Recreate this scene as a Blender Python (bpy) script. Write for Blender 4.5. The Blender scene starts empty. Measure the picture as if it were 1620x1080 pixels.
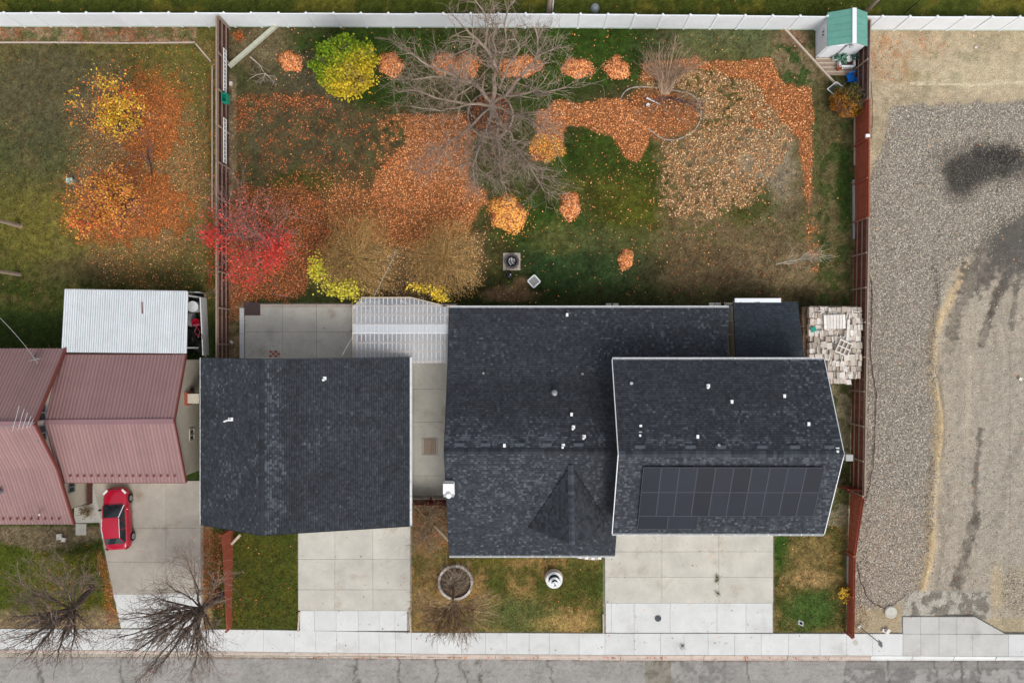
import bpy, math, random
import numpy as np
R = math.radians
random.seed(7)
rng = np.random.default_rng(7)
scn = bpy.context.scene
COL = scn.collection

# ---------------------------------------------------------------- camera, sky, sun
HC, FP, CX0, CY0 = 46.0, 1058.0, 815.0, 550.0      # drone height (m), focal length (px at 1620 wide), nadir point
cam = bpy.data.cameras.new("camera"); co = bpy.data.objects.new("camera", cam); COL.objects.link(co)
co.location = (0, 0, HC); co.rotation_euler = (0, 0, 0)
cam.sensor_width = 36; cam.lens = FP / 1620 * 36; cam.clip_end = 2000
cam.shift_x = -5 / 1620; cam.shift_y = 10 / 1620
scn.camera = co
w = bpy.data.worlds.new("World"); scn.world = w; w.use_nodes = True
nt = w.node_tree; bg = nt.nodes['Background']
sky = nt.nodes.new('ShaderNodeTexSky'); sky.sky_type = 'NISHITA'; sky.sun_disc = False
sky.sun_elevation = R(50); sky.sun_rotation = R(155); sky.dust_density = 3.0; sky.air_density = 1.0
hs = nt.nodes.new('ShaderNodeHueSaturation'); hs.inputs['Saturation'].default_value = 0.30
nt.links.new(sky.outputs[0], hs.inputs['Color']); nt.links.new(hs.outputs[0], bg.inputs['Color'])
bg.inputs['Strength'].default_value = 0.15
sl = bpy.data.lights.new("sun", 'SUN'); sl.energy = 0.95; sl.angle = R(26); sl.color = (1.0, 0.96, 0.9)
so = bpy.data.objects.new("sun", sl); COL.objects.link(so); so.rotation_euler = (R(40), 0, R(25)); so.location = (20, -40, 60)
scn.view_settings.view_transform = 'Standard'; scn.view_settings.look = 'None'
scn.view_settings.gamma = 1; scn.view_settings.use_curve_mapping = False
scn.view_settings.exposure = 0.47

# ---------------------------------------------------------------- helpers
def W(px, py, z=0.0):
    d = HC - z
    return np.array([(px - CX0) * d / FP, -(py - CY0) * d / FP, z])
def lin(c):
    c = np.asarray(c, float) / 255.0
    return np.where(c <= 0.04045, c / 12.92, ((c + 0.055) / 1.055) ** 2.4)
GAIN = 0.86
def S(r, g, b): return tuple(lin((r, g, b)) * GAIN)

_lat = [np.random.default_rng(100 + i).random((128, 128)) for i in range(24)]
def vn(x, y, s, k=0):
    L = _lat[k % 24]; x = x / s + 31.7 * k; y = y / s + 17.3 * k
    xi = np.floor(x).astype(int); yi = np.floor(y).astype(int); fx = x - xi; fy = y - yi
    fx = fx * fx * (3 - 2 * fx); fy = fy * fy * (3 - 2 * fy)
    a = L[xi % 128, yi % 128]; b = L[(xi + 1) % 128, yi % 128]; c = L[xi % 128, (yi + 1) % 128]; d = L[(xi + 1) % 128, (yi + 1) % 128]
    return a * (1 - fx) * (1 - fy) + b * fx * (1 - fy) + c * (1 - fx) * fy + d * fx * fy
def fbm(x, y, s, k=0, o=4):
    t = 0; a = 0.5; n = 0
    for i in range(o): t = t + a * vn(x, y, s / 2 ** i, k + i); n += a; a *= 0.55
    return t / n
def sst(a, b, x):
    t = np.clip((x - a) / (b - a), 0, 1); return t * t * (3 - 2 * t)
def polydist(P, Q, pts):
    """signed distance in px, positive inside"""
    n = len(pts); d = np.full(P.shape, 1e9); ins = np.zeros(P.shape, bool)
    for i in range(n):
        x0, y0 = pts[i]; x1, y1 = pts[(i + 1) % n]
        ex, ey = x1 - x0, y1 - y0; L = ex * ex + ey * ey + 1e-9
        t = np.clip(((P - x0) * ex + (Q - y0) * ey) / L, 0, 1)
        d = np.minimum(d, (P - x0 - t * ex) ** 2 + (Q - y0 - t * ey) ** 2)
        c = ((y0 > Q) != (y1 > Q)) & (P < ex * (Q - y0) / (ey + 1e-12) + x0)
        ins ^= c
    d = np.sqrt(d); return np.where(ins, d, -d)

ORG = {}
def tag(o, label=None, cat=None, group=None, kind=None):
    if label: o['label'] = label
    if cat: o['category'] = cat
    if group: o['group'] = group
    if kind: o['kind'] = kind
    return o
def root(name, loc, label=None, cat=None, group=None, kind=None):
    o = bpy.data.objects.new(name, None); COL.objects.link(o); o.location = loc; o.empty_display_size = .2
    ORG[o.name] = np.array(loc, float); return tag(o, label, cat, group, kind)
def org(o): return ORG.get(o.name, np.zeros(3)) if o is not None else np.zeros(3)
def link(o, parent):
    COL.objects.link(o)
    if parent is not None: o.parent = parent; ORG[o.name] = org(parent)
    return o
def npmesh(name, V, Fc, mat, parent=None, fcol=None, smooth=False, at=None):
    """V (n,3) world coords, Fc list of faces or (m,k) array, fcol (m,3) colours per face"""
    V = np.asarray(V, float)
    o_ = org(parent) if parent is not None else (np.array(at, float) if at is not None else np.zeros(3))
    me = bpy.data.meshes.new(name)
    if isinstance(Fc, np.ndarray):
        m, k = Fc.shape
        me.vertices.add(len(V)); me.vertices.foreach_set('co', (V - o_).astype(np.float32).ravel())
        me.loops.add(m * k); me.loops.foreach_set('vertex_index', Fc.astype(np.int32).ravel())
        me.polygons.add(m); me.polygons.foreach_set('loop_start', np.arange(0, m * k, k, dtype=np.int32))
        me.update(calc_edges=True)
        ls = np.full(m, k)
    else:
        me.from_pydata([tuple(v) for v in (V - o_)], [], Fc); ls = np.array([len(f) for f in Fc])
    if fcol is not None:
        a = me.color_attributes.new('Col', 'FLOAT_COLOR', 'CORNER')
        c = np.ones((int(ls.sum()), 4), np.float32); c[:, :3] = np.repeat(np.asarray(fcol), ls, axis=0)
        a.data.foreach_set('color', c.ravel())
    if smooth: me.polygons.foreach_set('use_smooth', np.ones(len(me.polygons), bool))
    if mat is not None: me.materials.append(mat)
    o = bpy.data.objects.new(name, me)
    COL.objects.link(o)
    if parent is not None: o.parent = parent; ORG[o.name] = o_
    else: o.location = o_; ORG[o.name] = o_
    return o
def piece(name, me, parent, loc, rot=(0, 0, 0), scale=(1, 1, 1), mat=None):
    o = bpy.data.objects.new(name, me); COL.objects.link(o)
    if parent is not None: o.parent = parent
    o.location = np.array(loc) - org(parent); o.rotation_euler = rot; o.scale = scale
    ORG[o.name] = np.array(loc, float)
    if mat is not None:
        o.material_slots[0].link = 'OBJECT'; o.material_slots[0].material = mat
    return o

class MB:
    def __init__(s): s.v = []; s.f = []; s.c = []; s.cur = (1, 1, 1)
    def col(s, c): s.cur = c; return s
    def add(s, vs, fs, c=None):
        b = len(s.v); s.v.extend([tuple(v) for v in vs]); s.f.extend([tuple(b + i for i in f) for f in fs])
        s.c.extend([c or s.cur] * len(fs)); return s
    def box(s, c, d, rz=0, c_=None, tilt=None):
        x, y, z = d[0] / 2, d[1] / 2, d[2] / 2; ca, sa = math.cos(rz), math.sin(rz)
        vs = []
        for (a, b, e) in ((-1, -1, -1), (1, -1, -1), (1, 1, -1), (-1, 1, -1), (-1, -1, 1), (1, -1, 1), (1, 1, 1), (-1, 1, 1)):
            X, Y, Z = a * x, b * y, e * z
            if tilt: Z += X * tilt[0] + Y * tilt[1]
            vs.append((c[0] + X * ca - Y * sa, c[1] + X * sa + Y * ca, c[2] + Z))
        return s.add(vs, [(0, 3, 2, 1), (4, 5, 6, 7), (0, 1, 5, 4), (1, 2, 6, 5), (2, 3, 7, 6), (3, 0, 4, 7)], c_)
    def bar(s, a, b, wd, h, c_=None, up=(0, 0, 1)):
        a = np.array(a, float); b = np.array(b, float); t = b - a; t /= np.linalg.norm(t) + 1e-9
        sd = np.cross(t, up); L = np.linalg.norm(sd); sd = np.array([1, 0, 0]) if L < 1e-4 else sd / L
        u = np.cross(sd, t); sd = sd * wd / 2; u = u * h / 2
        vs = [a - sd - u, a + sd - u, a + sd + u, a - sd + u, b - sd - u, b + sd - u, b + sd + u, b - sd + u]
        return s.add(vs, [(0, 1, 2, 3), (7, 6, 5, 4), (0, 4, 5, 1), (1, 5, 6, 2), (2, 6, 7, 3), (3, 7, 4, 0)], c_)
    def prism(s, poly, z0, z1, c_=None):
        n = len(poly)
        ar = sum(poly[i][0] * poly[(i + 1) % n][1] - poly[(i + 1) % n][0] * poly[i][1] for i in range(n))
        if ar < 0: poly = poly[::-1]
        vs = [(p[0], p[1], z0) for p in poly] + [(p[0], p[1], z1) for p in poly]
        return s.add(vs, [tuple(range(n - 1, -1, -1)), tuple(range(n, 2 * n))] + [(i, (i + 1) % n, n + (i + 1) % n, n + i) for i in range(n)], c_)
    def lathe(s, c, prof, n=16, c_=None, sx=1, sy=1):
        k = len(prof); vs = []
        for r, z in prof:
            for i in range(n):
                a = 2 * math.pi * i / n; vs.append((c[0] + r * sx * math.cos(a), c[1] + r * sy * math.sin(a), c[2] + z))
        fs = [(j * n + i, j * n + (i + 1) % n, (j + 1) * n + (i + 1) % n, (j + 1) * n + i) for j in range(k - 1) for i in range(n)]
        if prof[0][0] > 1e-4: fs.append(tuple(range(n - 1, -1, -1)))
        if prof[-1][0] > 1e-4: fs.append(tuple((k - 1) * n + i for i in range(n)))
        return s.add(vs, fs, c_)
    def tube(s, pts, rad, n=5, c_=None):
        pts = np.asarray(pts, float); k = len(pts)
        if np.isscalar(rad): rad = [rad] * k
        t = np.gradient(pts, axis=0); t /= np.linalg.norm(t, axis=1)[:, None] + 1e-9
        ref = np.array([0.13, 0.2, 1.0]) if abs(t[0][2]) < .8 else np.array([1.0, .1, .1])
        a = np.cross(t, ref); a /= np.linalg.norm(a, axis=1)[:, None] + 1e-9; b = np.cross(t, a)
        an = np.arange(n) * 2 * math.pi / n
        vs = (pts[:, None, :] + np.asarray(rad)[:, None, None] * (np.cos(an)[None, :, None] * a[:, None, :] + np.sin(an)[None, :, None] * b[:, None, :])).reshape(-1, 3)
        fs = [(j * n + i, j * n + (i + 1) % n, (j + 1) * n + (i + 1) % n, (j + 1) * n + i) for j in range(k - 1) for i in range(n)]
        if n > 4: fs += [tuple(range(n - 1, -1, -1)), tuple((k - 1) * n + i for i in range(n))]
        return s.add(vs, fs, c_)
    def build(s, name, mat, parent=None, at=None, smooth=False, label=None, cat=None, group=None, kind=None):
        o = npmesh(name, np.array(s.v), s.f, mat, parent, np.array(s.c), smooth, at)
        return tag(o, label, cat, group, kind)

# ---------------------------------------------------------------- materials
def mat(name, color=None, rough=.8, nscale=8, namt=.25, bump=0, bscale=60, metal=0, attr=False, dist=.02, spec=.3, alpha=None, objrand=0, fine=None, stain=0):
    m = bpy.data.materials.new(name); m.use_nodes = True; n = m.node_tree; L = n.links
    b = n.nodes['Principled BSDF']; b.inputs['Roughness'].default_value = rough; b.inputs['Metallic'].default_value = metal
    b.inputs['Specular IOR Level'].default_value = spec
    tc = n.nodes.new('ShaderNodeNewGeometry')
    if attr:
        c = n.nodes.new('ShaderNodeAttribute'); c.attribute_name = 'Col'; src = c.outputs['Color']
    else:
        c = n.nodes.new('ShaderNodeRGB'); c.outputs[0].default_value = (*color, 1); src = c.outputs[0]
    nz = n.nodes.new('ShaderNodeTexNoise'); nz.inputs['Scale'].default_value = nscale; nz.inputs['Detail'].default_value = 6; nz.inputs['Roughness'].default_value = .65
    L.new(tc.outputs['Position'], nz.inputs['Vector'])
    mr = n.nodes.new('ShaderNodeMapRange'); mr.inputs['From Min'].default_value = .3; mr.inputs['From Max'].default_value = .7
    mr.inputs['To Min'].default_value = 1 - namt; mr.inputs['To Max'].default_value = 1 + namt
    L.new(nz.outputs['Fac'], mr.inputs['Value'])
    fac = mr.outputs[0]
    if fine:
        n2 = n.nodes.new('ShaderNodeTexNoise'); n2.inputs['Scale'].default_value = fine[0]; n2.inputs['Detail'].default_value = 3
        L.new(tc.outputs['Position'], n2.inputs['Vector'])
        m2 = n.nodes.new('ShaderNodeMapRange'); m2.inputs['From Min'].default_value = .3; m2.inputs['From Max'].default_value = .7
        m2.inputs['To Min'].default_value = 1 - fine[1]; m2.inputs['To Max'].default_value = 1 + fine[1]
        L.new(n2.outputs['Fac'], m2.inputs['Value'])
        mm = n.nodes.new('ShaderNodeMath'); mm.operation = 'MULTIPLY'; L.new(fac, mm.inputs[0]); L.new(m2.outputs[0], mm.inputs[1]); fac = mm.outputs[0]
    if objrand:
        oi = n.nodes.new('ShaderNodeObjectInfo'); m3 = n.nodes.new('ShaderNodeMapRange')
        m3.inputs['To Min'].default_value = 1 - objrand; m3.inputs['To Max'].default_value = 1 + objrand
        L.new(oi.outputs['Random'], m3.inputs['Value'])
        mm = n.nodes.new('ShaderNodeMath'); mm.operation = 'MULTIPLY'; L.new(fac, mm.inputs[0]); L.new(m3.outputs[0], mm.inputs[1]); fac = mm.outputs[0]
    if stain:
        sn = n.nodes.new('ShaderNodeTexNoise'); sn.inputs['Scale'].default_value = .55; sn.inputs['Detail'].default_value = 7; sn.inputs['Roughness'].default_value = .62
        L.new(tc.outputs['Position'], sn.inputs['Vector']); rp = n.nodes.new('ShaderNodeMapRange'); rp.inputs['From Min'].default_value = .56; rp.inputs['From Max'].default_value = .72; rp.inputs['To Max'].default_value = stain
        L.new(sn.outputs['Fac'], rp.inputs['Value']); mx = n.nodes.new('ShaderNodeMix'); mx.data_type = 'RGBA'; L.new(rp.outputs[0], mx.inputs[0]); L.new(src, mx.inputs[6]); mx.inputs[7].default_value = (*S(138, 112, 88), 1); src = mx.outputs[2]
        vo = n.nodes.new('ShaderNodeTexNoise'); vo.inputs['Scale'].default_value = 5.5; vo.inputs['Detail'].default_value = 2; L.new(tc.outputs['Position'], vo.inputs['Vector'])
        r2 = n.nodes.new('ShaderNodeMapRange'); r2.inputs['From Min'].default_value = .72; r2.inputs['From Max'].default_value = .76; r2.inputs['To Max'].default_value = .7; L.new(vo.outputs['Fac'], r2.inputs['Value'])
        m4 = n.nodes.new('ShaderNodeMix'); m4.data_type = 'RGBA'; L.new(r2.outputs[0], m4.inputs[0]); L.new(src, m4.inputs[6]); m4.inputs[7].default_value = (*S(90, 82, 74), 1); src = m4.outputs[2]
    vm = n.nodes.new('ShaderNodeVectorMath'); vm.operation = 'SCALE'; L.new(src, vm.inputs[0]); L.new(fac, vm.inputs['Scale'])
    L.new(vm.outputs[0], b.inputs['Base Color'])
    if bump:
        bp = n.nodes.new('ShaderNodeBump'); bp.inputs['Strength'].default_value = bump; bp.inputs['Distance'].default_value = dist
        bn = n.nodes.new('ShaderNodeTexNoise'); bn.inputs['Scale'].default_value = bscale; bn.inputs['Detail'].default_value = 4
        L.new(tc.outputs['Position'], bn.inputs['Vector']); L.new(bn.outputs['Fac'], bp.inputs['Height']); L.new(bp.outputs[0], b.inputs['Normal'])
    if alpha is not None: b.inputs['Alpha'].default_value = alpha
    return m
M = {}
M['ground'] = mat('earth and turf', attr=True, rough=1, nscale=2.2, namt=.16, bump=.6, bscale=14, dist=.06, spec=.1, fine=(13, .38))
M['road'] = mat('asphalt', attr=True, rough=.9, nscale=3, namt=.12, bump=.3, bscale=60, fine=(22, .2), spec=.2)
M['grassblade'] = mat('grass blades', attr=True, rough=.9, namt=.2, spec=.1)
M['leaf'] = mat('fallen leaf', attr=True, rough=.75, namt=.12, nscale=14, spec=.2)
M['bark'] = mat('grey bark', attr=True, rough=.95, namt=.3, nscale=6, bump=.4, bscale=40, spec=.1)
M['stone'] = mat('gravel stone', attr=True, rough=.85, namt=.2, nscale=9, spec=.2)
M['shingle'] = mat('asphalt shingle', attr=True, rough=.88, namt=.16, nscale=1.2, bump=.25, bscale=150, spec=.25, fine=(45, .2))
M['deck'] = mat('roof underlay', S(40, 44, 50), rough=.9)
M['white'] = mat('white painted trim', S(238, 240, 240), rough=.5, namt=.05, spec=.4)
M['vinyl'] = mat('white vinyl', S(236, 240, 244), rough=.4, namt=.05, nscale=1.5, objrand=.03)
M['vinyl_low'] = mat('weathered vinyl', S(196, 212, 200), rough=.5, namt=.15, nscale=6)
M['conc'] = mat('old concrete', S(194, 190, 179), rough=.92, nscale=.7, namt=.13, bump=.15, bscale=50, objrand=.05, fine=(28, .1), stain=.5)
M['conc_mid'] = mat('grey concrete', S(190, 189, 184), rough=.92, nscale=.8, namt=.1, objrand=.05, fine=(25, .08), stain=.35)
M['conc_new'] = mat('pale concrete', S(210, 211, 208), rough=.92, nscale=.8, namt=.08, bump=.12, bscale=50, objrand=.04, fine=(25, .06), stain=.25)
M['conc_dark'] = mat('stained concrete', S(174, 166, 154), rough=.92, nscale=.6, namt=.18, bump=.15, bscale=50, objrand=.06, fine=(28, .1), stain=.6)
M['kerb'] = mat('kerb concrete', S(188, 172, 160), rough=.92, nscale=2, namt=.12, objrand=.05, fine=(16, .15))
M['plain'] = mat('painted surface', attr=True, rough=.6, namt=.1, nscale=5)
M['rough'] = mat('matt surface', attr=True, rough=.9, namt=.2, nscale=7)
M['maroon'] = mat('maroon metal roofing', attr=True, rough=.5, namt=.07, nscale=.8, spec=.4, objrand=.02)
M['corr'] = mat('white corrugated metal', attr=True, rough=.45, namt=.07, nscale=1.2, spec=.4)
M['maroon_trim'] = mat('maroon trim', S(120, 62, 55), rough=.5, namt=.1)
M['siding'] = mat('beige siding', S(196, 186, 168), rough=.7, namt=.06, nscale=2)
M['siding_grey'] = mat('grey siding', S(170, 172, 170), rough=.7, namt=.06, nscale=2)
M['glass'] = mat('window glass', S(42, 50, 54), rough=.08, namt=.1, spec=.6)
M['wood_dark'] = mat('dark stained boards', S(92, 58, 52), rough=.85, namt=.3, nscale=5, objrand=.22)
M['wood_red'] = mat('red stained boards', S(162, 84, 62), rough=.8, namt=.12, nscale=4, objrand=.08)
M['wood_maroon'] = mat('maroon stained boards', S(112, 52, 42), rough=.8, namt=.2, nscale=4, objrand=.22)
M['wood_grey'] = mat('weathered timber', S(158, 138, 122), rough=.9, namt=.18, nscale=6, objrand=.1)
M['wood_pale'] = mat('pale timber', S(196, 180, 160), rough=.85, namt=.15, nscale=5, objrand=.1)
M['green_roof'] = mat('green shed roofing', S(104, 160, 146), rough=.5, namt=.08, nscale=3, objrand=.05)
M['carpaint'] = mat('red car paint', S(186, 22, 52), rough=.16, namt=.05, nscale=2, spec=.7)
M['black'] = mat('black plastic', S(24, 24, 26), rough=.5, namt=.1)
M['rubber'] = mat('tyre rubber', S(30, 30, 30), rough=.9, namt=.1)
M['chrome'] = mat('bright metal', S(190, 192, 196), rough=.3, metal=.7, namt=.1)
M['zinc'] = mat('galvanised metal', S(150, 155, 158), rough=.4, metal=.4, namt=.15)
M['solar'] = mat('solar cell glass', S(31, 36, 45), rough=.28, namt=.08, nscale=1, spec=.12, objrand=.22)
M['solarframe'] = mat('solar frame', S(52, 58, 67), rough=.5, metal=.0, namt=.05)
M['timber_green'] = mat('grey green timber', S(184, 186, 166), rough=.85, namt=.15, nscale=5)
M['teal'] = mat('green plastic', S(30, 150, 125), rough=.5, namt=.1)
M['blue'] = mat('blue plastic', S(20, 110, 200), rough=.45, namt=.1)
# translucent corrugated plastic
def clearmat(name, c, a):
    m = bpy.data.materials.new(name); m.use_nodes = True; n = m.node_tree; b = n.nodes['Principled BSDF']
    b.inputs['Base Color'].default_value = (*c, 1); b.inputs['Roughness'].default_value = .3
    tr = n.nodes.new('ShaderNodeBsdfTransparent'); mx = n.nodes.new('ShaderNodeMixShader'); mx.inputs[0].default_value = a
    tr.inputs[0].default_value = (.95, .96, .98, 1)
    n.links.new(tr.outputs[0], mx.inputs[1]); n.links.new(b.outputs[0], mx.inputs[2]); n.links.new(mx.outputs[0], n.nodes['Material Output'].inputs['Surface'])
    return m
M['clear'] = clearmat('clear corrugated plastic', S(224, 226, 232), .30)
M['milky'] = clearmat('milky corrugated plastic', S(230, 234, 240), .58)

def stuff_quads(name, C, size, mat_, cols, tiltmax=.7, parent=None, at=None, aspect=.75, label=None, cat=None, kind='stuff', seed=1):
    """many leaf-shaped kites at the centres C"""
    r = np.random.default_rng(seed); n = len(C)
    az = r.random(n) * 2 * np.pi; el = r.random(n) * tiltmax; a2 = r.random(n) * 2 * np.pi
    N = np.stack([np.sin(el) * np.cos(az), np.sin(el) * np.sin(az), np.cos(el)], 1)
    ref = np.stack([np.cos(a2), np.sin(a2), np.zeros(n)], 1)
    U = np.cross(N, ref); U /= np.linalg.norm(U, axis=1)[:, None] + 1e-9; Vv = np.cross(N, U)
    s = (size[0] + (size[1] - size[0]) * r.random(n))[:, None]
    P = np.stack([C - U * s * .5, C - Vv * s * aspect * .5 + N * s * .08, C + U * s * .55, C + Vv * s * aspect * .5 + N * s * .08], 1).reshape(-1, 3)
    F_ = np.arange(4 * n).reshape(n, 4)
    o = npmesh(name, P, F_, mat_, parent, cols, at=at)
    return tag(o, label, cat, None, kind)
# ---------------------------------------------------------------- ground colours (map drawn in ground metres, given here as px of the plan: 23 px = 1 m)
def E(P, Q, cx, cy, rx, ry, s=.35, k=0, amp=.5, ns=14):
    r = np.sqrt(((P - cx) / rx) ** 2 + ((Q - cy) / ry) ** 2) + (fbm(P, Q, ns, k, 3) - .5) * amp
    return 1 - sst(1 - s, 1 + s, r)
def PG(P, Q, pts, soft=5, amp=14, ns=18, k=0):
    return sst(-soft, soft, polydist(P, Q, pts) + (fbm(P, Q, ns, k, 3) - .5) * amp)
GRAVEL = [(1412, 168), (1640, 160), (1640, 330), (1575, 362), (1535, 400), (1500, 440), (1480, 500), (1478, 640), (1478, 780), (1466, 870), (1448, 930), (1432, 958), (1345, 962), (1358, 780), (1368, 300), (1385, 262), (1402, 225)]
DIRT = [(1640, 320), (1575, 358), (1535, 398), (1500, 440), (1480, 500), (1478, 780), (1466, 870), (1440, 940), (1430, 975), (1640, 975)]
def ground_col(P, Q):
    n1 = fbm(P, Q, 60, 1); n2 = fbm(P, Q, 16, 5); n3 = fbm(P, Q, 6, 9, 2)
    def mix(a, b, t): return a * (1 - t[:, None]) + b * t[:, None]
    c = lambda r, g, b: lin((r, g, b)) * GAIN
    C = mix(c(58, 68, 36)[None] * np.ones((len(P), 1)), c(98, 92, 52), sst(.35, .65, n1 * .6 + n2 * .4))
    def pt(m, col, a=1.0):
        nonlocal C
        C = mix(C, col, np.clip(m * a, 0, 1))
    # beyond the north fence
    m = 1 - sst(30, 34, Q); pt(m, c(74, 82, 34)); pt(m * sst(.48, .62, fbm(P, Q, 45, 3)), c(104, 100, 44)); pt(m * sst(14, 24, Q), c(60, 68, 30), .7)
    # left neighbour's back yard
    left = (1 - sst(338, 352, P)) * sst(32, 36, Q) * (1 - sst(470, 520, Q))
    pt(left, c(98, 94, 50)); pt(left * sst(.4, .6, n1), c(84, 88, 44), .8)
    pt(left * E(P, Q, 70, 150, 110, 90, .5, 2), c(92, 86, 66), .8); pt(left * E(P, Q, 90, 250, 100, 60, .5, 3), c(82, 84, 58), .7)
    pt(left * E(P, Q, 75, 360, 90, 65, .6, 4), c(118, 110, 56), .7); pt(left * sst(405, 455, Q), c(56, 66, 28), .85)
    pt(left * E(P, Q, 285, 110, 60, 60, .6, 5), c(100, 100, 46), .7); pt(left * E(P, Q, 130, 425, 70, 22, .5, 7), c(96, 84, 60), .6)
    pt(left * sst(.55, .7, n2), c(108, 94, 62), .45)
    bed = PG(P, Q, [(-60, 40), (310, 40), (312, 68), (-60, 68)], 2, 3)
    pt(bed, c(140, 116, 92)); pt(bed * sst(.5, .6, n2), c(92, 98, 60), .8)
    bed2 = PG(P, Q, [(312, 66), (340, 66), (340, 110), (325, 95), (312, 80)], 2, 3); pt(bed2, c(120, 104, 66), .7)
    # main back yard
    yard = sst(345, 352, P) * (1 - sst(1362, 1368, P)) * sst(38, 42, Q) * (1 - sst(490, 500, Q))
    pt(yard, c(82, 80, 52)); pt(yard * sst(.42, .6, n2), c(64, 74, 40), .7)
    pt(yard * E(P, Q, 480, 210, 130, 90, .5, 6), c(96, 86, 64), .85); pt(yard * E(P, Q, 480, 210, 130, 90, .5, 6) * sst(.52, .62, n3), c(62, 66, 40), .6)
    pt(yard * E(P, Q, 410, 70, 50, 40, .5, 8), c(122, 108, 84), .7)
    pt(yard * E(P, Q, 500, 120, 60, 50, .5, 11), c(84, 80, 62), .8)
    pt(yard * E(P, Q, 480, 288, 55, 20, .5, 12), c(66, 76, 32), .9)
    for (a, b, r1, r2, kk) in ((600, 70, 130, 30, 3), (940, 90, 110, 52, 4), (870, 110, 60, 70, 9), (960, 240, 100, 50, 5), (1000, 310, 70, 70, 6), (860, 360, 80, 50, 7), (600, 140, 60, 30, 2), (935, 60, 90, 28, 1)):
        pt(yard * E(P, Q, a, b, r1, r2, .4, kk), c(52, 74, 28), .95)
    pt(yard * E(P, Q, 1000, 330, 55, 40, .6, 10), c(88, 92, 34), .6); pt(yard * E(P, Q, 935, 300, 60, 20, .6, 13), c(82, 88, 36), .6)
    pt(yard * E(P, Q, 820, 440, 90, 50, .5, 14), c(38, 56, 26), .9); pt(yard * E(P, Q, 930, 420, 120, 45, .5, 15), c(46, 68, 38), .85)
    pt(yard * E(P, Q, 880, 375, 40, 25, .5, 16), c(92, 96, 52), .7); pt(yard * E(P, Q, 980, 380, 130, 22, .5, 17), c(92, 94, 58), .5)
    pt(yard * E(P, Q, 700, 460, 80, 22, .5, 2), c(48, 56, 28), .8)
    pt(yard * E(P, Q, 600, 400, 180, 70, .5, 12), c(96, 78, 50), .7)
    rb = yard * sst(1035, 1075, P + (n2 - .5) * 60) * sst(190, 230, Q)
    pt(rb, c(122, 108, 80)); pt(rb * sst(.48, .62, n2), c(92, 88, 54), .8); pt(rb * sst(.55, .7, n3), c(64, 72, 38), .55)
    pt(yard * E(P, Q, 1205, 265, 50, 70, .5, 8), c(150, 138, 118), .85); pt(yard * E(P, Q, 1130, 240, 50, 30, .5, 9), c(142, 128, 104), .7)
    pt(yard * E(P, Q, 1185, 320, 42, 32, .5, 2), c(64, 76, 34), .9)
    pt(yard * E(P, Q, 1140, 430, 110, 45, .6, 19), c(98, 84, 62), .8); pt(yard * E(P, Q, 1240, 420, 80, 40, .6, 20), c(122, 106, 80), .8)
    pt(yard * sst(440, 478, Q + (n2 - .5) * 30), c(40, 52, 26), .75); pt(yard * E(P, Q, 1260, 470, 80, 14, .5, 3), c(70, 60, 42), .7)  # dark band behind the houses: their north-side shade painted into the ground
    rs = yard * sst(1282, 1300, P); pt(rs, c(104, 96, 64), .8); pt(rs * sst(.5, .58, n2), c(58, 72, 36), .8)
    pt(yard * E(P, Q, 1335, 290, 12, 60, .5, 5), c(44, 66, 26), .9)
    pt(yard * E(P, Q, 1150, 75, 120, 32, .5, 6), c(100, 108, 76), .6); pt(yard * E(P, Q, 1255, 100, 45, 55, .4, 7), c(132, 116, 88), .9)
    pt(yard * E(P, Q, 1255, 95, 40, 50, .4, 7) * sst(.48, .56, n2), c(50, 74, 34), .9)
    pt(yard * E(P, Q, 1120, 150, 90, 80, .5, 9), c(98, 92, 50), .6)
    pt(yard * E(P, Q, 1255, 60, 20, 14, .5, 2), c(140, 110, 92), .7)
    pt(yard * E(P, Q, 805, 465, 40, 12, .5, 2), c(128, 102, 78), .85); pt(yard * E(P, Q, 826, 448, 14, 9, .5, 1), c(130, 104, 78), .8)
    pt(yard * (1 - sst(372, 377, P)) * sst(110, 130, Q), c(140, 124, 100), .7)
    pt(yard * E(P, Q, 1045, 178, 70, 45, .3, 3), c(112, 90, 66), .75); pt(yard * E(P, Q, 1005, 165, 24, 18, .4, 6), c(66, 62, 38), .8)
    # strips beside houses
    ss = sst(490, 496, Q) * (1 - sst(846, 852, Q)) * sst(1225, 1235, P) * (1 - sst(1362, 1368, P)); pt(ss, c(128, 120, 96)); pt(ss * sst(.5, .58, n2), c(74, 82, 42), .8)
    sx = sst(345, 350, P) * (1 - sst(390, 395, P)) * sst(470, 480, Q) * (1 - sst(600, 610, Q)); pt(sx, c(146, 126, 98)); pt(sx * sst(.5, .6, n2), c(84, 84, 52), .6)
    sl_ = (1 - sst(345, 350, P)) * sst(480, 500, Q) * (1 - sst(830, 838, Q)); pt(sl_, c(52, 66, 30))
    # front yards
    fr = sst(828, 836, Q) * (1 - sst(1000, 1006, Q)) * (1 - sst(1345, 1348, P))
    fl = fr * (1 - sst(330, 340, P)); pt(fl, c(92, 96, 38)); pt(fl * sst(.45, .6, n1), c(72, 82, 30), .8); pt(fl * E(P, Q, 120, 862, 70, 16, .5, 8), c(48, 60, 24), .8)
    pt(fl * sst(955, 985, Q + (n2 - .5) * 30), c(150, 130, 98), .9); pt(fl * (1 - sst(848, 862, Q - 14 * np.sin(P / 45.) + (n2 - .5) * 12)), c(122, 108, 86), .95)
    pt(fl * sst(310, 318, P), c(150, 118, 84), .5)
    f2 = fr * sst(345, 350, P) * (1 - sst(474, 476, P)); pt(f2, c(76, 80, 36)); pt(f2 * sst(.45, .6, n2), c(92, 90, 38), .6); pt(f2 * sst(.6, .66, n3), c(50, 66, 20), .5)
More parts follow.
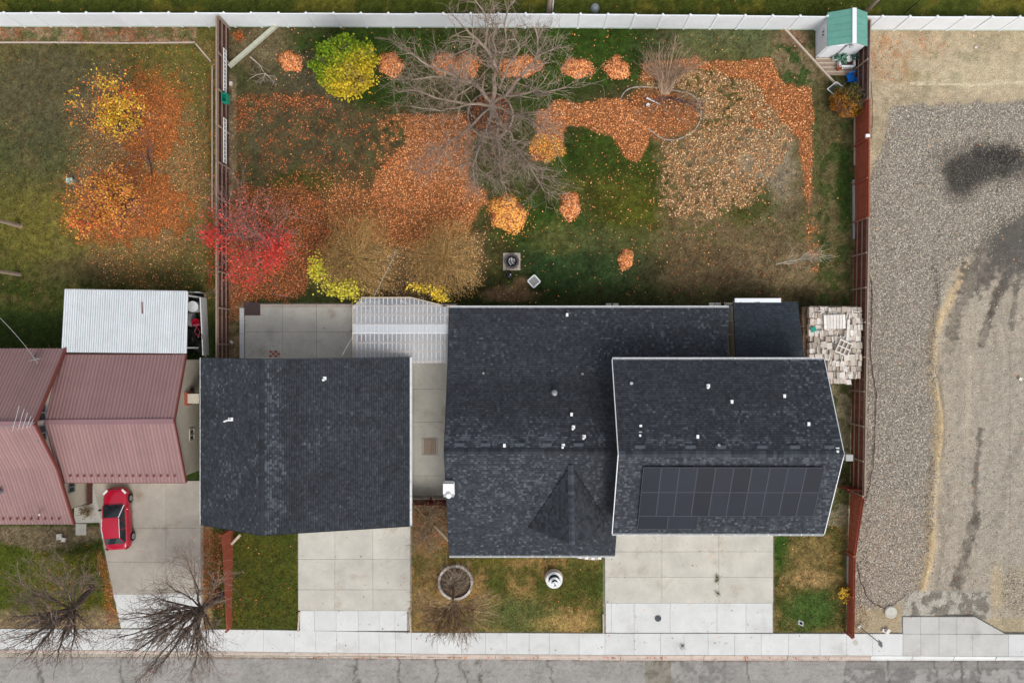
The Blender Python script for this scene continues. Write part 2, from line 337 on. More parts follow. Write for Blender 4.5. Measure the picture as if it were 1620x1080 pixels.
    f3 = sst(640, 648, P) * (1 - sst(957, 959, P)) * sst(780, 790, Q) * (1 - sst(1000, 1006, Q)); pt(f3, c(152, 124, 80)); pt(f3 * sst(.46, .56, n2), c(96, 94, 48), .8)
    pt(f3 * sst(.5, .62, n3), c(72, 78, 38), .55); pt(f3 * E(P, Q, 815, 975, 70, 30, .5, 3), c(92, 100, 58), .8); pt(f3 * E(P, Q, 905, 925, 60, 28, .5, 4), c(70, 80, 34), .8)
    pt(f3 * E(P, Q, 700, 940, 50, 55, .5, 6), c(164, 134, 90), .6); pt(f3 * E(P, Q, 760, 880, 60, 14, .5, 4), c(110, 104, 50), .7); pt(f3 * E(P, Q, 900, 985, 50, 12, .5, 4), c(170, 142, 92), .7)
    pt(f3 * E(P, Q, 790, 915, 16, 24, .5, 4), c(74, 84, 36), .7); pt(f3 * (1 - sst(845, 870, Q)), c(120, 96, 72), .8)
    pt(f3 * sst(943, 953, P), c(66, 92, 38), .6)
    f4 = fr * sst(1222, 1224, P); pt(f4, c(112, 100, 60)); pt(f4 * sst(.48, .58, n2), c(70, 76, 36), .8); pt(f4 * E(P, Q, 1285, 965, 42, 32, .4, 5), c(70, 92, 44), .95)
    pt(f4 * E(P, Q, 1235, 870, 12, 40, .5, 6), c(52, 82, 30), .9); pt(f4 * E(P, Q, 1285, 880, 35, 35, .6, 9), c(140, 118, 78), .6); pt(f4 * E(P, Q, 1285, 915, 40, 14, .5, 9), c(160, 132, 92), .7)
    pt(f4 * sst(1332, 1340, P), c(124, 110, 84), .6)
    # lot on the right
    lot = sst(1368, 1372, P) * sst(34, 38, Q) * (1 - sst(1040, 1046, Q)); lot = np.maximum(lot, sst(1342, 1344, P) * sst(800, 806, Q) * (1 - sst(1040, 1046, Q)))
    pt(lot, c(166, 150, 121)); pt(lot * sst(.5, .66, n2), c(146, 134, 106), .8); pt(lot * E(P, Q, 1490, 110, 60, 26, .6, 5) * sst(.45, .6, n2), c(112, 116, 74), .7)
    pt(lot * E(P, Q, 1420, 90, 40, 40, .6, 5) * sst(.45, .6, n2), c(178, 132, 90), .5); pt(lot * (1 - sst(38, 62, Q)) * sst(.4, .55, n2), c(160, 126, 96), .5)
    pt(lot * E(P, Q, 1560, 120, 90, 30, .6, 5), c(182, 168, 136), .5)
    g = PG(P, Q, GRAVEL, 5, 14) * lot; pt(g, c(134, 127, 114)); pt(g * sst(.5, .65, n3), c(108, 101, 90), .6); pt(g * E(P, Q, 1400, 880, 60, 90, .7, 3), c(160, 138, 118), .5)
    d = PG(P, Q, DIRT, 4, 10) * lot; pt(d, c(156, 146, 130)); pt(d * sst(.4, .7, fbm(P * 2.5, Q * .35, 18, 3)), c(138, 129, 114), .7); pt(d * E(P, Q, 1530, 470, 34, 60, .6, 3), c(168, 158, 140), .5)
    pt(d * sst(.52, .62, n3), c(142, 130, 112), .4)
    pt(d * E(P, Q, 1600, 760, 70, 190, .6, 2), c(152, 144, 130), .6)
    # sand ridge along the edge of the lot
    xr = 1480 + 6 * np.sin(Q / 33.) + np.where(Q > 780, -(Q - 780) * .16, 0) + np.where(Q < 520, (520 - Q) ** 1.3 * .12, 0)
    rg = np.exp(-((P - xr) / (9 + 8 * (n2 - .5))) ** 2) * sst(400, 430, Q) * (1 - sst(925, 950, Q)) * lot; pt(rg, c(182, 158, 118), .9)
    pt(np.exp(-((P - xr - 9) / 4) ** 2) * sst(540, 600, Q) * (1 - sst(700, 760, Q)) * lot, c(122, 110, 94), .7)
    # tyre tracks (soil darkened by damp)
    def track(pts, wd, col, a):
        dd = np.full(P.shape, 1e9)
        for (x0, y0), (x1, y1) in zip(pts[:-1], pts[1:]):
            ex, ey = x1 - x0, y1 - y0; t = np.clip(((P - x0) * ex + (Q - y0) * ey) / (ex * ex + ey * ey), 0, 1)
            dd = np.minimum(dd, np.hypot(P - x0 - t * ex, Q - y0 - t * ey))
        pt((1 - sst(wd * .5, wd, dd + (n3 - .5) * wd * 1.2)) * (.55 + .45 * sst(.35, .6, n2)), col, a)
    dk = c(88, 81, 72)
    track([(1640, 372), (1590, 392), (1565, 425), (1540, 450), (1515, 490), (1505, 530)], 12, dk, .9)
    track([(1640, 385), (1600, 420), (1578, 470), (1560, 520), (1552, 545)], 8, dk, .9)
    track([(1600, 430), (1575, 460), (1568, 500)], 7, dk, .8); track([(1618, 420), (1606, 460), (1600, 520)], 6, dk, .7)
    track([(1640, 345), (1600, 372), (1565, 405), (1540, 440)], 34, c(98, 92, 84), .9); track([(1640, 400), (1600, 420)], 40, c(100, 94, 87), .85); track([(1540, 440), (1512, 490), (1500, 560)], 12, c(130, 120, 104), .6)
    track([(1544, 820), (1530, 870), (1514, 930), (1505, 960)], 13, c(92, 84, 75), .9); track([(1552, 680), (1545, 760), (1544, 830)], 6, dk, .7)
    track([(1495, 820), (1490, 880), (1480, 930)], 5, c(130, 118, 102), .6); track([(1620, 690), (1590, 760), (1580, 830)], 9, c(128, 120, 108), .5)
    track([(1600, 540), (1598, 930)], 1.6, c(132, 124, 110), .8); track([(1536, 560), (1530, 720)], 6, c(176, 162, 140), .5)
    for i in range(9):
        track([(1506 + 1.1 * i, 534 - 9 * i), (1518 + 1.1 * i, 536 - 9 * i)], 2.2, c(96, 88, 78), .7)
    track([(1440, 132), (1540, 135), (1640, 128)], 2, c(214, 202, 170), .6); track([(1470, 98), (1640, 92)], 1.5, c(150, 138, 106), .5)
    # black cinders on the gravel
    bl = E(P, Q, 1565, 258, 66, 32, .6, 5, .7) * lot; pt(bl, c(58, 56, 55), .85); pt(E(P, Q, 1520, 285, 28, 28, .6, 6, .7) * lot, c(62, 60, 58), .8)
    pt(E(P, Q, 1590, 245, 40, 16, .5, 6, .7) * lot, c(52, 50, 50), .7); pt(E(P, Q, 1612, 385, 56, 44, .6, 4) * lot, c(90, 86, 80), .9)
    # broken paving at the lot entrance
    ap = PG(P, Q, [(1428, 936), (1565, 936), (1570, 980), (1425, 980)], 3, 6) * lot; pt(ap, c(156, 150, 138)); pt(ap * sst(.5, .56, n2), c(104, 98, 88), .8)
    pt(lot * E(P, Q, 1612, 935, 34, 38, .3, 7), c(150, 138, 114), .9); pt(lot * E(P, Q, 1578, 930, 10, 40, .5, 7), c(170, 150, 114), .6)
    pt(lot * (1 - sst(1424, 1430, P)) * sst(950, 965, Q), c(152, 136, 108), .9)
    C = C * (1 + (n2 - .5)[:, None] * yard[:, None] * .9)
    # fine speckle of thatch
    C = C * (1 + (n3 - .5)[:, None] * (.8 - .55 * lot[:, None])) * (1 + (rng.random(len(P)) - .5)[:, None] * (.42 - .3 * lot[:, None]))
    pt(sst(-1, 1, paved(P, Q)), c(166, 159, 146))
    C = C * 1.06 - C.mean(1)[:, None] * .06 * (1 - lot[:, None] * 3)
    C = C * (1 - .10 * (1 - sst(.06, .2, C.mean(1))))[:, None]
    return np.clip(C * 1.02, .004, .9)

# paved outlines, plan px
PAVED = [[(146, 760), (322, 760), (322, 992), (192, 992), (178, 940), (163, 860)], [(471, 798), (650, 798), (651, 998), (473, 998)],
         [(956, 815), (1224, 815), (1224, 1002), (955, 1002)], [(640, 570), (724, 570), (724, 790), (640, 790)], [(382, 481), (724, 481), (724, 580), (382, 580)],
         [(-2000, 993), (400, 996), (650, 1000), (950, 1001), (3000, 1001), (3000, 1040), (-2000, 1040)], [(1426, 974), (1542, 974), (1596, 1004), (1425, 1004)]]
def paved(P, Q):
    m = np.full(P.shape, -1e9)
    for p in PAVED: m = np.maximum(m, polydist(P, Q, p))
    return m
BUILT = [(0, 560, 320, 830), (100, 460, 296, 560), (318, 585, 643, 822), (720, 495, 965, 860), (975, 575, 1290, 830), (1165, 485, 1265, 570), (1290, 45, 1348, 90), (1285, 490, 1355, 590)]
# leaf cover, leaves per m2, plan px
def leafdens(P, Q):
    n = fbm(P, Q, 14, 4, 3); n5 = fbm(P, Q, 7, 15, 2)
    D = np.zeros(P.shape); K = np.zeros(P.shape)        # K: 0 orange, 1 red-brown, 2 yellow-tan, 3 golden
    def put(m, d, k):
        nonlocal D, K
        v = m * d; K = np.where(v > D, k, K); D = np.maximum(D, v)
    put(PG(P, Q, [(640, 183), (735, 180), (748, 205), (742, 240), (745, 290), (768, 300), (770, 322), (748, 345), (745, 368), (700, 362), (650, 330), (600, 325), (585, 300), (610, 255), (640, 225)], 6, 16, 16, 2), 150, 0)
    put(PG(P, Q, [(560, 290), (660, 320), (748, 345), (735, 375), (640, 400), (560, 380), (500, 340), (520, 300)], 12, 34, 14, 3), 100, 0)
    put(PG(P, Q, [(372, 300), (470, 290), (520, 320), (530, 380), (500, 430), (470, 475), (365, 478), (352, 440), (352, 330)], 10, 30, 16, 6), 125, 1)
    put(PG(P, Q, [(520, 370), (760, 372), (765, 440), (700, 470), (560, 470), (500, 440)], 16, 30), 60, 2)
    put(E(P, Q, 560, 330, 110, 60, .5, 3), 35, 0)
    put(PG(P, Q, [(373, 152), (520, 152), (560, 180), (640, 170), (640, 280), (560, 300), (372, 290)], 12, 30) * sst(.4, .62, n5), 42, 1)
    put(PG(P, Q, [(376, 152), (512, 152), (530, 175), (480, 182), (460, 170), (376, 180)], 6, 14) * sst(.38, .55, n), 80, 1)
    put(PG(P, Q, [(374, 160), (392, 160), (392, 210), (374, 210)], 5, 10), 90, 1)
    put(PG(P, Q, [(600, 180), (640, 178), (640, 260), (600, 260), (580, 230)], 8, 20) * sst(.42, .55, n5), 70, 0)
    # stream to the right of the big tree
    put(PG(P, Q, [(838, 245), (850, 212), (848, 180), (880, 160), (920, 165), (960, 156), (1000, 160), (1015, 185), (1026, 205), (1022, 235), (1008, 256), (990, 248), (972, 218), (930, 203), (893, 198), (892, 232), (865, 254), (840, 255)], 3, 10, 12, 4), 160, 0)
    put(E(P, Q, 866, 232, 26, 22, .2, 3), 170, 3)
    put(PG(P, Q, [(1014, 100), (1100, 94), (1160, 100), (1214, 90), (1240, 135), (1282, 140), (1288, 192), (1276, 225), (1240, 200), (1215, 170), (1190, 130), (1130, 112), (1060, 112), (1030, 130), (1016, 125)], 4, 12), 140, 0)
    put(PG(P, Q, [(1020, 105), (1210, 105), (1262, 180), (1240, 250), (1180, 330), (1100, 345), (1050, 300), (1050, 230), (1100, 200), (1110, 150), (1020, 140)], 8, 24) * sst(.24, .5, n5), 125, 2)
    put(PG(P, Q, [(1175, 165), (1215, 165), (1225, 215), (1190, 200)], 6, 14), 120, 0)
    put(PG(P, Q, [(1262, 190), (1284, 190), (1284, 300), (1280, 345), (1272, 300), (1266, 240)], 3, 8), 110, 0)
    put(PG(P, Q, [(1276, 345), (1293, 345), (1298, 430), (1284, 432)], 4, 8) * sst(.42, .55, n5), 80, 0)
    put(PG(P, Q, [(1045, 255), (1110, 250), (1170, 260), (1180, 300), (1120, 340), (1060, 345), (1042, 300)], 8, 20) * sst(.3, .52, n5), 115, 2)
    put(E(P, Q, 1045, 180, 62, 38, .25, 7, .2), 95, 0)
    put(E(P, Q, 1080, 290, 170, 130, .5, 7), 8, 0); put(E(P, Q, 1150, 420, 150, 60, .5, 7), 4, 1)
    # left neighbour
    put(E(P, Q, 225, 275, 95, 150, .5, 8, .5, 30), 115, 2); put(E(P, Q, 235, 200, 60, 75, .6, 9), 165, 0); put(E(P, Q, 215, 320, 90, 70, .6, 9), 160, 0)
    put(E(P, Q, 270, 280, 85, 190, .7, 8), 40, 2); put((1 - sst(336, 342, P)) * sst(322, 330, P) * sst(100, 120, Q) * (1 - sst(455, 465, Q)), 45, 1)
    put(PG(P, Q, [(0, 44), (312, 44), (312, 66), (0, 66)], 3, 4) * sst(.5, .6, n), 45, 1)
    put(PG(P, Q, [(345, 485), (382, 485), (382, 505), (345, 512)], 3, 4), 70, 1)
    # front
    put(PG(P, Q, [(319, 832), (350, 845), (352, 900), (350, 965), (316, 960), (318, 900)], 4, 10), 75, 1)
    put(PG(P, Q, [(150, 868), (168, 880), (178, 935), (190, 985), (172, 985), (160, 920)], 5, 14), 70, 0)
    put(E(P, Q, 120, 930, 90, 60, .5, 9), 7, 0); put(E(P, Q, 300, 960, 90, 60, .6, 5), 8, 1)
    put(PG(P, Q, [(650, 800), (715, 800), (715, 870), (655, 880)], 5, 10), 22, 1); put(E(P, Q, 700, 950, 60, 60, .6, 5), 8, 1)
    put(E(P, Q, 1340, 900, 30, 100, .5, 5), 8, 1); put(E(P, Q, 1430, 860, 60, 100, .6, 8), 2.5, 1)
    put(E(P, Q, 1400, 85, 30, 40, .5, 5), 14, 0); put(E(P, Q, 1470, 70, 30, 20, .5, 5), 12, 0)
    put(np.exp(-((Q - 1043 + (1600 - P) * .004) / 2.5) ** 2) * sst(.42, .6, n) * (P < 1345), 110, 1)
    D = np.maximum(D, .55 * (Q < 1045)); D = np.maximum(D, 1.6 * (P > 345) * (P < 1300) * (Q < 480) * (Q > 42))
    D = np.where((Q < 22) | (P > 1500), np.minimum(D, .35), D)
    pv = paved(P, Q); D = np.where(pv > 2, np.maximum(np.minimum(D * .06, 2.5), .4 * (P < 1300)), D)
    for (a, b, c_, d_) in BUILT: D = np.where((P > a) & (P < c_) & (Q > b) & (Q < d_), 0, D)
    return D, K

def gz0(P, Q):
    """ground height (m) by plan px"""
    z = (fbm(P, Q, 90, 11, 2) - .5) * .05 + (fbm(P, Q, 9, 12, 2) - .5) * .05
    pv = paved(P, Q); z = z - .06 * sst(-3, 0, pv)
    D, K = LDg(P, Q); z = z + np.clip(D / 150, 0, 1) ** 2 * .07
    xr = 1480 + 6 * np.sin(Q / 33.) + np.where(Q > 780, -(Q - 780) * .16, 0)
    z = z + .22 * np.exp(-((P - xr) / 6) ** 2) * sst(400, 430, Q) * (1 - sst(925, 950, Q)) - .08 * sst(1488, 1500, P) * sst(500, 560, Q)
    rd = sst(1039, 1042, Q) * (1 - sst(1262, 1265, Q)); return z * (1 - rd) - .25 * rd
_o = np.concatenate([np.arange(1, 34, 1.5), np.arange(36, 120, 5), np.arange(130, 380, 14)])
xs = np.concatenate([-36.4 - _o[::-1], np.arange(-36.4, 36.6, .1), 36.5 + _o])
_p = np.array([-31.0, -30.9, -27.0, -25.0]); ys = np.concatenate([-31.0 - _o[::-1], _p, np.arange(-23.6, 24.6, .1), 24.5 + _o])
X, Y = np.meshgrid(xs, ys); Xf, Yf = X.ravel(), Y.ravel(); Pg = CX0 + Xf * 23; Qg = CY0 - Yf * 23
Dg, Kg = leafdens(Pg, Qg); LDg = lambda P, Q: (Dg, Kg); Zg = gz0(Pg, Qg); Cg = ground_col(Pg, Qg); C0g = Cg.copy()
def gi(P, Q, jit=.5):
    x = (P - CX0) / 23; y = -(Q - CY0) / 23
    ix = np.clip(np.round((x + 36.4) / .1).astype(int) + len(_o), 0, len(xs) - 1); iy = np.clip(np.round((y + 23.6) / .1).astype(int) + len(_o) + 4, 0, len(ys) - 1)
    return iy * len(xs) + ix
def gz(P, Q): return Zg[gi(P, Q)]

LC = [lin((200, 126, 78)) * GAIN, lin((140, 90, 58)) * GAIN, lin((176, 142, 104)) * GAIN, lin((212, 152, 78)) * GAIN]
lcol = np.choose(Kg.astype(int)[:, None] * np.ones((1, 3), int), [np.broadcast_to(a, (len(Kg), 3)) for a in LC])
tt = np.clip(Dg / 170, 0, .75)[:, None]; Cg = Cg * (1 - tt) + lcol * .75 * tt
nx, ny = len(xs), len(ys); idx = np.arange(nx * ny).reshape(ny, nx)
Fg = np.stack([idx[:-1, :-1], idx[:-1, 1:], idx[1:, 1:], idx[1:, :-1]], -1).reshape(-1, 4)
gr = npmesh('ground', np.stack([Xf, Yf, Zg], 1), Fg, M['ground']); tag(gr, kind='structure')
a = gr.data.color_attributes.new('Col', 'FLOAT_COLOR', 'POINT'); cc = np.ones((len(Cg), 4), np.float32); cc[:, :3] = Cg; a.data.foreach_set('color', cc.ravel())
gr.data.polygons.foreach_set('use_smooth', np.ones(len(gr.data.polygons), bool))

# road sheet with kerb step
def yk(px): return 1037 + 8 * min(max(px, 0), 1000) / 1000.0
rx = np.concatenate([[-400, -200, -80, -50], np.arange(-37, 37.1, .1), [50, 80, 200, 400]])
ry = np.concatenate([np.linspace(0, 4, 41), [6, 9.0]])
RX, RY = np.meshgrid(rx, ry); edge = np.array([(yk(CX0 + x * 23) - CY0) / 23 for x in rx]); RYw = -(edge[None, :] + RY)
P_, Q_ = CX0 + RX.ravel() * 23, CY0 - RYw.ravel() * 23
n1 = fbm(P_, Q_, 30, 2); n2 = fbm(P_, Q_, 8, 6); cR = np.ones((len(P_), 1)) * lin((156, 152, 147)) * GAIN
def rmix(m, c, a=1):
    global cR
    m = np.clip(m * a, 0, 1)[:, None]; cR = cR * (1 - m) + lin(c) * GAIN * m
rmix(sst(.45, .62, n1), (142, 139, 134), .7); rmix(sst(1051, 1056, Q_) * (P_ > 1336) * sst(.47, .53, n2 * .6 + n1 * .4), (112, 110, 106), .7)
rmix((P_ > 1339) * (Q_ < 1058) * 1.0, (134, 130, 124), .8); rmix((P_ > 1060) * (P_ < 1150) * sst(.52, .58, n1 * .5 + n2 * .5), (118, 116, 112), .7)
rmix((P_ > 1020) * (P_ < 1062) * 1.0, (134, 126, 112), .7); rmix((P_ > 1020) * (P_ < 1062) * sst(.5, .56, n2), (108, 104, 88), .6)
rmix(np.exp(-(RY.ravel() / .1) ** 2) * sst(.35, .6, n2), (90, 66, 52), .9); rmix(np.exp(-((Q_ - 1058) / .9) ** 2) * (P_ > 1339), (92, 90, 86), .7)
for (cx, amp) in ((630, 3), (690, 5), (733, 6), (869, 5), (1182, 3), (560, 6), (60, 4), (190, 5), (300, 4), (1480, 4), (1405, 3), (1520, 3), (1550, 5), (760, 9)):
    rmix(np.exp(-((P_ - cx - amp * (fbm(P_, Q_, 14, 3) - .5) * 4 - (Q_ - 1045) * .1) / 1.5) ** 2), (82, 78, 72), .8)
for qy in (1052, 1062, 1070): rmix(np.exp(-((Q_ - qy - 4 * (n1 - .5) * 4) / 1.2) ** 2) * sst(.5, .6, n2), (92, 88, 84), .35)
cR = cR * (1 + (rng.random(len(cR)) - .5)[:, None] * .16)
nx, ny = len(rx), len(ry); idx = np.arange(nx * ny).reshape(ny, nx)
rd = npmesh('road', np.stack([RX.ravel(), RYw.ravel(), np.full(RX.size, -.12)], 1), np.stack([idx[1:, :-1], idx[1:, 1:], idx[:-1, 1:], idx[:-1, :-1]], -1).reshape(-1, 4), M['road'])
tag(rd, kind='structure'); a = rd.data.color_attributes.new('Col', 'FLOAT_COLOR', 'POINT'); cc = np.ones((len(cR), 4), np.float32); cc[:, :3] = cR; a.data.foreach_set('color', cc.ravel())

# ---- scattered cover
def scatter(n, x0, y0, x1, y1):
    return x0 + rng.random(n) * (x1 - x0), y0 + rng.random(n) * (y1 - y0)
def leafcols(K, n):
    pal = [[(224, 144, 88), (210, 124, 72), (230, 158, 100), (194, 110, 64), (234, 174, 120)], [(188, 114, 64), (160, 92, 52), (202, 130, 78), (178, 104, 58), (192, 94, 60)],
           [(206, 158, 108), (222, 184, 136), (186, 136, 90), (204, 140, 86), (232, 200, 154)], [(240, 172, 76), (232, 150, 64), (244, 190, 100), (214, 130, 60), (236, 160, 90)]]
    for p_ in pal: p_ += [(150, 100, 66), (128, 84, 58)]
    pal = np.array([[lin(c) * GAIN * 1.13 for c in p] for p in pal]); r = rng.integers(0, 7, n)
    return pal[K.astype(int), r] * (.72 + .7 * rng.random(n))[:, None]
N = 1000000
p, q = scatter(N, -10, 0, 1640, 1060); ii = gi(p, q); D, K = Dg[ii], Kg[ii]; cell = 1650 * 1060 / 529. / N
keep = rng.random(N) < D * cell * 1.25; p, q, D, K = p[keep], q[keep], D[keep], K[keep]
z = gz(p, q) + .02 + rng.random(len(p)) * .05 * np.clip(D / 80, .1, 1); z = np.where(q > 1040, -.1, z); z = np.where(paved(p, q) > 0, .06, z)
lc = leafcols(K, len(p)); LP = np.stack([(p - CX0) / 23, -(q - CY0) / 23, z], 1); wl_ = p < 345
lc[wl_] *= np.array([.98, .72, .45]) * (.55 + .8 * rng.random(wl_.sum()))[:, None]
stuff_quads('fallen_leaves', LP[~wl_], (.055, .125), M['leaf'], lc[~wl_], .8, label='orange and brown leaves scattered over the middle yard and lawns', cat='fallen leaves')
stuff_quads('fallen_leaves', LP[wl_], (.045, .10), M['leaf'], lc[wl_], .9, label='small golden and rust leaves under the two trees of the left yard', cat='fallen leaves', seed=2)
# grass blades
N = 330000
p, q = scatter(N, -10, 0, 1375, 1003); keep = paved(p, q) < -1
for (a_, b_, c_, d_) in BUILT: keep &= ~((p > a_) & (p < c_) & (q > b_) & (q < d_))
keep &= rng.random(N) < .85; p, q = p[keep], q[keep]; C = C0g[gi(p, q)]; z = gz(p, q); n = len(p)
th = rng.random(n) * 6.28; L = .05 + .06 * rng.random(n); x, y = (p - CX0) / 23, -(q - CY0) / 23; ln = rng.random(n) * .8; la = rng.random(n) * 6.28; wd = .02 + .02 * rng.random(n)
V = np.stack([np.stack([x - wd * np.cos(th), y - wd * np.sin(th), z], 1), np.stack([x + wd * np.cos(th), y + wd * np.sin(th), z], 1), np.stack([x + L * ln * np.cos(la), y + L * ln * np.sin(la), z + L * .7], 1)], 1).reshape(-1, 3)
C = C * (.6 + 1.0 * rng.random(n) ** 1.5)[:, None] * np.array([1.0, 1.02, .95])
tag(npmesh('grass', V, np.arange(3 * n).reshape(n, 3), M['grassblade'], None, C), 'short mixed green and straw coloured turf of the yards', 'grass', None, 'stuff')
# gravel stones
ico_v = np.array([(0, 0, 1), (.9, 0, .2), (.28, .85, .25), (-.73, .53, .2), (-.73, -.53, .22), (.28, -.85, .2), (0, 0, -.5)])
ico_f = np.array([(0, 1, 2), (0, 2, 3), (0, 3, 4), (0, 4, 5), (0, 5, 1)])
N = 110000
p, q = scatter(N, 1340, 155, 1640, 985); m = PG(p, q, GRAVEL, 4, 14); m2 = E(p, q, 1614, 935, 30, 34, .3, 7) * .6 + E(p, q, 1560, 255, 60, 28, .5, 5) * 0
ds = PG(p, q, DIRT, 4, 10) * .03; keep = rng.random(N) < np.maximum(np.maximum(m, m2), ds) * (1 - .45 * np.clip(E(p, q, 1565, 260, 60, 26, .5, 5, .7) + E(p, q, 1520, 285, 24, 24, .5, 6, .7), 0, 1))
fx = 1376 - (q - 100) * .012; keep &= (p > fx - 8) | (q > 830)
p, q = p[keep], q[keep]; n = len(p); sz = .028 + .036 * rng.random(n) ** 1.5; th = rng.random(n) * 6.28
Vs = ico_v[None] * np.stack([sz * (.8 + .5 * rng.random(n)), sz * (.7 + .4 * rng.random(n)), sz * .7], 1)[:, None, :]
ca, sa = np.cos(th)[:, None], np.sin(th)[:, None]
Vx = Vs[..., 0] * ca - Vs[..., 1] * sa + ((p - CX0) / 23)[:, None]; Vy = Vs[..., 0] * sa + Vs[..., 1] * ca - ((q - CY0) / 23)[:, None]; Vz = Vs[..., 2] + (gz(p, q) + .01)[:, None]
F_ = (ico_f[None] + (np.arange(n) * 7)[:, None, None]).reshape(-1, 3)
pal = np.array([lin(c) * GAIN for c in ((184, 176, 160), (166, 158, 146), (204, 196, 180), (144, 136, 125), (174, 156, 140), (120, 113, 105), (190, 178, 156))])
cin = np.clip(E(p, q, 1565, 258, 66, 30, .6, 5, .7) + E(p, q, 1520, 285, 28, 28, .6, 6, .7) + E(p, q, 1612, 380, 44, 34, .7, 4) * .5, 0, 1)
C = pal[rng.integers(0, 7, n)] * (.72 + .45 * rng.random(n))[:, None] * (1 - .82 * cin * (.75 + .35 * rng.random(n)))[:, None]
tag(npmesh('gravel', np.stack([Vx, Vy, Vz], -1).reshape(-1, 3), F_, M['stone'], None, np.repeat(C, 5, axis=0)), 'loose grey and tan river gravel along the red fence', 'gravel', None, 'stuff')
# ---------------------------------------------------------------- paving: every slab a piece
def slab(name, poly, parent, mat_, top=.045, joint=.11):
    cx = sum(p[0] for p in poly) / len(poly); cy = sum(p[1] for p in poly) / len(poly)
    pp = []
    for (x, y) in poly:
        dx, dy = cx - x, cy - y
        pp.append((x + math.copysign(min(joint, abs(dx)), dx), y + math.copysign(min(joint, abs(dy)), dy)))
    top += random.uniform(-.006, .006)
    w_ = [W(x, y, 0)[:2] for x, y in pp]; c = W(cx, cy, 0)
    mb = MB(); n = len(w_); ins = [(c[0] + (a[0] - c[0]) * .994, c[1] + (a[1] - c[1]) * .994) for a in w_]
    if sum(w_[i][0] * w_[(i + 1) % n][1] - w_[(i + 1) % n][0] * w_[i][1] for i in range(n)) < 0: w_, ins = w_[::-1], ins[::-1]
    vs = [(a[0], a[1], -.1) for a in w_] + [(a[0], a[1], top - .012) for a in w_] + [(a[0], a[1], top) for a in ins]
    mb.add(vs, [(i, (i + 1) % n, n + (i + 1) % n, n + i) for i in range(n)] + [(n + i, n + (i + 1) % n, 2 * n + (i + 1) % n, 2 * n + i) for i in range(n)] + [tuple(range(2 * n, 3 * n))])
    o = mb.build(name, mat_, None, at=(c[0], c[1], 0)); o.parent = parent; o.location = np.array((c[0], c[1], 0)) - org(parent); return o
def grid(par, xs_, ys_, mat_, name='slab', xf=None):
    for i in range(len(xs_) - 1):
        for j in range(len(ys_) - 1):
            f = xf or (lambda x, y: x)
            slab(name, [(f(xs_[i], ys_[j]), ys_[j]), (f(xs_[i + 1], ys_[j]), ys_[j]), (f(xs_[i + 1], ys_[j + 1]), ys_[j + 1]), (f(xs_[i], ys_[j + 1]), ys_[j + 1])], par, mat_)
def yard_root(name, px, py): return tag(root(name, W(px, py, 0)), kind='structure')
d = yard_root('driveway', 240, 860)
lx = lambda y: np.interp(y, [760, 862, 940, 992], [146, 164, 180, 192])
for (a, b, c_, e) in ((760, 835, 0, 1), (835, 888, 0, 1), (888, 939, 0, 1)):
    slab('slab', [(lx(a), a), (263, a), (263, b), (lx(b), b)], d, M['conc_dark']); slab('slab', [(263, a), (318, a), (318, b), (263, b)], d, M['conc_dark'])
for x0, x1 in ((None, 217), (217, 262), (262, 318)):
    slab('slab', [(x0 or lx(939), 939), (x1, 939), (x1, 993), (x0 or lx(993), 993)], d, M['conc_new'])
slab('slab', [(139, 762), (146, 762), (163, 826), (118, 827), (118, 803), (139, 797)], d, M['conc']); slab('slab', [(120, 828), (137, 828), (137, 846), (120, 846)], d, M['conc'])
d = yard_root('driveway', 560, 900)
grid(d, [472, 530, 590, 649], [800, 884, 932, 965], M['conc']); grid(d, [475, 498, 532, 567, 600, 625, 644], [965, 997], M['conc_new'])
d = yard_root('driveway', 1090, 900)
grid(d, [957, 1047, 1137, 1223], [816, 872, 912, 953], M['conc']); grid(d, [958, 967, 1003, 1060, 1134, 1180, 1222], [953, 1000], M['conc_new'])
d = yard_root('path', 680, 680)
grid(d, [641, 655, 722], [575, 615, 667, 752, 784], M['conc']); 
d = yard_root('patio', 500, 520)
grid(d, [388, 447, 501, 556, 608, 660, 722], [485, 525, 568, 585], M['conc']); grid(d, [402, 447, 501, 556, 640, 722], [481, 485], M['kerb'], 'edging')
for y in range(487, 567, 20): slab('edging', [(380, y), (387, y), (387, y + 20), (380, y + 20)], d, M['conc_new'], .12)
# garden hatch cover in the path
h = root('wooden_hatch', W(680, 706, .05), 'square wooden hatch cover set in the concrete path between the houses', 'hatch')
mb = MB()
for i in range(7): mb = MB(); q0 = W(671.5 + i * 2.9, 706, .07); mb.box(q0, (.11, .98, .03)); mb.build('plank', M['wood_grey'], h)
mb = MB()
for a, b in (((668, 693), (692, 693)), ((692, 693), (692, 719)), ((692, 719), (668, 719)), ((668, 719), (668, 693))): mb.bar(W(*a, .06), W(*b, .06), .07, .05)
mb.build('frame', M['conc_dark'], h)
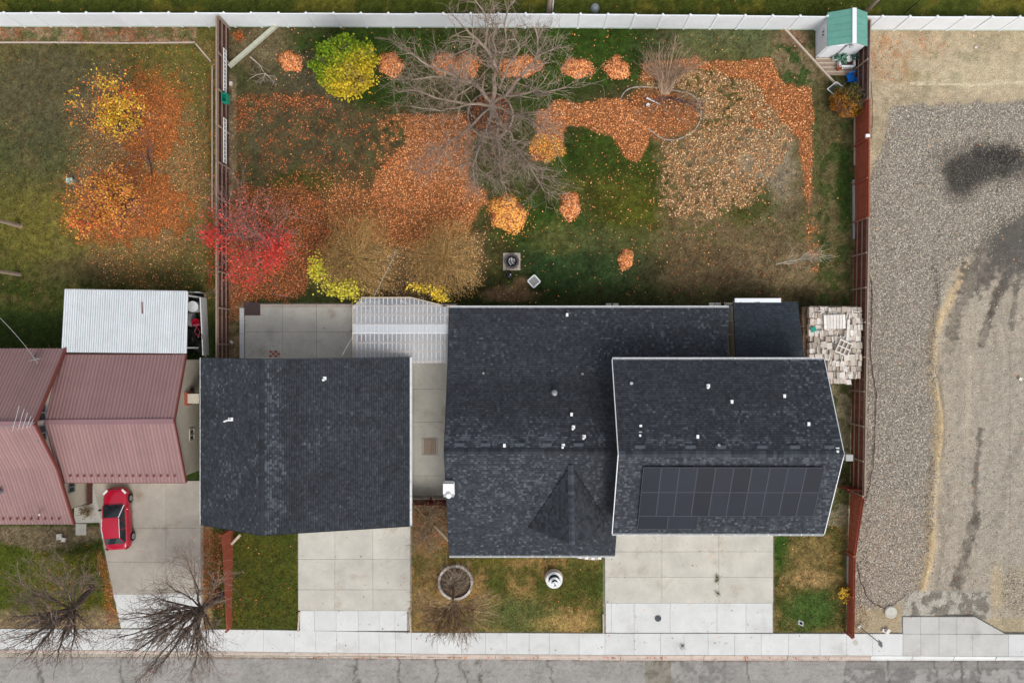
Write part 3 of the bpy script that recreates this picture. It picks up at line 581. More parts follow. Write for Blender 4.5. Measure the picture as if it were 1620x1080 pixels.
# sidewalk + kerb
d = yard_root('sidewalk', 810, 1016)
jx = list(range(-140, 380, 38)) + [417, 466, 500, 533, 568, 600, 626, 651, 692, 730, 768, 802, 837, 869, 916, 957, 1003, 1045, 1082, 1120, 1162, 1204, 1247, 1297, 1339, 1380, 1428, 1456, 1485, 1513, 1538, 1595, 1635, 1675, 1715]
yt = lambda x: np.interp(x, [-140, 400, 650, 950, 1340, 1700], [993, 995, 999.5, 1001, 1001.5, 1003]); yb = lambda x: np.interp(x, [-140, 0, 400, 650, 950, 1340, 1700], [1026, 1026, 1030, 1033, 1035, 1036, 1038])
for a, b in zip(jx[:-1], jx[1:]): slab('slab', [(a, yt(a)), (b, yt(b)), (b, yb(b)), (a, yb(a))], d, M['conc_mid'] if 1400 < a < 1560 else M['conc_new'])
kb = yard_root('kerb', 810, 1040); jk = list(range(-140, 1720, 66))
for a, b in zip(jk[:-1], jk[1:]):
    mb = MB(); A, B = W(a + .4, yb(a) + .4, 0), W(b - .4, yb(b) + .4, 0); C_, D_ = W(b - .4, yk(b) + .3, 0), W(a + .4, yk(a) + .3, 0)
    dr = .0 if not (470 < a < 650 or 950 < a < 1225 or 1340 < a < 1560 or 160 < a < 320) else .05
    A[2] = B[2] = .04; mid = .35; A2, B2 = A + (D_ - A) * mid, B + (C_ - B) * mid; A2[2] = B2[2] = .03 - dr; D2, C2 = D_.copy(), C_.copy(); D2[2] = C2[2] = -.105
    e = .62; A3, B3 = A + (D_ - A) * e, B + (C_ - B) * e; A3[2] = B3[2] = -.09; lo = [np.array([v[0], v[1], -.3]) for v in (A, B, C_, D_)]
    mb.add([A, B, A2, B2, A3, B3, D2, C2, lo[0], lo[1], lo[3], lo[2]], [(0, 2, 3, 1), (2, 4, 5, 3), (4, 6, 7, 5), (8, 0, 1, 9), (6, 10, 11, 7), (0, 8, 10, 6, 4, 2), (1, 3, 5, 7, 11, 9)])
    mb.build('kerb_stone', M['kerb'] if a < 1335 else M['conc_new'], kb)
d = yard_root('driveway', 1500, 990)
for P4 in ([(1428, 975), (1456, 975), (1456, 1002), (1428, 1002)], [(1456, 975), (1485, 975), (1485, 1002), (1456, 1002)], [(1485, 975), (1513, 975), (1513, 1002), (1485, 1002)], [(1513, 975), (1542, 975), (1590, 1002), (1513, 1002)]): slab('slab', P4, d, M['conc_mid'])
for (px, py, r) in ((1041, 977.5, 5.2), (1353.5, 1016, 4)):
    o = MB().lathe(W(px, py, .05), [(0, 0), (r / 23 * .2, .012), (r / 23 * .6, .006), (r / 23, .012), (r / 23, -.03)][::-1], 18).build('manhole_cover', M['solarframe'] if px < 1100 else M['conc'], at=W(px, py, .05))
    tag(o, 'round grey metal cover in the pale apron of the right driveway' if px < 1100 else 'small round concrete cover in the sidewalk below the red fence', 'manhole cover')

# ---------------------------------------------------------------- roofs
def axes(poly):
    p = np.array(poly, float); u = p[1] - p[0]; u /= np.linalg.norm(u); n = np.cross(u, p[-1] - p[0]); n /= np.linalg.norm(n)
    if n[2] < 0: n = -n
    v = np.cross(n, u)
    if v[2] < 0: v = -v
    uv = np.stack([(p - p[0]) @ u, (p - p[0]) @ v], 1); return p[0], u, v, n, uv
def span(uv, val, ax):
    """interval on the other axis where the convex polygon is cut at ax==val"""
    r = []
    for i in range(len(uv)):
        a, b = uv[i], uv[(i + 1) % len(uv)]
        if (a[ax] - val) * (b[ax] - val) <= 0 and abs(a[ax] - b[ax]) > 1e-9:
            t = (val - a[ax]) / (b[ax] - a[ax]); r.append(a[1 - ax] + t * (b[1 - ax] - a[1 - ax]))
    return (min(r), max(r)) if len(r) > 1 else None
def deck(poly, mb, th=.14):
    p = [np.array(q, float) for q in poly]
    if np.cross(p[1] - p[0], p[2] - p[1])[2] < 0: p = p[::-1]
    n = len(p); mb.add(p + [q - np.array([0, 0, th]) for q in p], [tuple(range(n)), tuple(range(2 * n - 1, n - 1, -1))] + [(i, n + i, n + (i + 1) % n, (i + 1) % n) for i in range(n)])
SH_BASE = lin((57, 61, 67)) * GAIN
def shingles(polys, parent, wear=None, expo=.142, tab=(.11, .21), var=.3, tint=(1, 1, 1)):
    V = []; C = []
    for poly in polys:
        o0, u, v, n, uv = axes(poly); vmax = uv[:, 1].max(); k = 0; y = 0.0
        while y < vmax - .02:
            s = span(uv, min(y + expo * .5, vmax - .01), 1)
            if s:
                x = s[0] - random.random() * .25; 
                while x < s[1]:
                    wd = random.uniform(*tab); a, b = max(x, s[0]), min(x + wd - .008, s[1]); x += wd
                    if b - a < .03: continue
                    h = .012 + random.random() * .010; y1 = min(y + expo + .01, vmax)
                    P0 = o0 + u * a + v * y + n * .004; P1 = o0 + u * b + v * y + n * .004
                    h += .006; T0 = P0 + n * h; T1 = P1 + n * h; B0 = o0 + u * a + v * y1 + n * .006; B1 = o0 + u * b + v * y1 + n * .006
                    sh_ = .66; X0 = T0 + (B0 - T0) * sh_; X1 = T1 + (B1 - T1) * sh_; V.append((T0, T1, X1, X0)); V.append((X0, X1, B1, B0)); V.append((P0, P1, T1, T0))
                    c = SH_BASE * np.array(tint) * (1 - var + 2 * var * random.random() ** 1.3)
                    if random.random() < .12: c = c * 1.28
                    if wear is not None:
                        m = (T0 + B1) / 2; d_ = HC - m[2]; wv = wear(CX0 + m[0] * FP / d_, CY0 - m[1] * FP / d_)
                        if wv > 0 and random.random() < wv * .7: c = c * .7 + lin((108, 114, 122)) * GAIN * random.uniform(.15, .5)
                        elif wv < 0: c = c * (1 + wv * .5)
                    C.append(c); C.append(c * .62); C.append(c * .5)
            y += expo; k += 1
    V = np.array(V).reshape(-1, 3)
    o = npmesh('shingles', V, np.arange(len(V)).reshape(-1, 4), M['shingle'], parent, np.array(C)); o['kind'] = 'stuff'; return o
def ridge_caps(a, b, parent, wd=.32, n_off=.03, light=1.0, slope=.4):
    mb = MB(); L = np.linalg.norm(b - a); k = int(L / .2); t = (b - a) / L; s = np.cross(t, (0, 0, 1)); s /= np.linalg.norm(s)
    for i in range(k):
        p = a + t * (i * L / k); q = p + t * (L / k * 1.08); c = tuple(SH_BASE * light * random.uniform(.6, 1.25)); h0, h1 = n_off + .014, n_off
        dz = np.array([0, 0, 1.0]); e = wd / 2
        mb.add([p - s * e + dz * (h0 - e * slope), p + dz * h0, p + s * e + dz * (h0 - e * slope), q - s * e + dz * (h1 - e * slope), q + dz * h1, q + s * e + dz * (h1 - e * slope), p - s * e + dz * (h0 - e * slope - .02), p + dz * (h0 - .02), p + s * e + dz * (h0 - e * slope - .02)],
               [(0, 1, 4, 3), (1, 2, 5, 4), (6, 7, 1, 0), (7, 8, 2, 1)], c)
    o = mb.build('ridge_cap', M['shingle'], parent); o['kind'] = 'stuff'; return o
def gutter(a, b, parent, out, mat_=None, hang=.85):
    """open trough along a-b; out = unit vector away from the roof"""
    a = np.array(a, float); b = np.array(b, float); out = np.array(out, float); z = np.array([0, 0, 1.0]); mb = MB()
    mb.bar(a + out * .13 - z * .05, b + out * .13 - z * .05, .022, .11); mb.bar(a + out * .065 - z * .11, b + out * .065 - z * .11, .10, .012); mb.bar(a + out * .006 - z * .07, b + out * .006 - z * .07, .012, .10)
    t = (b - a) / np.linalg.norm(b - a)
    for e in (a, b): mb.bar(e + out * .0 - z * .055, e + out * .13 - z * .055, .012, .10)
    g = mb.build('gutter', mat_ or M['white'], parent); L = np.linalg.norm(b - a)
    me = None
    for i in range(1, int(L / hang)):
        p = a + t * i * L / int(L / hang)
        if me is None:
            h = MB().bar(p + out * .0, p + out * .125, .045, .012).build('hanger', M['white'], None, at=p); me = h.data; h.parent = g; h.location = p - org(g)
        else: piece('hanger', me, g, p)
    return g
def walls(name, corners, z0, tops, parent, mat_):
    """one wall mesh per side; tops: height at every corner (gable peaks given as extra corners)"""
    mb = MB(); n = len(corners)
    for i in range(n):
        a, b = corners[i], corners[(i + 1) % n]
        mb.add([(a[0], a[1], z0), (b[0], b[1], z0), (b[0], b[1], tops[(i + 1) % n]), (a[0], a[1], tops[i])], [(0, 1, 2, 3)])
    return mb.build(name, mat_, parent)
def window(parent, c, w_, h, nrm, fm=None, vert=1):
    """window on a wall: c centre, nrm 'x+'..; frame bars + pane"""
    c = np.array(c, float); n = np.array({'e': (1, 0, 0), 'w': (-1, 0, 0), 'n': (0, 1, 0), 's': (0, -1, 0)}[nrm], float); s = np.cross((0, 0, 1.0), n); z = np.array([0, 0, 1.0])
    mb = MB(); f = .06
    for (a, b) in (((-1, -1), (1, -1)), ((-1, 1), (1, 1)), ((-1, -1), (-1, 1)), ((1, -1), (1, 1)), ((0, -1), (0, 1))):
        A = c + s * a[0] * w_ / 2 + z * a[1] * h / 2 + n * .03; B = c + s * b[0] * w_ / 2 + z * b[1] * h / 2 + n * .03; mb.bar(A, B, f, f, up=n)
    fr = mb.build('window', fm or M['white'], parent)
    A = c - s * w_ / 2 - z * h / 2 + n * .012; mb = MB().add([A, A + s * w_, A + s * w_ + z * h, A + z * h], [(0, 1, 2, 3)]); mb.build('pane', M['glass'], fr); return fr
def garage_door(parent, x0, x1, y, h):
    g = MB().box(((x0 + x1) / 2, y, h / 2 + .03), (x1 - x0, .04, h)).build('garage_door', M['white'], parent)
    for i in range(4): 
        for j in range(4):
            w_ = (x1 - x0) / 4; MB().box((x0 + w_ * (j + .5), y - .025, .03 + h / 4 * (i + .5)), (w_ - .12, .02, h / 4 - .1)).build('door_panel', M['white'], g)
def plumbing(parent, px, py, z, kind='pipe'):
    p = W(px, py, z)
    mb = MB()
    if kind == 'pipe': mb.lathe(p, [(.09, -.12), (.09, .0), (.06, .04), (.06, .24), (.045, .24), (.045, .1)], 10)
    elif kind == 'box': mb.box(p + (0, 0, .06), (.15, .21, .18), 0)
    elif kind == 'hood': mb.box(p + (0, 0, .04), (.2, .2, .1)); mb.lathe(p + (-.05, -.1, .0), [(.075, 0), (.075, .22), (.0, .26)], 10)
    elif kind == 'elbow': mb.box(p, (.3, .22, .07)); mb.tube([p + (0, 0, .0), p + (0, 0, .25), p + (-.16, -.06, .34), p + (-.3, -.12, .3)], .05, 8)
    elif kind == 'cap': mb.lathe(p, [(.2, -.1), (.16, .05), (.1, .06), (.1, .22), (.17, .24), (.17, .3), (.05, .36)], 14)
    return mb.build('roof_vent', M['white'] if kind != 'cap' else M['zinc'], parent)
def boxvent(parent, px, py, z, light=1.0, n=None):
    p = W(px, py, z); c = tuple(SH_BASE * light)
    mb = MB().col(c)
    if n: mb.lathe(p - (0, 0, .08), [(.3, 0), (.3, .10), (.22, .17), (0, .19)], n)
    else: mb.box(p - (0, 0, .03), (.62, .4, .16)); mb.box(p + (0, 0, .06), (.54, .32, .03), c_=tuple(np.array(c) * 1.2))
    return mb.build('roof_vent', M['shingle'], parent)

# -- garage house (left, dark shingle, ridge north-south)
NW, NE = W(315, 566, 3.0), W(648, 565.5, 3.0); SW, SE = W(319.5, 829, 3.0), W(648.5, 831.5, 3.0); RN, RS = W(411, 568.5, 5.2), W(416, 846, 5.2); RN[0] = RS[0] = -15.48; NW[0] = SW[0] = -20.22; NE[0] = SE[0] = -6.78
h = root('garage_house', ((NW + SE) / 2) * (1, 1, 0), 'dark shingled garage with a north-south ridge beside the maroon-roofed house', 'house')
mb = MB(); deck([NE, SE, RS, RN], mb); deck([SW, NW, RN, RS], mb); rf = mb.build('roof', M['deck'], h)
def wearL(px, py):
    b = math.exp(-((px - 424) / 16) ** 2) * .75 + .5 * math.exp(-((px - 345) / 30) ** 2) * float(vn(np.array(px), np.array(py), 30, 3)); 
    b += 1.1 * max(0, float(vn(np.array(px), np.array(py), 18, 6)) - .6) * (px < 560)
    for vy in (621, 687, 730, 788): b += .9 * math.exp(-((px - 440) / 14) ** 2 - ((py - vy - 12) / 12) ** 2)
    dk = math.exp(-((px - 462) / 12) ** 2) * .7 + 1.2 * max(0, float(vn(np.array(px), np.array(py), 26, 8)) - .6)
    return b * .75 if b > dk else -min(dk, .3)
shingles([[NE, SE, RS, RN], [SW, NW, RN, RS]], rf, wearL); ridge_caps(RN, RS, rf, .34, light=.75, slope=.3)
for vy in (621, 687, 730, 788): boxvent(rf, 438, vy, 4.85, .75, 12)
plumbing(rf, 514, 598, 4.3, 'hood'); plumbing(rf, 365, 663, 4.25, 'elbow')
gutter(NE + (0, 0, -.02), SE + (0, 0, -.02), h, (1, 0, 0))
mb = MB(); mb.bar(NW + (-.02, 0, -.05), SW + (-.02, 0, -.05), .05, .14)
mb.build('fascia', M['white'], h); mb = MB(); mb.bar(NW + (0, .03, -.06), RN + (0, .03, -.06), .03, .12); mb.bar(NE + (0, .03, -.06), RN + (0, .03, -.06), .03, .12); mb.build('rake_board', M['deck'], h); mb = MB(); mb.bar(SW - (0, .03, .06), RS - (0, .03, .06), .03, .12); mb.bar(SE - (0, .03, .06), RS - (0, .03, .06), .03, .12)
mb.build('rake_board', M['deck'], h)
x0, x1, y0, y1 = SW[0] + .4, SE[0] - .4, SW[1] + .5, NW[1] - .4; xr = RN[0]
walls('wall', [(x0, y0), (xr, y0), (x1, y0), (x1, y1), (xr, y1), (x0, y1)], 0, [2.9, 4.95, 2.75, 2.75, 4.95, 2.9], h, M['siding_grey'])
garage_door(h, -13.6, -8.6, y0 - .03, 2.2)
mb = MB(); mb.tube([NE + (-.3, .2, -.3), NE + (-.32, .2, -2.9)], .04, 6); mb.build('downspout', M['white'], h)

# -- middle house (single storey, long ridge east-west, low back addition)
e = 2.7; ridY = 6.27; zr = 5.8
def mp(px, py, z): return W(px, py, z)
A0 = mp(711, 878, 2.75); A1 = mp(973, 878, 2.75); R0 = mp(703, 714, zr); R1 = mp(985, 714, zr); K0 = mp(708, 597, 3.9); K1 = mp(1152, 597, 3.9); K1 = W(1150, 597, 3.9); N0 = mp(711.5, 487, 2.7); N1 = mp(1153, 487, 2.7)
R1b = W(1146, 714, zr); A1x = A1
h = root('middle_house', ((A0 + N1) / 2) * (1, 1, 0), 'single-storey house with dark shingled roof and triangular dormer between the two garages', 'house')
mb = MB(); planes = [[A0, A1, R1, R0], [K1, K0, R0, R1b], [N1, N0, K0, K1]]
for p in planes: deck(p, mb)
rf = mb.build('roof', M['deck'], h)
def wearShadeM(px, py):
    p1, p2 = np.array(px), np.array(py)
    b = math.exp(-((py - 697) / 9) ** 2) * (.5 + .9 * (float(vn(p1, p2, 22, 4)) > .45)) + .55 * math.exp(-((py - 676) / 14) ** 2) * (float(vn(p1, p2, 12, 5)) > .52)
    b += .35 * (py > 718) * float(vn(p1, p2, 30, 7)) + .22 * (717 < py < 820) + .3 * (py < 590) * (float(vn(p1, p2, 26, 2)) - .2)
    dk = .75 * sst(935, 968, px) * (py > 580) + .25 * (604 < py < 660)  # pale wear left out beside the right house: its shadow put into colour
    return b if b > dk else -float(dk) * .0 - (.25 if 604 < py < 660 else 0)
shingles(planes, rf, wearShadeM); ridge_caps(R0, R1 + (-.1, 0, 0), rf, .34, light=.8, slope=.4)
# dormer gable
DL, DR = W(836, 834, 3.62), W(968, 836, 3.6); DA = W(903, 735, 5.5); DF = W(905, 861, 5.5)
mb = MB(); off = np.array([0, 0, .05]); dl = [DF + off, DL + off, DA + off]; dr = [DR + off, DF + off, DA + off]
dorm = MB().add([DF + off, DL + off, DA + off, DR + off, DF - (0, 0, .12), DL - (0, 0, .12), DR - (0, 0, .12), (DL + DR) / 2 - (0, 0, .3)], [(0, 2, 1), (0, 3, 2), (0, 1, 5, 4), (0, 4, 6, 3), (4, 5, 7), (4, 7, 6)]).build('dormer', M['deck'], h)
# slopes: eave-parallel courses run along the ridge direction
def dshing(tri, shade):
    # tri: valley line foot, front ridge, apex; courses parallel to the ridge
    DFp, Dv, DAp = tri; uu = (DFp - DAp); uu /= np.linalg.norm(uu); n = np.cross(uu, Dv - DAp); n /= np.linalg.norm(n); n = n if n[2] > 0 else -n
    vv = np.cross(n, uu); vv = vv if vv[2] > 0 else -vv; p = np.array([DAp, DFp, Dv]); uv = np.stack([(p - Dv) @ uu, (p - Dv) @ vv], 1)
    V, C = [], []; y = 0.0; vm = uv[:, 1].max()
    while y < vm:
        s = span(uv, min(y + .08, vm - .01), 1)
        if s:
            x = s[0]
            while x < s[1]:
                wd = random.uniform(.15, .32); a, b = x, min(x + wd - .01, s[1]); x += wd
                if b - a < .02: continue
                f = lambda q, r, hh: Dv + uu * q + vv * r + n * hh
                V += [(f(a, y, .026), f(b, y, .026), f(b, min(y + .175, vm), .008), f(a, min(y + .175, vm), .008)), (f(a, y, .004), f(b, y, .004), f(b, y, .026), f(a, y, .026))]
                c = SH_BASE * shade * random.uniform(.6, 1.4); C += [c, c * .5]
        y += .165
    V = np.array(V).reshape(-1, 3); o = npmesh('shingles', V, np.arange(len(V)).reshape(-1, 4), M['shingle'], dorm, np.array(C)); o['kind'] = 'stuff'
dshing(dl[:1] + [dl[1], dl[2]], .8); dshing([dr[1], dr[0], dr[2]], .85); ridge_caps(DA + off, DF + off, dorm, .36, light=1.5, slope=.7)
for (px, py, z, k) in ((765, 590, 3.7, 'pipe'), (921, 591, 3.7, 'pipe'), (877, 621, 4.4, 'cap'), (904, 655, 4.9, 'box'), (907, 675, 5.2, 'hood'), (924, 690, 5.4, 'hood'), (891, 704, 5.6, 'hood'), (798, 704, 5.6, 'box'), (897, 498, 2.9, 'box')):
    plumbing(rf, px, py, z, k)
for px in (727, 768, 822, 865, 915): boxvent(rf, px, 705, 5.62, 1.5)
gutter(N1 + (0, 0, -.02), N0 + (0, 0, -.02), h, (0, 1, 0)); gutter(A0 + (0, 0, -.02), A1 + (0, 0, -.02), h, (0, -1, 0))
mb = MB()
for a, b in ((A0, R0), (R0, K0), (K0, N0)): mb.bar(a + (-.02, 0, -.06), b + (-.02, 0, -.06), .04, .13)
mb.build('rake_board', M['deck'], h)
x0, xa, x1 = A0[0] + .35, A1[0] - .35, N1[0] - .35
walls('wall', [(x0, A0[1] + .6), (xa, A0[1] + .6), (xa, -7.0), (x1, -7.0), (x1, N0[1] - .45), (x0, N0[1] - .45), (x0, K0[1]), (x0, R0[1])], 0, [2.75, 2.75, 3.2, 3.2, 2.6, 2.6, 3.7, 5.6], h, M['siding'])
for wx in (-2.5, -.2, 5.5, 9.5): window(h, (wx, N0[1] - .45, 1.6), 1.2, 1.1, 'n')
window(h, (-1.8, A0[1] + .6, 1.5), 1.6, 1.2, 's'); MB().box((1.6, A0[1] + .57, 1.05), (.95, .05, 2.05)).build('door', M['wood_maroon'], h)
# swamp cooler on the west eave
c = root('evaporative_cooler', W(709, 772, 3.2), 'white boxy rooftop cooler with a round cap on the west edge of the middle roof', 'air cooler')
q0 = W(711, 771, 4.75); MB().box(q0, (.62, .95, 1.0)).build('housing', M['siding_grey'], c); MB().box(q0 + (0, .05, .56), (.66, .62, .1)).build('lid', M['white'], c)
MB().lathe(q0 + (.02, -.34, .5), [(.17, 0), (.17, .22), (.12, .26), (0, .27)], 16).build('cap', M['white'], c)
mb = MB()
for i in range(7): mb.box(q0 + (0, .49, -.36 + i * .12), (.52, .02, .07))
for i in range(7): mb.box(q0 + (.325, 0, -.36 + i * .12), (.02, .8, .07))
mb.build('louvre', M['white'], c)

# -- right house (two storeys, ridge east-west, solar array)
zE, zR = 5.4, 7.8; NW, NE = W(970.5, 568, zE), W(1307, 570, zE); SW, SE = W(967.5, 843, zE), W(1300, 843.5, zE); RW, RE = W(977.5, 718, zR), W(1335, 718, zR)
SE[0] = NE[0] = (SE[0] + NE[0]) / 2; NW[0] = SW[0] = (NW[0] + SW[0]) / 2; NW[1] = NE[1] = (NW[1] + NE[1]) / 2
RE[0] = NE[0] + .02; RW[0] = NW[0]
h = root('right_house', ((NW + SE) / 2) * (1, 1, 0), 'two-storey house with solar panels on its dark shingled roof', 'house')
S_ = [SW, SE, RE, RW]; N_ = [NE, NW, RW, RE]; mb = MB(); deck(S_, mb); deck(N_, mb); rf = mb.build('roof', M['deck'], h)
def wearR(px, py):
    p1, p2 = np.array(px), np.array(py)
    b = .9 * math.exp(-((py - 700) / 8) ** 2) * (float(vn(p1, p2, 24, 4)) > .4) + .9 * math.exp(-((py - 727) / 6) ** 2) + .35 * (float(vn(p1, p2, 14, 5)) > .66) * (640 < py < 700)
    b += .45 * (px > 1290) * (py > 735) * float(vn(p1, p2, 20, 3)) + .35 * (px < 1015) * (py > 730) * float(vn(p1, p2, 10, 3)) + .25 * (py > 735)
    b += .3 * (px > 1240) * (py < 690)
    return b
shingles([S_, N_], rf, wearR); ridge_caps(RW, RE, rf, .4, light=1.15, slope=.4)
for px in (1012, 1092, 1140, 1205, 1257, 1311): boxvent(rf, px, 709, 7.62, 1.6)
for (px, py, z, k) in ((999, 606, 6.1, 'pipe'), (1120, 610, 6.1, 'hood'), (1157, 635, 6.5, 'box'), (1240, 626, 6.3, 'box'), (1013, 674, 7.0, 'box'), (1013, 685, 7.2, 'hood'), (1103, 690, 7.3, 'box'), (1278, 670, 7.0, 'box'), (1324, 710, 7.6, 'hood'), (1136, 703, 7.5, 'pipe')):
    plumbing(rf, px, py, z, k)
gutter(NE + (0, 0, -.02), NW + (0, 0, -.02), h, (0, 1, 0), hang=.65); gutter(SW + (0, 0, -.02), SE + (0, 0, -.02), h, (0, -1, 0), hang=.65)
mb = MB()
for a, b in ((NW, RW), (SW, RW)): mb.bar(a + (-.03, 0, .0), b + (-.03, 0, .0), .04, .14)
mb.build('fascia', M['white'], h); mb = MB()
for a, b in ((NE, RE), (SE, RE)): mb.bar(a + (.03, 0, -.05), b + (.03, 0, -.05), .04, .13)
mb.build('fascia', M['white'], h)
x0, x1, y0, y1 = SW[0] + .3, SE[0] - .35, SW[1] + .5, NW[1] - .45; yr = RW[1]
walls('wall', [(x0, y0), (x1, y0), (x1, yr), (x1, y1), (x0, y1), (x0, yr)], 0, [5.3, 5.3, 7.55, 5.3, 5.3, 7.55], h, M['siding'])
garage_door(h, 7.2, 12.2, y0 - .03, 2.4); garage_door(h, 13.2, 16.6, y0 - .03, 2.4)
for wx in (8.5, 12, 16): window(h, (wx, y0, 4.2), 1.4, 1.1, 's')
for wx in (9, 16): window(h, (wx, y1, 4.3), 1.2, 1, 'n')
MB().box(W(1341, 723, 3.2), (.45, .4, .5)).build('meter_box', M['siding_grey'], h)
# solar array: every panel a part
o0, u, v, n, uv = axes(S_)
def roofpt(px, py):
    """point of the south slope seen at a plan position"""
    r = np.array([(px - CX0) / FP, -(py - CY0) / FP, -1.0]); t = ((o0 - np.array([0, 0, HC])) @ n) / (r @ n); return np.array([0, 0, HC]) + r * t
ar = root('solar_array', roofpt(1015, 830), 'large black solar array in three rows on the south slope of the right roof', 'solar panels')
q0 = roofpt(1017, 736); V0 = (q0 - o0) @ v; U0 = (q0 - o0) @ u; q1 = roofpt(1303, 736); U1 = (q1 - o0) @ u; q2 = roofpt(1010, 775.5); V2 = (q2 - o0) @ v; q3 = roofpt(1005, 813); V3 = (q3 - o0) @ v; V4 = (roofpt(1005, 833.5) - o0) @ v
pw = (U1 - U0) / 10
def panel(ua, ub, va, vb):
    ua += .012; ub -= .012; va += .012; vb -= .012; f = lambda a, b, hh: o0 + u * a + v * b + n * hh; ctr = f((ua + ub) / 2, (va + vb) / 2, .12)
    mb = MB(); hh = .155
    P = [f(ua, va, hh), f(ub, va, hh), f(ub, vb, hh), f(ua, vb, hh)]
    for i in range(4): mb.bar(P[i], P[(i + 1) % 4], .03, .045, up=n)
    fr = mb.build('solar_panel', M['solarframe'], ar)
    e = .02; Q = [f(ua + e, va + e, hh + .012), f(ub - e, va + e, hh + .012), f(ub - e, vb - e, hh + .012), f(ua + e, vb - e, hh + .012)]
    Q2 = [p - n * .02 for p in Q]; MB().add(Q + Q2, [(0, 1, 2, 3), (7, 6, 5, 4)]).build('glass', M['solar'], fr)
for i in range(10): panel(U0 + i * pw, U0 + (i + 1) * pw, V2, V0); panel(U0 + i * pw, U0 + (i + 1) * pw, V3, V2)
for i in range(2): panel(U0 + i * pw * 1.72, U0 + (i + 1) * pw * 1.72, V4, V3)
mb = MB()
for vv_ in (V0 - .35, V2 + .35, V2 - .35, V3 + .35): mb.bar(o0 + u * (U0 + .1) + v * vv_ + n * .07, o0 + u * (U1 - .1) + v * vv_ + n * .07, .04, .1, up=n)
for vv_ in (V3 - .25, V4 + .25): mb.bar(o0 + u * (U0 + .1) + v * vv_ + n * .07, o0 + u * (U0 + 3.2 * pw) + v * vv_ + n * .07, .04, .1, up=n)
mb.build('mounting_rail', M['black'], ar)

# -- small black lean-to roof
z = 2.6; P4 = [W(1160, 478, z - .15), W(1262, 477, z - .15), W(1272, 567, z + .3), W(1164, 565, z + .3)]
h = root('shed', W(1210, 520, 0), 'small dark shingled lean-to shed with a white gutter beside the woodpile', 'shed'); mb = MB(); deck(P4, mb); rf = mb.build('roof', M['deck'], h)
pp = [P4[1], P4[0], P4[3], P4[2]]; shingles([pp], rf, None, tint=(.8, .9, .95), var=.22)
g = MB(); g.bar(P4[0] + (.1, .12, -.02), P4[0] + (3.1, .12, -.02), .27, .1); g.build('gutter', M['vinyl'], h)
x0, x1, y0, y1 = P4[3][0] + .25, P4[1][0] - .2, P4[3][1] + .1, P4[0][1] - .2
walls('wall', [(x0, y0), (x1, y0), (x1, y1), (x0, y1)], 0, [2.75, 2.75, 2.4, 2.4], h, M['siding'])
mb = MB(); mb.bar(W(1160, 477, 2.3), W(1165, 566, 2.6), .05, .1); mb.build('fascia', M['siding'], h)
MB().box(W(1212, 492, 0) * (1, 1, 0) + (0, .3, 1.0), (.9, .05, 2)).build('door', M['siding_grey'], h)
# stepping pavers in the gap beside it
g = root('trellis_frame', W(1156, 520, 0), 'tan wooden frame filling the gap between the middle house and the lean-to', 'frame'); mb = MB()
for y in (480, 507, 529, 563): mb.bar(W(1147, y, 1.2), W(1164, y, 1.2), .1, .1)
mb.bar(W(1147, 478, 1.2), W(1153, 566, 1.2), .1, .1); mb.bar(W(1161, 478, 1.2), W(1165, 566, 1.2), .1, .1); mb.build('rail', M['siding'], g)
mb = MB()
for px, py in ((1148, 480), (1162, 480), (1153, 564), (1165, 564)): mb.bar(W(px, py, 0) * (1, 1, 0), W(px, py, 1.2), .09, .09)
mb.build('post', M['siding'], g); MB().box(W(1155.5, 494, .9), (.45, 1.0, .3)).build('panel', M['siding_grey'], g)

# ---------------------------------------------------------------- metal roofs
def clip(poly, ax, val, keep_gt):
    out = []
    for i in range(len(poly)):
        a, b = np.array(poly[i]), np.array(poly[(i + 1) % len(poly)]); ia = (a[ax] > val) == keep_gt; ib = (b[ax] > val) == keep_gt
        if ia: out.append(a)
        if ia != ib: t = (val - a[ax]) / (b[ax] - a[ax]); out.append(a + t * (b - a))
    return out
def metal_roof(poly, parent, mat_, sheet=.86, rib=.215, rh=.03, name='roof_sheet', pan=S(136, 104, 103), top=S(154, 121, 118), kw=1.0):  # pan set darker than rib tops: rib shading put into the colour
    o0, u, v, n, uv = axes(poly); u0, u1 = uv[:, 0].min(), uv[:, 0].max(); k = max(1, int(round((u1 - u0) / sheet))); sw = (u1 - u0) / k
    for i in range(k):
        a, b = u0 + i * sw, u0 + (i + 1) * sw; c = clip(clip([tuple(p) for p in uv], 0, a + .003, True), 0, b - .003, False); pf = random.uniform(.97, 1.03)
        if len(c) < 3: continue
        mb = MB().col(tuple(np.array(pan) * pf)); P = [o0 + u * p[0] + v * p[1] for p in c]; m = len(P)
        if np.cross(P[1] - P[0], P[2] - P[1]) @ n < 0: P = P[::-1]
        mb.add(P + [p - n * .05 for p in P], [tuple(range(m)), tuple(range(2 * m - 1, m - 1, -1))] + [(j, m + j, m + (j + 1) % m, (j + 1) % m) for j in range(m)])
        nr = int(round(sw / rib))
        for j in range(nr):
            x = a + (j + .5) * sw / nr; s = span(uv, x, 0)
            if not s or s[1] - s[0] < .05: continue
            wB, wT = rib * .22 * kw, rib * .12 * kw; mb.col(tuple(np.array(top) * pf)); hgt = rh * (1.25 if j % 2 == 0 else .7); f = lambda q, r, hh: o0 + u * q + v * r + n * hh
            y0, y1 = s[0] + .004, s[1] - .004
            mb.add([f(x - wB, y0, .0005), f(x - wT, y0, hgt), f(x + wT, y0, hgt), f(x + wB, y0, .0005), f(x - wB, y1, .0005), f(x - wT, y1, hgt), f(x + wT, y1, hgt), f(x + wB, y1, .0005)],
                   [(0, 1, 5, 4), (1, 2, 6, 5), (2, 3, 7, 6), (3, 2, 1, 0), (4, 5, 6, 7)])
        mb.build(name, mat_, parent)
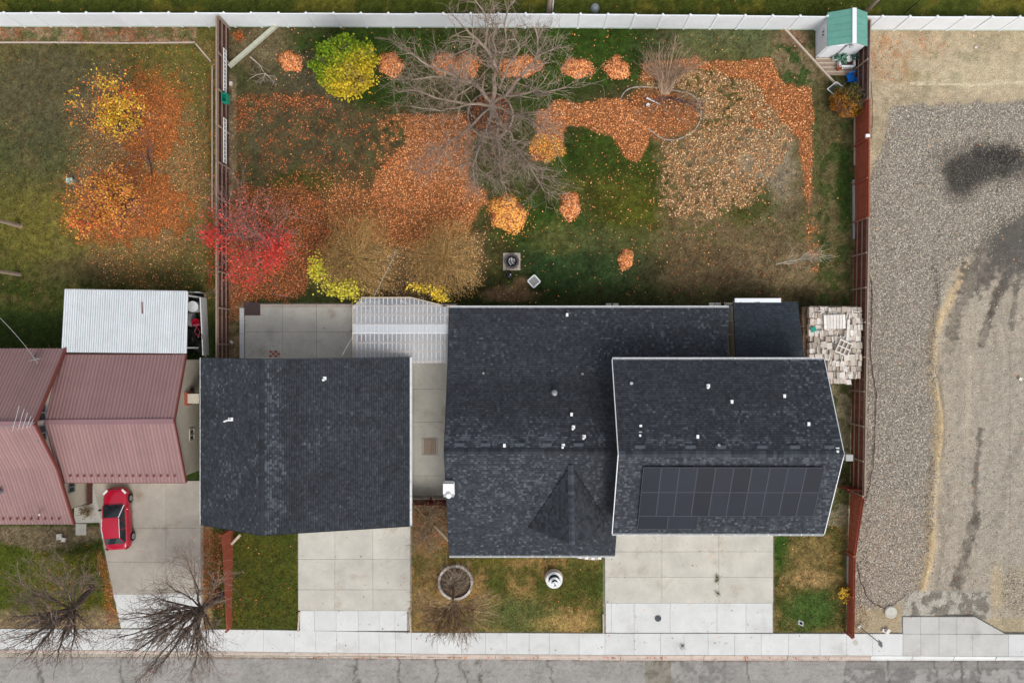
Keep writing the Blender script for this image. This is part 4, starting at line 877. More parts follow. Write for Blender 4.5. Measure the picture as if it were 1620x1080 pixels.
# left house: east wing (low gable) + tall west block
h = root('maroon_roof_house', W(190, 670, 0), 'beige house with pink maroon ribbed metal roofs at the left edge', 'house')
eN1, eN0 = W(292, 561, 3.0), W(60, 561, 3.0); eS1, eS0 = W(295, 763, 3.0), W(60, 763, 3.0); rE, rW = W(275, 666, 4.5), W(60, 668, 4.5)
eN1[0] = eS1[0] = rE[0] = (eN1[0] + eS1[0]) / 2; xw = W(88, 700, 3)[0] - 1.5
for p in (eN0, eS0, rW): p[0] = xw
rfE = root('roof', W(190, 670, 3)); rfE.parent = h; rfE.location = org(rfE) - org(h)
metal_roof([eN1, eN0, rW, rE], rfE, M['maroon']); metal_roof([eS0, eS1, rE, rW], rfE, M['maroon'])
mb = MB().col(S(140, 106, 110)); mb.bar(rW + (0, 0, .03), rE + (0, 0, .03), .3, .04); mb.build('ridge_cap', M['maroon'], rfE)
mb = MB()
for a in (eN1, eS1): mb.bar(a + (.03, 0, -.05), rE + (.03, 0, -.05), .06, .16)
mb.bar(eS0 + (0, -.03, -.08), eS1 + (0, -.03, -.08), .04, .1); mb.bar(eN0 + (0, .03, -.08), eN1 + (0, .03, -.08), .04, .1); mb.build('fascia', M['maroon_trim'], h)
xE = eN1[0] - .25; y0, y1, ym = eS1[1] + .35, eN1[1] - .35, rE[1]
walls('wall', [(xE, y0), (xE, ym), (xE, y1), (xw, y1), (xw, y0)], 0, [2.85, 4.35, 2.85, 2.85, 2.85], h, M['siding'])
mb = MB()
for i in range(38):
    y = y0 + .1 + i * (y1 - y0 - .2) / 37; zt = 2.85 + (4.35 - 2.85) * (1 - abs(y - ym) / ((y1 - y0) / 2)) - .05; mb.box((xE + .008, y, zt / 2), (.016, .03, zt))
mb.build('batten', M['siding'], h)['kind'] = 'stuff'
window(h, (xE, -5.75, 1.7), .75, .6, 'e', M['siding']); window(h, (xE, -3.0, 1.7), .8, .6, 'e', M['wood_grey'])
# tall block
X = 28.94; N1 = np.array([-X, W(0, 551, 3.0)[1], 3.0]); Rg = np.array([-X, W(0, 670, 5.8)[1], 5.8]); K1 = np.array([-X, -7.66, 3.8]); S1 = np.array([-X, -11.55, 2.2]); wl = lambda p: p * (1, 1, 1) + (-13.5, 0, 0)
rfW = root('roof', (-X, -5, 3)); rfW.parent = h; rfW.location = org(rfW) - org(h)
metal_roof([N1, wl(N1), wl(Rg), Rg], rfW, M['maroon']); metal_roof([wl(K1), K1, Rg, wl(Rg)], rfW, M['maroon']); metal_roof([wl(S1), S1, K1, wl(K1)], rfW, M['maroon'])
mb = MB().col(S(140, 106, 110)); mb.bar(wl(Rg) + (0, 0, .03), Rg + (0, 0, .03), .3, .04); mb.build('ridge_cap', M['maroon'], rfW)
mb = MB()
for a, b in ((N1, Rg), (Rg, K1), (K1, S1)): mb.bar(a + (.05, 0, -.03), b + (.05, 0, -.03), .1, .2)
mb.build('fascia', M['maroon_trim'], h)
xt = -X - .3; walls('wall', [(xt, -10.6), (xt, K1[1]), (xt, Rg[1]), (xt, N1[1] - .3), (xt - 12.9, N1[1] - .3), (xt - 12.9, -10.6)], 0, [2.45, 3.65, 5.65, 3.1, 3.1, 2.45], h, M['siding'])
for yy in (-4.0, -5.25): window(h, (xt, yy, 4.75), .95, .75, 'e', M['zinc'])
# entrance block south of the east wing
window(h, (xt, -9.15, 1.95), .7, .6, 'e', M['zinc']); mb = MB(); mb.bar(W(142, 763, .3), W(142, 797, .3), .07, .6); mb.build('porch_screen', M['wood_dark'], h)
MB().tube([W(8, 775, 2.9) + (0, 0, 0), W(8, 775, 2.9) + (0, 0, .7)], .14, 10).lathe(W(8, 775, 2.9) + (0, 0, .6), [(.14, 0), (.24, .05), (.24, .16), (.1, .26)], 12).build('flue', M['zinc'], h)
mb = MB(); mb.tube([W(62, 814, 2.7), W(62, 814, 3.2)], .05, 8); mb.build('roof_vent', M['white'], h)
# snow guards
for k, (xa, xb, yy, zz) in enumerate(((112, 285, 752, 3.2), (-60, 105, 820, 2.45))):
    for x in np.arange(xa, xb, 11): p = W(x, yy, zz); MB().box(p + (0, 0, .05), (.1, .14, .07)).build('snow_guard', M['maroon_trim'], rfE if k == 0 else rfW)
# wall heater / chute between the buildings
c = root('wall_chute', W(312, 628, 1.6), 'cream boxed vent with orange end sticking out of the beige gable wall', 'vent'); MB().box((xE + .45, -3.3, 2.3), (.9, .62, .5)).build('duct', M['siding'], c); MB().box((xE + .08, -3.3, 2.3), (.16, .85, .72)).build('collar', M['wood_red'], c)
# satellite dish and antenna
p = W(60, 567, 3.45); c = root('satellite_dish', p, 'grey satellite dish on the north slope of the left house', 'satellite dish')
MB().tube([p + (-.3, .25, -.2), p + (-.1, .1, .3), p + (.1, 0, .4)], .03, 6).build('mast', M['zinc'], c)
mb = MB(); 
for i in range(10):
    a0, a1 = i * .628, (i + 1) * .628; ax_ = np.array([0, 1, 0]); f = lambda a: p + np.array([.1 + .36 * math.cos(a), -.05 + .1 * math.cos(a), .42 + .3 * math.sin(a)]); mb.add([p + (.1, .08, .4), f(a0), f(a1)], [(0, 1, 2), (2, 1, 0)])
mb.build('dish', M['siding_grey'], c)
p = W(35, 672, 6.4); c = root('tv_antenna', W(50, 670, 5.8), 'thin metal television antenna over the ridge of the left house', 'antenna'); mb = MB(); mb.tube([W(-5, 676, 6.3), W(55, 669, 6.5)], .02, 5); mb.build('boom', M['zinc'], c)
for i, (x, L) in enumerate(((22, 30), (31, 26), (38, 20), (45, 14), (50, 10))): MB().tube([W(x - 3, 672 + L * .35, 6.4), W(x + L * .28, 672 - L, 6.6)], .011, 4).build('element', M['chrome'], c)
MB().tube([W(48, 672, 5.7), W(50, 671, 6.5)], .025, 6).build('mast', M['zinc'], c)
# white carport roof
z = 2.75; P4 = [W(295.5, 461, z), W(102, 458, z), W(97, 557, z + .22), W(293, 559, z + .22)]
h = root('carport', W(200, 510, 0), 'white corrugated metal carport north of the maroon-roofed house', 'carport'); rf = root('roof', W(200, 510, z)); rf.parent = h; rf.location = org(rf) - org(h)
metal_roof(P4, rf, M['corr'], sheet=.9, rib=.15, rh=.035, pan=S(176, 184, 188), top=S(222, 226, 228), kw=1.25);  # stripes of rib shading carried by the two sheet colours
mb = MB()
for px, py in ((108, 465), (200, 465), (288, 466), (108, 550), (288, 550)): mb.box(W(px, py, 2.66) * (1, 1, 0) + (0, 0, 1.33), (.1, .1, 2.66))
mb.build('post', M['white'], h); mb = MB(); mb.bar(P4[0] + (0, .02, -.08), P4[1] + (0, .02, -.08), .04, .12); mb.bar(P4[0] + (.03, 0, -.05), P4[3] + (.03, 0, -.05), .05, .1); mb.build('fascia', M['white'], h)
tag(MB().box(W(225, 487, 2.85), (.06, .75, .03), .03).build('steel_bar', M['wood_maroon'], at=W(225, 487, 2.83)), 'rusty strip of metal lying on the white carport roof', 'metal strip')
# ---------------------------------------------------------------- fences
def white_fence():
    h = root('white_fence', W(810, 44, 0), 'long white vinyl privacy fence across the north edge of the yards', 'fence')
    yb_ = lambda px: np.interp(px, [-60, 310, 850, 1300, 1700], [42.5, 42.5, 44, 47.5, 49]); H_ = 1.86
    pts = []; x = W(-85, 42, 0)[0]
    while x < 38.5: pts.append(np.array([x, -(yb_(CX0 + x * 23) - CY0) / 23, 0])); x += 1.81
    pm = MB().box((0, 0, .97), (.13, .13, 1.94)).lathe((0, 0, 1.94), [(.1, 0), (.1, .02), (0, .08)], 4).build('post', M['vinyl'], None, at=(0, 0, 0)); pme = pm.data; bpy.data.objects.remove(pm)
    L = 1.68; mb = MB()
    mb.box((0, .0, .95), (L, .03, 1.5))
    for i in range(11): mb.box((-L / 2 + (i + .5) * L / 11, -.018, .95), (L / 11 - .014, .012, 1.5))
    k = mb.build('panel', M['vinyl'], None, at=(0, 0, 0)); panel_me = k.data; bpy.data.objects.remove(k)
    k = MB().box((0, 0, 1.8), (L, .07, .12)).build('top_rail', M['vinyl'], None, at=(0, 0, 0)); top_me = k.data; bpy.data.objects.remove(k)
    k = MB().box((0, 0, .12), (L, .07, .17)).build('bottom_rail', M['vinyl_low'], None, at=(0, 0, 0)); bot_me = k.data; bpy.data.objects.remove(k)
    mb = MB()
    for i in range(12): mb.box((-L / 2 + (i + .5) * L / 12, 0, 1.72), (L / 24, .03, .05))
    k = mb.build('lattice', M['vinyl'], None, at=(0, 0, 0)); lat = k.data; bpy.data.objects.remove(k)
    for i, p in enumerate(pts):
        piece('post', pme, h, p)
        if i:
            q = pts[i - 1]; c = (p + q) / 2; a = math.atan2(p[1] - q[1], p[0] - q[0]); sx = (np.linalg.norm(p - q) - .125) / L
            f = piece('panel', panel_me, h, c, (random.uniform(-.012, .012), 0, a), (sx, 1, 1))
            for nm, me in (('top_rail', top_me), ('bottom_rail', bot_me), ('lattice', lat)):
                r = piece(nm, me, f, c)
                r.location = (0, 0, 0)
                if nm == 'lattice': r['kind'] = 'stuff'
    return h
white_fence()
def wood_fence(a, b, H0, H1, label, mats, side, rails=3, bw=.14, rail_mat='wood_grey', post_dx=2.4, cap=True):
    """board fence from plan px a to b; side = +1 rails on the left of a->b"""
    A, B = W(*a, 0), W(*b, 0); L = np.linalg.norm(B - A); t = (B - A) / L; s = np.array([-t[1], t[0], 0]) * side; ang = math.atan2(t[1], t[0])
    h = root('wooden_fence', (A + B) / 2, label, 'fence'); n = int(L / bw)
    k = MB().box((0, 0, .5), (bw - .012, .022, 1.0)).build('board', M[mats[0][1]], None, at=(0, 0, 0)); me = k.data; bpy.data.objects.remove(k)
    for i in range(n):
        f = (i + .5) / n; p = A + t * L * f; Hh = H0 + (H1 - H0) * f; m = [mm for (e, mm) in mats if f <= e][0]
        piece('board', me, h, p + s * random.uniform(-.004, .004) + (0, 0, .04), (0, 0, ang), (1, 1, Hh + random.uniform(-.015, .015)), M[m])
    for r in range(rails):
        z = (.28, .62, .95)[r] if rails == 3 else (.3, .9)[r]
        j = 0; m = max(1, int(round(L / post_dx)))
        for j in range(m):
            f0, f1 = j / m, (j + 1) / m; P0 = A + t * L * f0 + s * .045; P1 = A + t * L * f1 + s * .045; P0[2] = z * (H0 + (H1 - H0) * f0); P1[2] = z * (H0 + (H1 - H0) * f1)
            MB().bar(P0 + t * .01, P1 - t * .01, .045, .085).build('rail', M[rail_mat], h)
    m = max(1, int(round(L / post_dx)))
    for j in range(m + 1):
        f0 = j / m; P0 = A + t * L * f0 + s * .11; Hh = H0 + (H1 - H0) * f0
        MB().bar(P0 + (0, 0, -.05), P0 + (0, 0, Hh + .03), .09, .09).build('post', M[rail_mat if rails == 3 else mats[0][1]], h)
    if cap:
        for j in range(m):
            P0 = A + t * L * j / m; P1 = A + t * L * (j + 1) / m; P0[2] = H0 + (H1 - H0) * j / m + .065; P1[2] = H0 + (H1 - H0) * (j + 1) / m + .065
            MB().bar(P0 + t * .008, P1 - t * .008, .09, .03).build('cap_rail', M[rail_mat], h)
    return h
wood_fence((362, 47), (362, 600), 1.86, 1.86, 'dark brown board fence with pale rails between the two back yards', [(2, 'wood_dark')], +1)
wood_fence((369, 835), (367, 992), 1.75, .75, 'low reddish board fence between the front lawns beside the bare street tree', [(2, 'wood_red')], -1, rails=2, rail_mat='wood_red', cap=False)
wood_fence((1354, 52), (1352, 172), 1.86, 1.86, 'dark board fence with pale rails next to the green-roofed shed', [(2, 'wood_dark')], -1)
wood_fence((1352, 173), (1351.5, 352), 1.86, 1.86, 'bright red stained stretch of fence beside the gravel lot', [(2, 'wood_red')], -1, rails=2, rail_mat='wood_red')
wood_fence((1351.5, 353), (1345, 775), 1.86, 1.86, 'maroon brown fence with pale rails running past the woodpile', [(.5, 'wood_maroon'), (2, 'wood_maroon')], -1)
h = wood_fence((1345, 778), (1341, 872), 1.86, 1.05, 'short sloping red fence section south of the cross gate', [(2, 'wood_red')], -1, rails=2, rail_mat='wood_red', post_dx=3, cap=False)
wood_fence((1341, 873), (1339.5, 999), 1.03, 1.0, 'low red fence section running down to the sidewalk', [(2, 'wood_red')], -1, rails=2, rail_mat='wood_red', post_dx=3, cap=False)
wood_fence((1322, 768), (1345, 768), 1.75, 1.75, 'short dark cross fence joining the right house to the red fence', [(2, 'wood_maroon')], +1, rails=2, rail_mat='wood_red', post_dx=1.2, cap=False)
wood_fence((648, 790), (716, 790), 1.6, 1.6, 'dark red gate closing the path between the two middle houses', [(2, 'wood_maroon')], +1, rails=2, rail_mat='wood_maroon', post_dx=1.5, cap=False)
tag(MB().box(W(1372.5, 215, 1.9), (.26, .2, .14)).build('post_cap', M['white'], at=W(1372.5, 215, 1.9)), 'small white box sitting on top of the bright red fence', 'box')
# ladders and green bin hung on the left fence
for (ya, yb2, lab) in ((76, 144, 'white ladder hung sideways on the brown fence above the green bin'), (186, 257, 'white ladder hung sideways on the brown fence below the green bin')):
    c = root('ladder', W(358, (ya + yb2) / 2, 1.0), lab, 'ladder'); 
    a, b = W(353, ya, 1.35), W(353, yb2, 1.35); z = np.array([0, 0, .36]); x_ = -19.45
    for p, q in ((a, b), (a - z, b - z)):
        p = p.copy(); q = q.copy(); p[0] = q[0] = x_; MB().bar(p, q, .05, .07).build('side_rail', M['white'], c)
    n = 11
    for i in range(n + 1):
        p = a + (b - a) * (i + .15) / (n + .3); p[0] = x_; MB().bar(p - z * .97, p - z * .05, .04, .04).build('rung', M['white'], c)
c = root('plastic_bin', W(358, 157, 1.0), 'green plastic bin fixed to the brown fence between two ladders', 'bin')
mb = MB(); q0 = np.array([-19.35, W(0, 157, 1.2)[1], 1.1]); mb.box(q0 + (0, .28, .2), (.34, .03, .5)); mb.box(q0 + (0, -.28, .2), (.34, .03, .5)); mb.box(q0 + (.17, 0, .2), (.03, .53, .5)); mb.box(q0 + (-.17, 0, .2), (.03, .53, .5)); mb.box(q0 + (0, 0, -.03), (.31, .53, .03)); mb.build('body', M['teal'], c)
MB().box(q0 + (.1, 0, .3), (.05, .5, .03)).build('handle', M['black'], c)
def timber(a, b, wd, h_, label, m='wood_pale', z=.05, cat='timber', name='timber'):
    A, B = W(*a, 0), W(*b, 0); A[2] = B[2] = z + h_ / 2; o = MB().bar(A, B, wd, h_).build(name, M[m], at=(A + B) / 2); return tag(o, label, cat)
timber((364, 107), (439, 42), .26, .22, 'pale green-grey timber laid diagonally across the corner of the lawn', 'timber_green')
timber((1239, 46), (1322, 136), .12, .14, 'thin pale timber edging running diagonally from the white fence to the blue toys')
for i, (a, b) in enumerate((((-5, 68), (95, 68)), ((96, 68), (205, 69)), ((206, 69), (309, 68)))): timber(a, b, .09, .08, ('leftmost', 'middle', 'rightmost')[i] + ' length of thin brick-pink edging along the bed under the white fence', 'kerb', .0, 'edging', 'edging')
timber((310, 70), (334, 98), .09, .08, 'curved bit of edging cutting the corner of the left bed', 'wood_pale', .0, 'edging', 'edging')
timber((336.5, 105), (336.5, 330), .08, .1, 'long pinkish edging strip west of the brown fence', 'kerb', .0, 'edging', 'edging')
timber((1351.5, 185), (1351.5, 262), .1, .1, 'pale board on the ground at the foot of the bright red fence', 'siding', .02)
timber((1349.5, 285), (1350, 378), .12, .12, 'long grey board on the ground at the foot of the red fence', 'siding_grey', .02)
timber((474.5, 966), (472.5, 997), .1, .16, 'left pink brick kerb beside the apron of the garage driveway', 'kerb', .0, 'kerb', 'edging'); timber((648, 962), (650.5, 998), .1, .16, 'right pink brick kerb beside the apron of the garage driveway', 'kerb', .0, 'kerb', 'edging'); timber((954, 970), (954.5, 1001), .1, .16, 'dark brick kerb at the lower right corner of the fountain lawn', 'kerb', .0, 'kerb', 'edging')
timber((370, 858), (384, 843), .16, .14, 'short pale timber leaning out from under the garage house corner', 'wood_pale', .3)
timber((1340.5, 878), (1340.5, 922), .1, .3, 'grey board against the inside of the low red fence', 'siding_grey', .0)
timber((1152.0, 480), (1152.0, 482), .3, .05, 'small pale paver behind the middle house', 'conc', .0, 'paver', 'paver')
for i, (x, y) in enumerate(((1126, 481), (1136, 481), (963, 482), (974, 482))):
    tag(MB().box(W(x, y, .05), (.38, .2, .06)).build('paver', M['conc'], at=W(x, y, .02)), ('first of two pale pavers behind the middle house, farther from the trellis', 'second of two pale pavers behind the middle house, nearer the trellis', 'left one of two pavers at the middle of the back wall', 'right one of two pavers at the middle of the back wall')[i], 'paver')

# ---------------------------------------------------------------- pergola with clear roof
h = root('pergola', W(634, 530, 0), 'white-framed patio cover roofed with clear corrugated plastic', 'pergola')
zt = 2.55; yN = W(0, 471, zt)[1]; yS = W(0, 574, zt)[1]; xW = W(558, 0, zt)[0]; xE_ = W(711, 0, zt)[0]; yD = W(0, 486, zt)[1]; xD = W(651, 0, zt)[0]
def ynorth(x):
    if x < xD: return yN - max(0, (W(572, 0, zt)[0] - x)) * 1.0
    return yN + (yD - yN) * (x - xD) / (xE_ - xD)
nr = 22
for i in range(nr + 1):
    x = xW + (xE_ - xW) * i / nr; MB().bar((x, yS, zt), (x, ynorth(x), zt), .045, .12).build('rafter', M['wood_pale' if i in (0,) else 'white'], h)
for k, py in enumerate((484, 498, 512.5, 527, 542, 556, 571)):
    y = W(0, py, zt)[1]
    MB().bar((xW, y, zt + .11), (xE_, y, zt + .11), .075, .06).build('purlin', M['wood_pale'] if k != 3 else M['white'], h)
MB().bar((W(572, 0, zt)[0], yN, zt + .11), (xD, yN, zt + .11), .08, .06).build('front_beam', M['wood_pale'], h); MB().bar((xD, yN, zt + .11), (xE_, yD, zt + .11), .08, .06).build('front_beam', M['wood_pale'], h)
for x, y in ((xW + .1, yD), (xW + .1, yS + .3), ((xW + xE_) / 2, yN - .2), (xE_ - .6, yD - .3)): MB().bar((x, y, 0), (x, y, zt - .07), .12, .12).build('post', M['white'], h)
def corr(x0, x1, ya, yb_, z, mat_):
    n = int((x1 - x0) / .035); X_ = np.linspace(x0, x1, n + 1); Z_ = z + .018 * np.sin(np.arange(n + 1) * math.pi * .75)
    V = [(x, ya if not callable(ya) else ya(x), zz) for x, zz in zip(X_, Z_)] + [(x, yb_, zz) for x, zz in zip(X_, Z_)]
    return npmesh('roof_sheet', V, [(i, n + 1 + i, n + 2 + i, i + 1) for i in range(n)], mat_, h, smooth=True)
yM = W(0, 513, zt)[1]; yM2 = W(0, 527, zt)[1]; k = 8; sw = (xE_ - xW - .1) / k
for i in range(k):
    a = xW + .05 + i * sw; corr(a, a + sw - .01, lambda x: ynorth(x) - .05, yM, zt + .175 + .004 * (i % 2), M['clear']); corr(a, a + sw - .01, yM, yM2, zt + .20 + .004 * (i % 2), M['milky']); corr(a, a + sw - .01, yM2, yS, zt + .175 + .004 * (i % 2), M['clear'])
# things under / by the pergola
o = MB().col(tuple(lin((82, 66, 66)) * GAIN)).box(W(398.5, 488.5, .06), (1.15, .9, .03)).build('door_mat', M['rough'], at=W(398.5, 488.5, .05)); tag(o, 'dark brown mat lying on the corner of the back patio', 'mat')
c = root('brick_inlay', W(434, 560, .05), 'small patch of red bricks set in the patio', 'bricks')
for i in range(4):
    for j in range(3): MB().box(W(428 + i * 4.2, 556 + j * 3.6, .045) , (.17, .14, .03)).build('brick', M['kerb'] if (i + j) % 2 else M['wood_red'], c)
for n_, (px, py, s1, s2, hh, m, lab) in enumerate(((578, 484, .5, .5, .7, 'siding_grey', 'grey box'), (594, 480, .9, .35, .5, 'zinc', 'low metal bench'), (618, 478, .6, .5, .8, 'black', 'black barbecue'), (640, 478, .5, .45, .6, 'wood_dark', 'dark stool'), (600, 540, .9, .7, .75, 'siding_grey', 'grey table'), (575, 537, .5, .5, .45, 'maroon_trim', 'pinkish chair'))):
    c = root(('storage_box', 'bench', 'barbecue', 'stool', 'table', 'chair')[n_], W(px, py, 0) , lab + ' under the clear patio roof', ('box', 'bench', 'barbecue', 'stool', 'table', 'chair')[n_]); q0 = W(px, py, 0) * (1, 1, 0)
    MB().box(q0 + (0, 0, hh), (s1, s2, .06)).build('top', M[m], c)
    if n_ in (0, 2): MB().box(q0 + (0, 0, hh / 2), (s1 - .06, s2 - .06, hh - .08)).build('body', M[m], c)
    else:
        for a in (-1, 1):
            for b in (-1, 1): MB().bar(q0 + (a * (s1 / 2 - .05), b * (s2 / 2 - .05), .03), q0 + (a * (s1 / 2 - .05), b * (s2 / 2 - .05), hh - .03), .04, .04).build('leg', M[m], c)
    if n_ == 5: MB().box(q0 + (0, .23, .75), (.48, .04, .5)).build('backrest', M[m], c)

# ---------------------------------------------------------------- green roofed shed
h = root('garden_shed', W(1318, 68, 0), 'small white plastic shed with green roof and white ridge in the corner', 'shed')
x0, y0 = W(1290, 91, 0)[:2]; x1, y1 = W(1347, 46, 0)[:2]; ze, zr_ = 1.95, 2.5; xm = W(1342.5, 45, zr_)[0]; xm = (x0 + x1) / 2 + .16
w_ = walls('wall', [(x0, y0), (xm, y0), (x1, y0), (x1, y1), (xm, y1), (x0, y1)], 0, [ze, zr_ - .05, ze, ze, zr_ - .05, ze], h, M['vinyl'])
def gplane(xa, za, xb, zb):
    k = 5; rr = []
    for i in range(k):
        a, b = y0 - .12 + i * (y1 - y0 + .24) / k, y0 - .12 + (i + 1) * (y1 - y0 + .24) / k
        mb = MB(); P = [np.array((xa, a + .01, za)), np.array((xb, a + .01, zb)), np.array((xb, b - .01, zb)), np.array((xa, b - .01, za))]; deck(P, mb, .05); mb.build('roof_panel', M['green_roof'], h)
        MB().bar((xa, b, za + .015), (xb, b, zb + .015), .03, .02).build('batten', M['green_roof'], h)
gplane(x0 - .08, ze, xm - .12, zr_); gplane(x1 + .08, ze, xm + .12, zr_)
MB().bar((xm, y0 - .16, zr_ + .03), (xm, y1 + .16, zr_ + .03), .27, .06).build('ridge_cap', M['vinyl'], h)
window(h, (x0, y0 + 1.05, 1.25), .42, .42, 'w')
dd = MB().box(((x0 + xm) / 2 - .1, y0 - .02, .95), (.95, .03, 1.8)).build('door', M['vinyl'], h); MB().bar((xm - .18, y0 - .05, .1), (xm - .18, y0 - .05, 1.9), .07, .05).build('door_trim', M['siding_grey'], h)
MB().lathe((xm, y0 - .2, zr_ - .35), [(.12, -.1), (.16, 0), (.05, .1)], 10).build('lamp', M['siding_grey'], h)
h = root('timber_deck', W(1320, 108, 0), 'weathered plank deck in front of the green-roofed shed', 'deck')
for i in range(12):
    py = 93 + i * 2.3; xa = 1290 + max(0, (py - 95)) * .92; A, B = W(xa, py, .1), W(1350, py, .1); MB().bar(A, B, .09, .04).build('plank', M['wood_grey' if i % 3 else 'wood_pale'], h)
h = root('raised_planter', W(1340, 95, 0), 'white square planter frame beside the small shed', 'planter'); mb = MB(); C4 = [W(1329, 82, .4), W(1352, 82, .4), W(1352, 105, .4), W(1329, 105, .4)]
for i in range(4): MB().bar(C4[i] - (0, 0, .15), C4[(i + 1) % 4] - (0, 0, .15), .12, .36).build('side', M['white'], h)
MB().box(W(1340.5, 93.5, .22), (.9, .9, .1)).build('soil', M['wood_dark'], h)
for n_, (px, py, r, m) in enumerate(((1319, 94, .2, 'white'), (1340, 96, .2, 'white'), (1325, 110, .16, 'wood_red'))):
    q0 = W(px, py, .15); o = MB().lathe(q0, [(r * .7, 0), (r, .28), (r * 1.06, .3), (r * .85, .3), (r * .8, .2), (0, .2)], 14).build('plant_pot', M[m], at=q0); tag(o, ('round white pot at the left of the shed door', 'round white pot inside the white planter frame', 'small terracotta pot at the deck edge')[n_], 'pot')
def tuft(name, px, py, r, hgt, n, cols, label, cat, leaf=(.06, .12), z0=.1):
    q0 = W(px, py, z0); h = root(name, q0 * (1, 1, 0), label, cat); mb = MB(); tips = []
    for i in range(n):
        a = random.random() * 6.28; e = random.random() ** .6; t = q0 + (math.cos(a) * r * e, math.sin(a) * r * e, hgt * random.uniform(.4, 1)); m = (q0 + t) / 2 + (0, 0, hgt * .2); mb.tube([q0, m, t], [.012, .008, .004], 3, tuple(lin(cols[0]) * GAIN)); tips.append(t)
    mb.build('stems', M['bark'], h)
    T = np.repeat(np.array(tips), 5, axis=0) + rng.normal(0, .05, (len(tips) * 5, 3)); C = np.array([lin(c) * GAIN for c in cols])[rng.integers(0, len(cols), len(T))] * (.7 + .5 * rng.random(len(T)))[:, None]
    stuff_quads('leaves', T, leaf, M['leaf'], C, 1.2, parent=h); return h
tuft('potted_plant', 1325, 97, .45, .6, 40, [(96, 140, 118), (130, 168, 150), (70, 110, 84)], 'blue-green leafy plant beside the white pot at the shed', 'plant', (.1, .2))
tuft('potted_plant', 1348, 93, .3, .5, 25, [(84, 130, 112), (60, 100, 76)], 'small blue-green plant inside the white planter frame', 'plant', (.08, .16))
# blue toys and white frame
for n_, (px, py, rz) in enumerate(((1343, 126, .3), (1352, 131, -.7))):
    c = root('toy_chair', W(px, py, 0), ('larger blue plastic toy chair by the olive shrub', 'smaller blue plastic toy chair tipped next to the fence')[n_], 'toy chair'); q0 = W(px, py, 0); s = (.5, .36)[n_]
    MB().box(q0 + (0, 0, .28), (s, s, .05), rz).build('seat', M['blue'], c); MB().box(q0 + (math.sin(rz) * -s / 2, math.cos(rz) * s / 2, .5), (s, .05, .42), rz).build('backrest', M['blue'], c)
    for a in (-1, 1):
        for b in (-1, 1): MB().box(q0 + (a * s * .38, b * s * .38, .13), (.06, .06, .26), rz).build('leg', M['blue'], c)
c = root('wire_frame', W(1322, 148, 0), 'white metal frame leaning beside the olive shrub', 'frame'); q = [W(1309, 141, .3), W(1323, 130, .5), W(1333, 137, .5), W(1319, 150, .3)]
for i in range(4): MB().bar(q[i], q[(i + 1) % 4], .06, .05).build('side', M['white'], c)
for i in range(1, 5):
    a = q[0] + (q[3] - q[0]) * i / 5; b = q[1] + (q[2] - q[1]) * i / 5; MB().bar(a, b, .015, .015).build('wire', M['zinc'], c)

# ---------------------------------------------------------------- wood pile: squared pale blocks stacked in rows
h = root('block_stack', W(1316, 543, 0), 'large stack of pale weathered wooden blocks between the lean-to and the maroon fence', 'block stack')
cols_b = [(214, 206, 196), (196, 186, 174), (226, 220, 212), (178, 166, 152), (206, 190, 178)]
bm = [mat('weathered block %d' % i, S(*c), rough=.9, nscale=9, namt=.2, bump=.3, bscale=30, objrand=.14) for i, c in enumerate(cols_b)]
bd = mat('brown block', S(120, 98, 78), rough=.9, nscale=8, namt=.3, objrand=.25); protos = []
for k in range(6):
    r = random.Random(k); vs = [(x * (.5 + r.uniform(-.04, .04)), y * (.5 + r.uniform(-.05, .05)), z * (.5 + r.uniform(-.05, .05))) for x in (-1, 1) for y in (-1, 1) for z in (-1, 1)]
    o = npmesh('block', vs, [(0, 1, 3, 2), (4, 6, 7, 5), (0, 4, 5, 1), (2, 3, 7, 6), (0, 2, 6, 4), (1, 5, 7, 3)], bm[0]); protos.append(o.data); bpy.data.objects.remove(o)
def blk(px, py, z, dims, rz, m): piece('block', random.choice(protos), h, W(px, py, z), (random.uniform(-.07, .07), random.uniform(-.07, .07), rz), dims, m)
zt = 1.45; y = 486; row = 0; cnt = 0
while y < 603:
    d = random.uniform(8.0, 11.5); x = 1279 + random.uniform(-1, 1) if y < 566 else 1308; xe = 1364 - (y - 486) * .03 if y < 594 else 1346
    while x < xe - 3:
        wd = random.choice((4.5, 6, 7.5, 9)) * random.uniform(.85, 1.2); wd = min(wd, xe - x)
        blk(x + wd / 2, y + d / 2 + random.uniform(-.8, .8), zt + random.uniform(-.14, .14), (wd / 24.2 - .012, d / 24.2 - .02, .3), random.uniform(-.1, .1), random.choice(bm)); x += wd; cnt += 1
    y += d
# side stack in brown, lower
for i, py in enumerate(np.arange(488, 572, 5.6)):
    for z in (.2, .62, 1.0): blk(1272.5 + random.uniform(-1, 1), py, z, (.34, .22, .26), random.uniform(-.2, .2), bd); 
    blk(1278.5 + random.uniform(-1, 1), py, 1.1, (.2, .22, .22), random.uniform(-.2, .2), random.choice((bd, bm[3])))
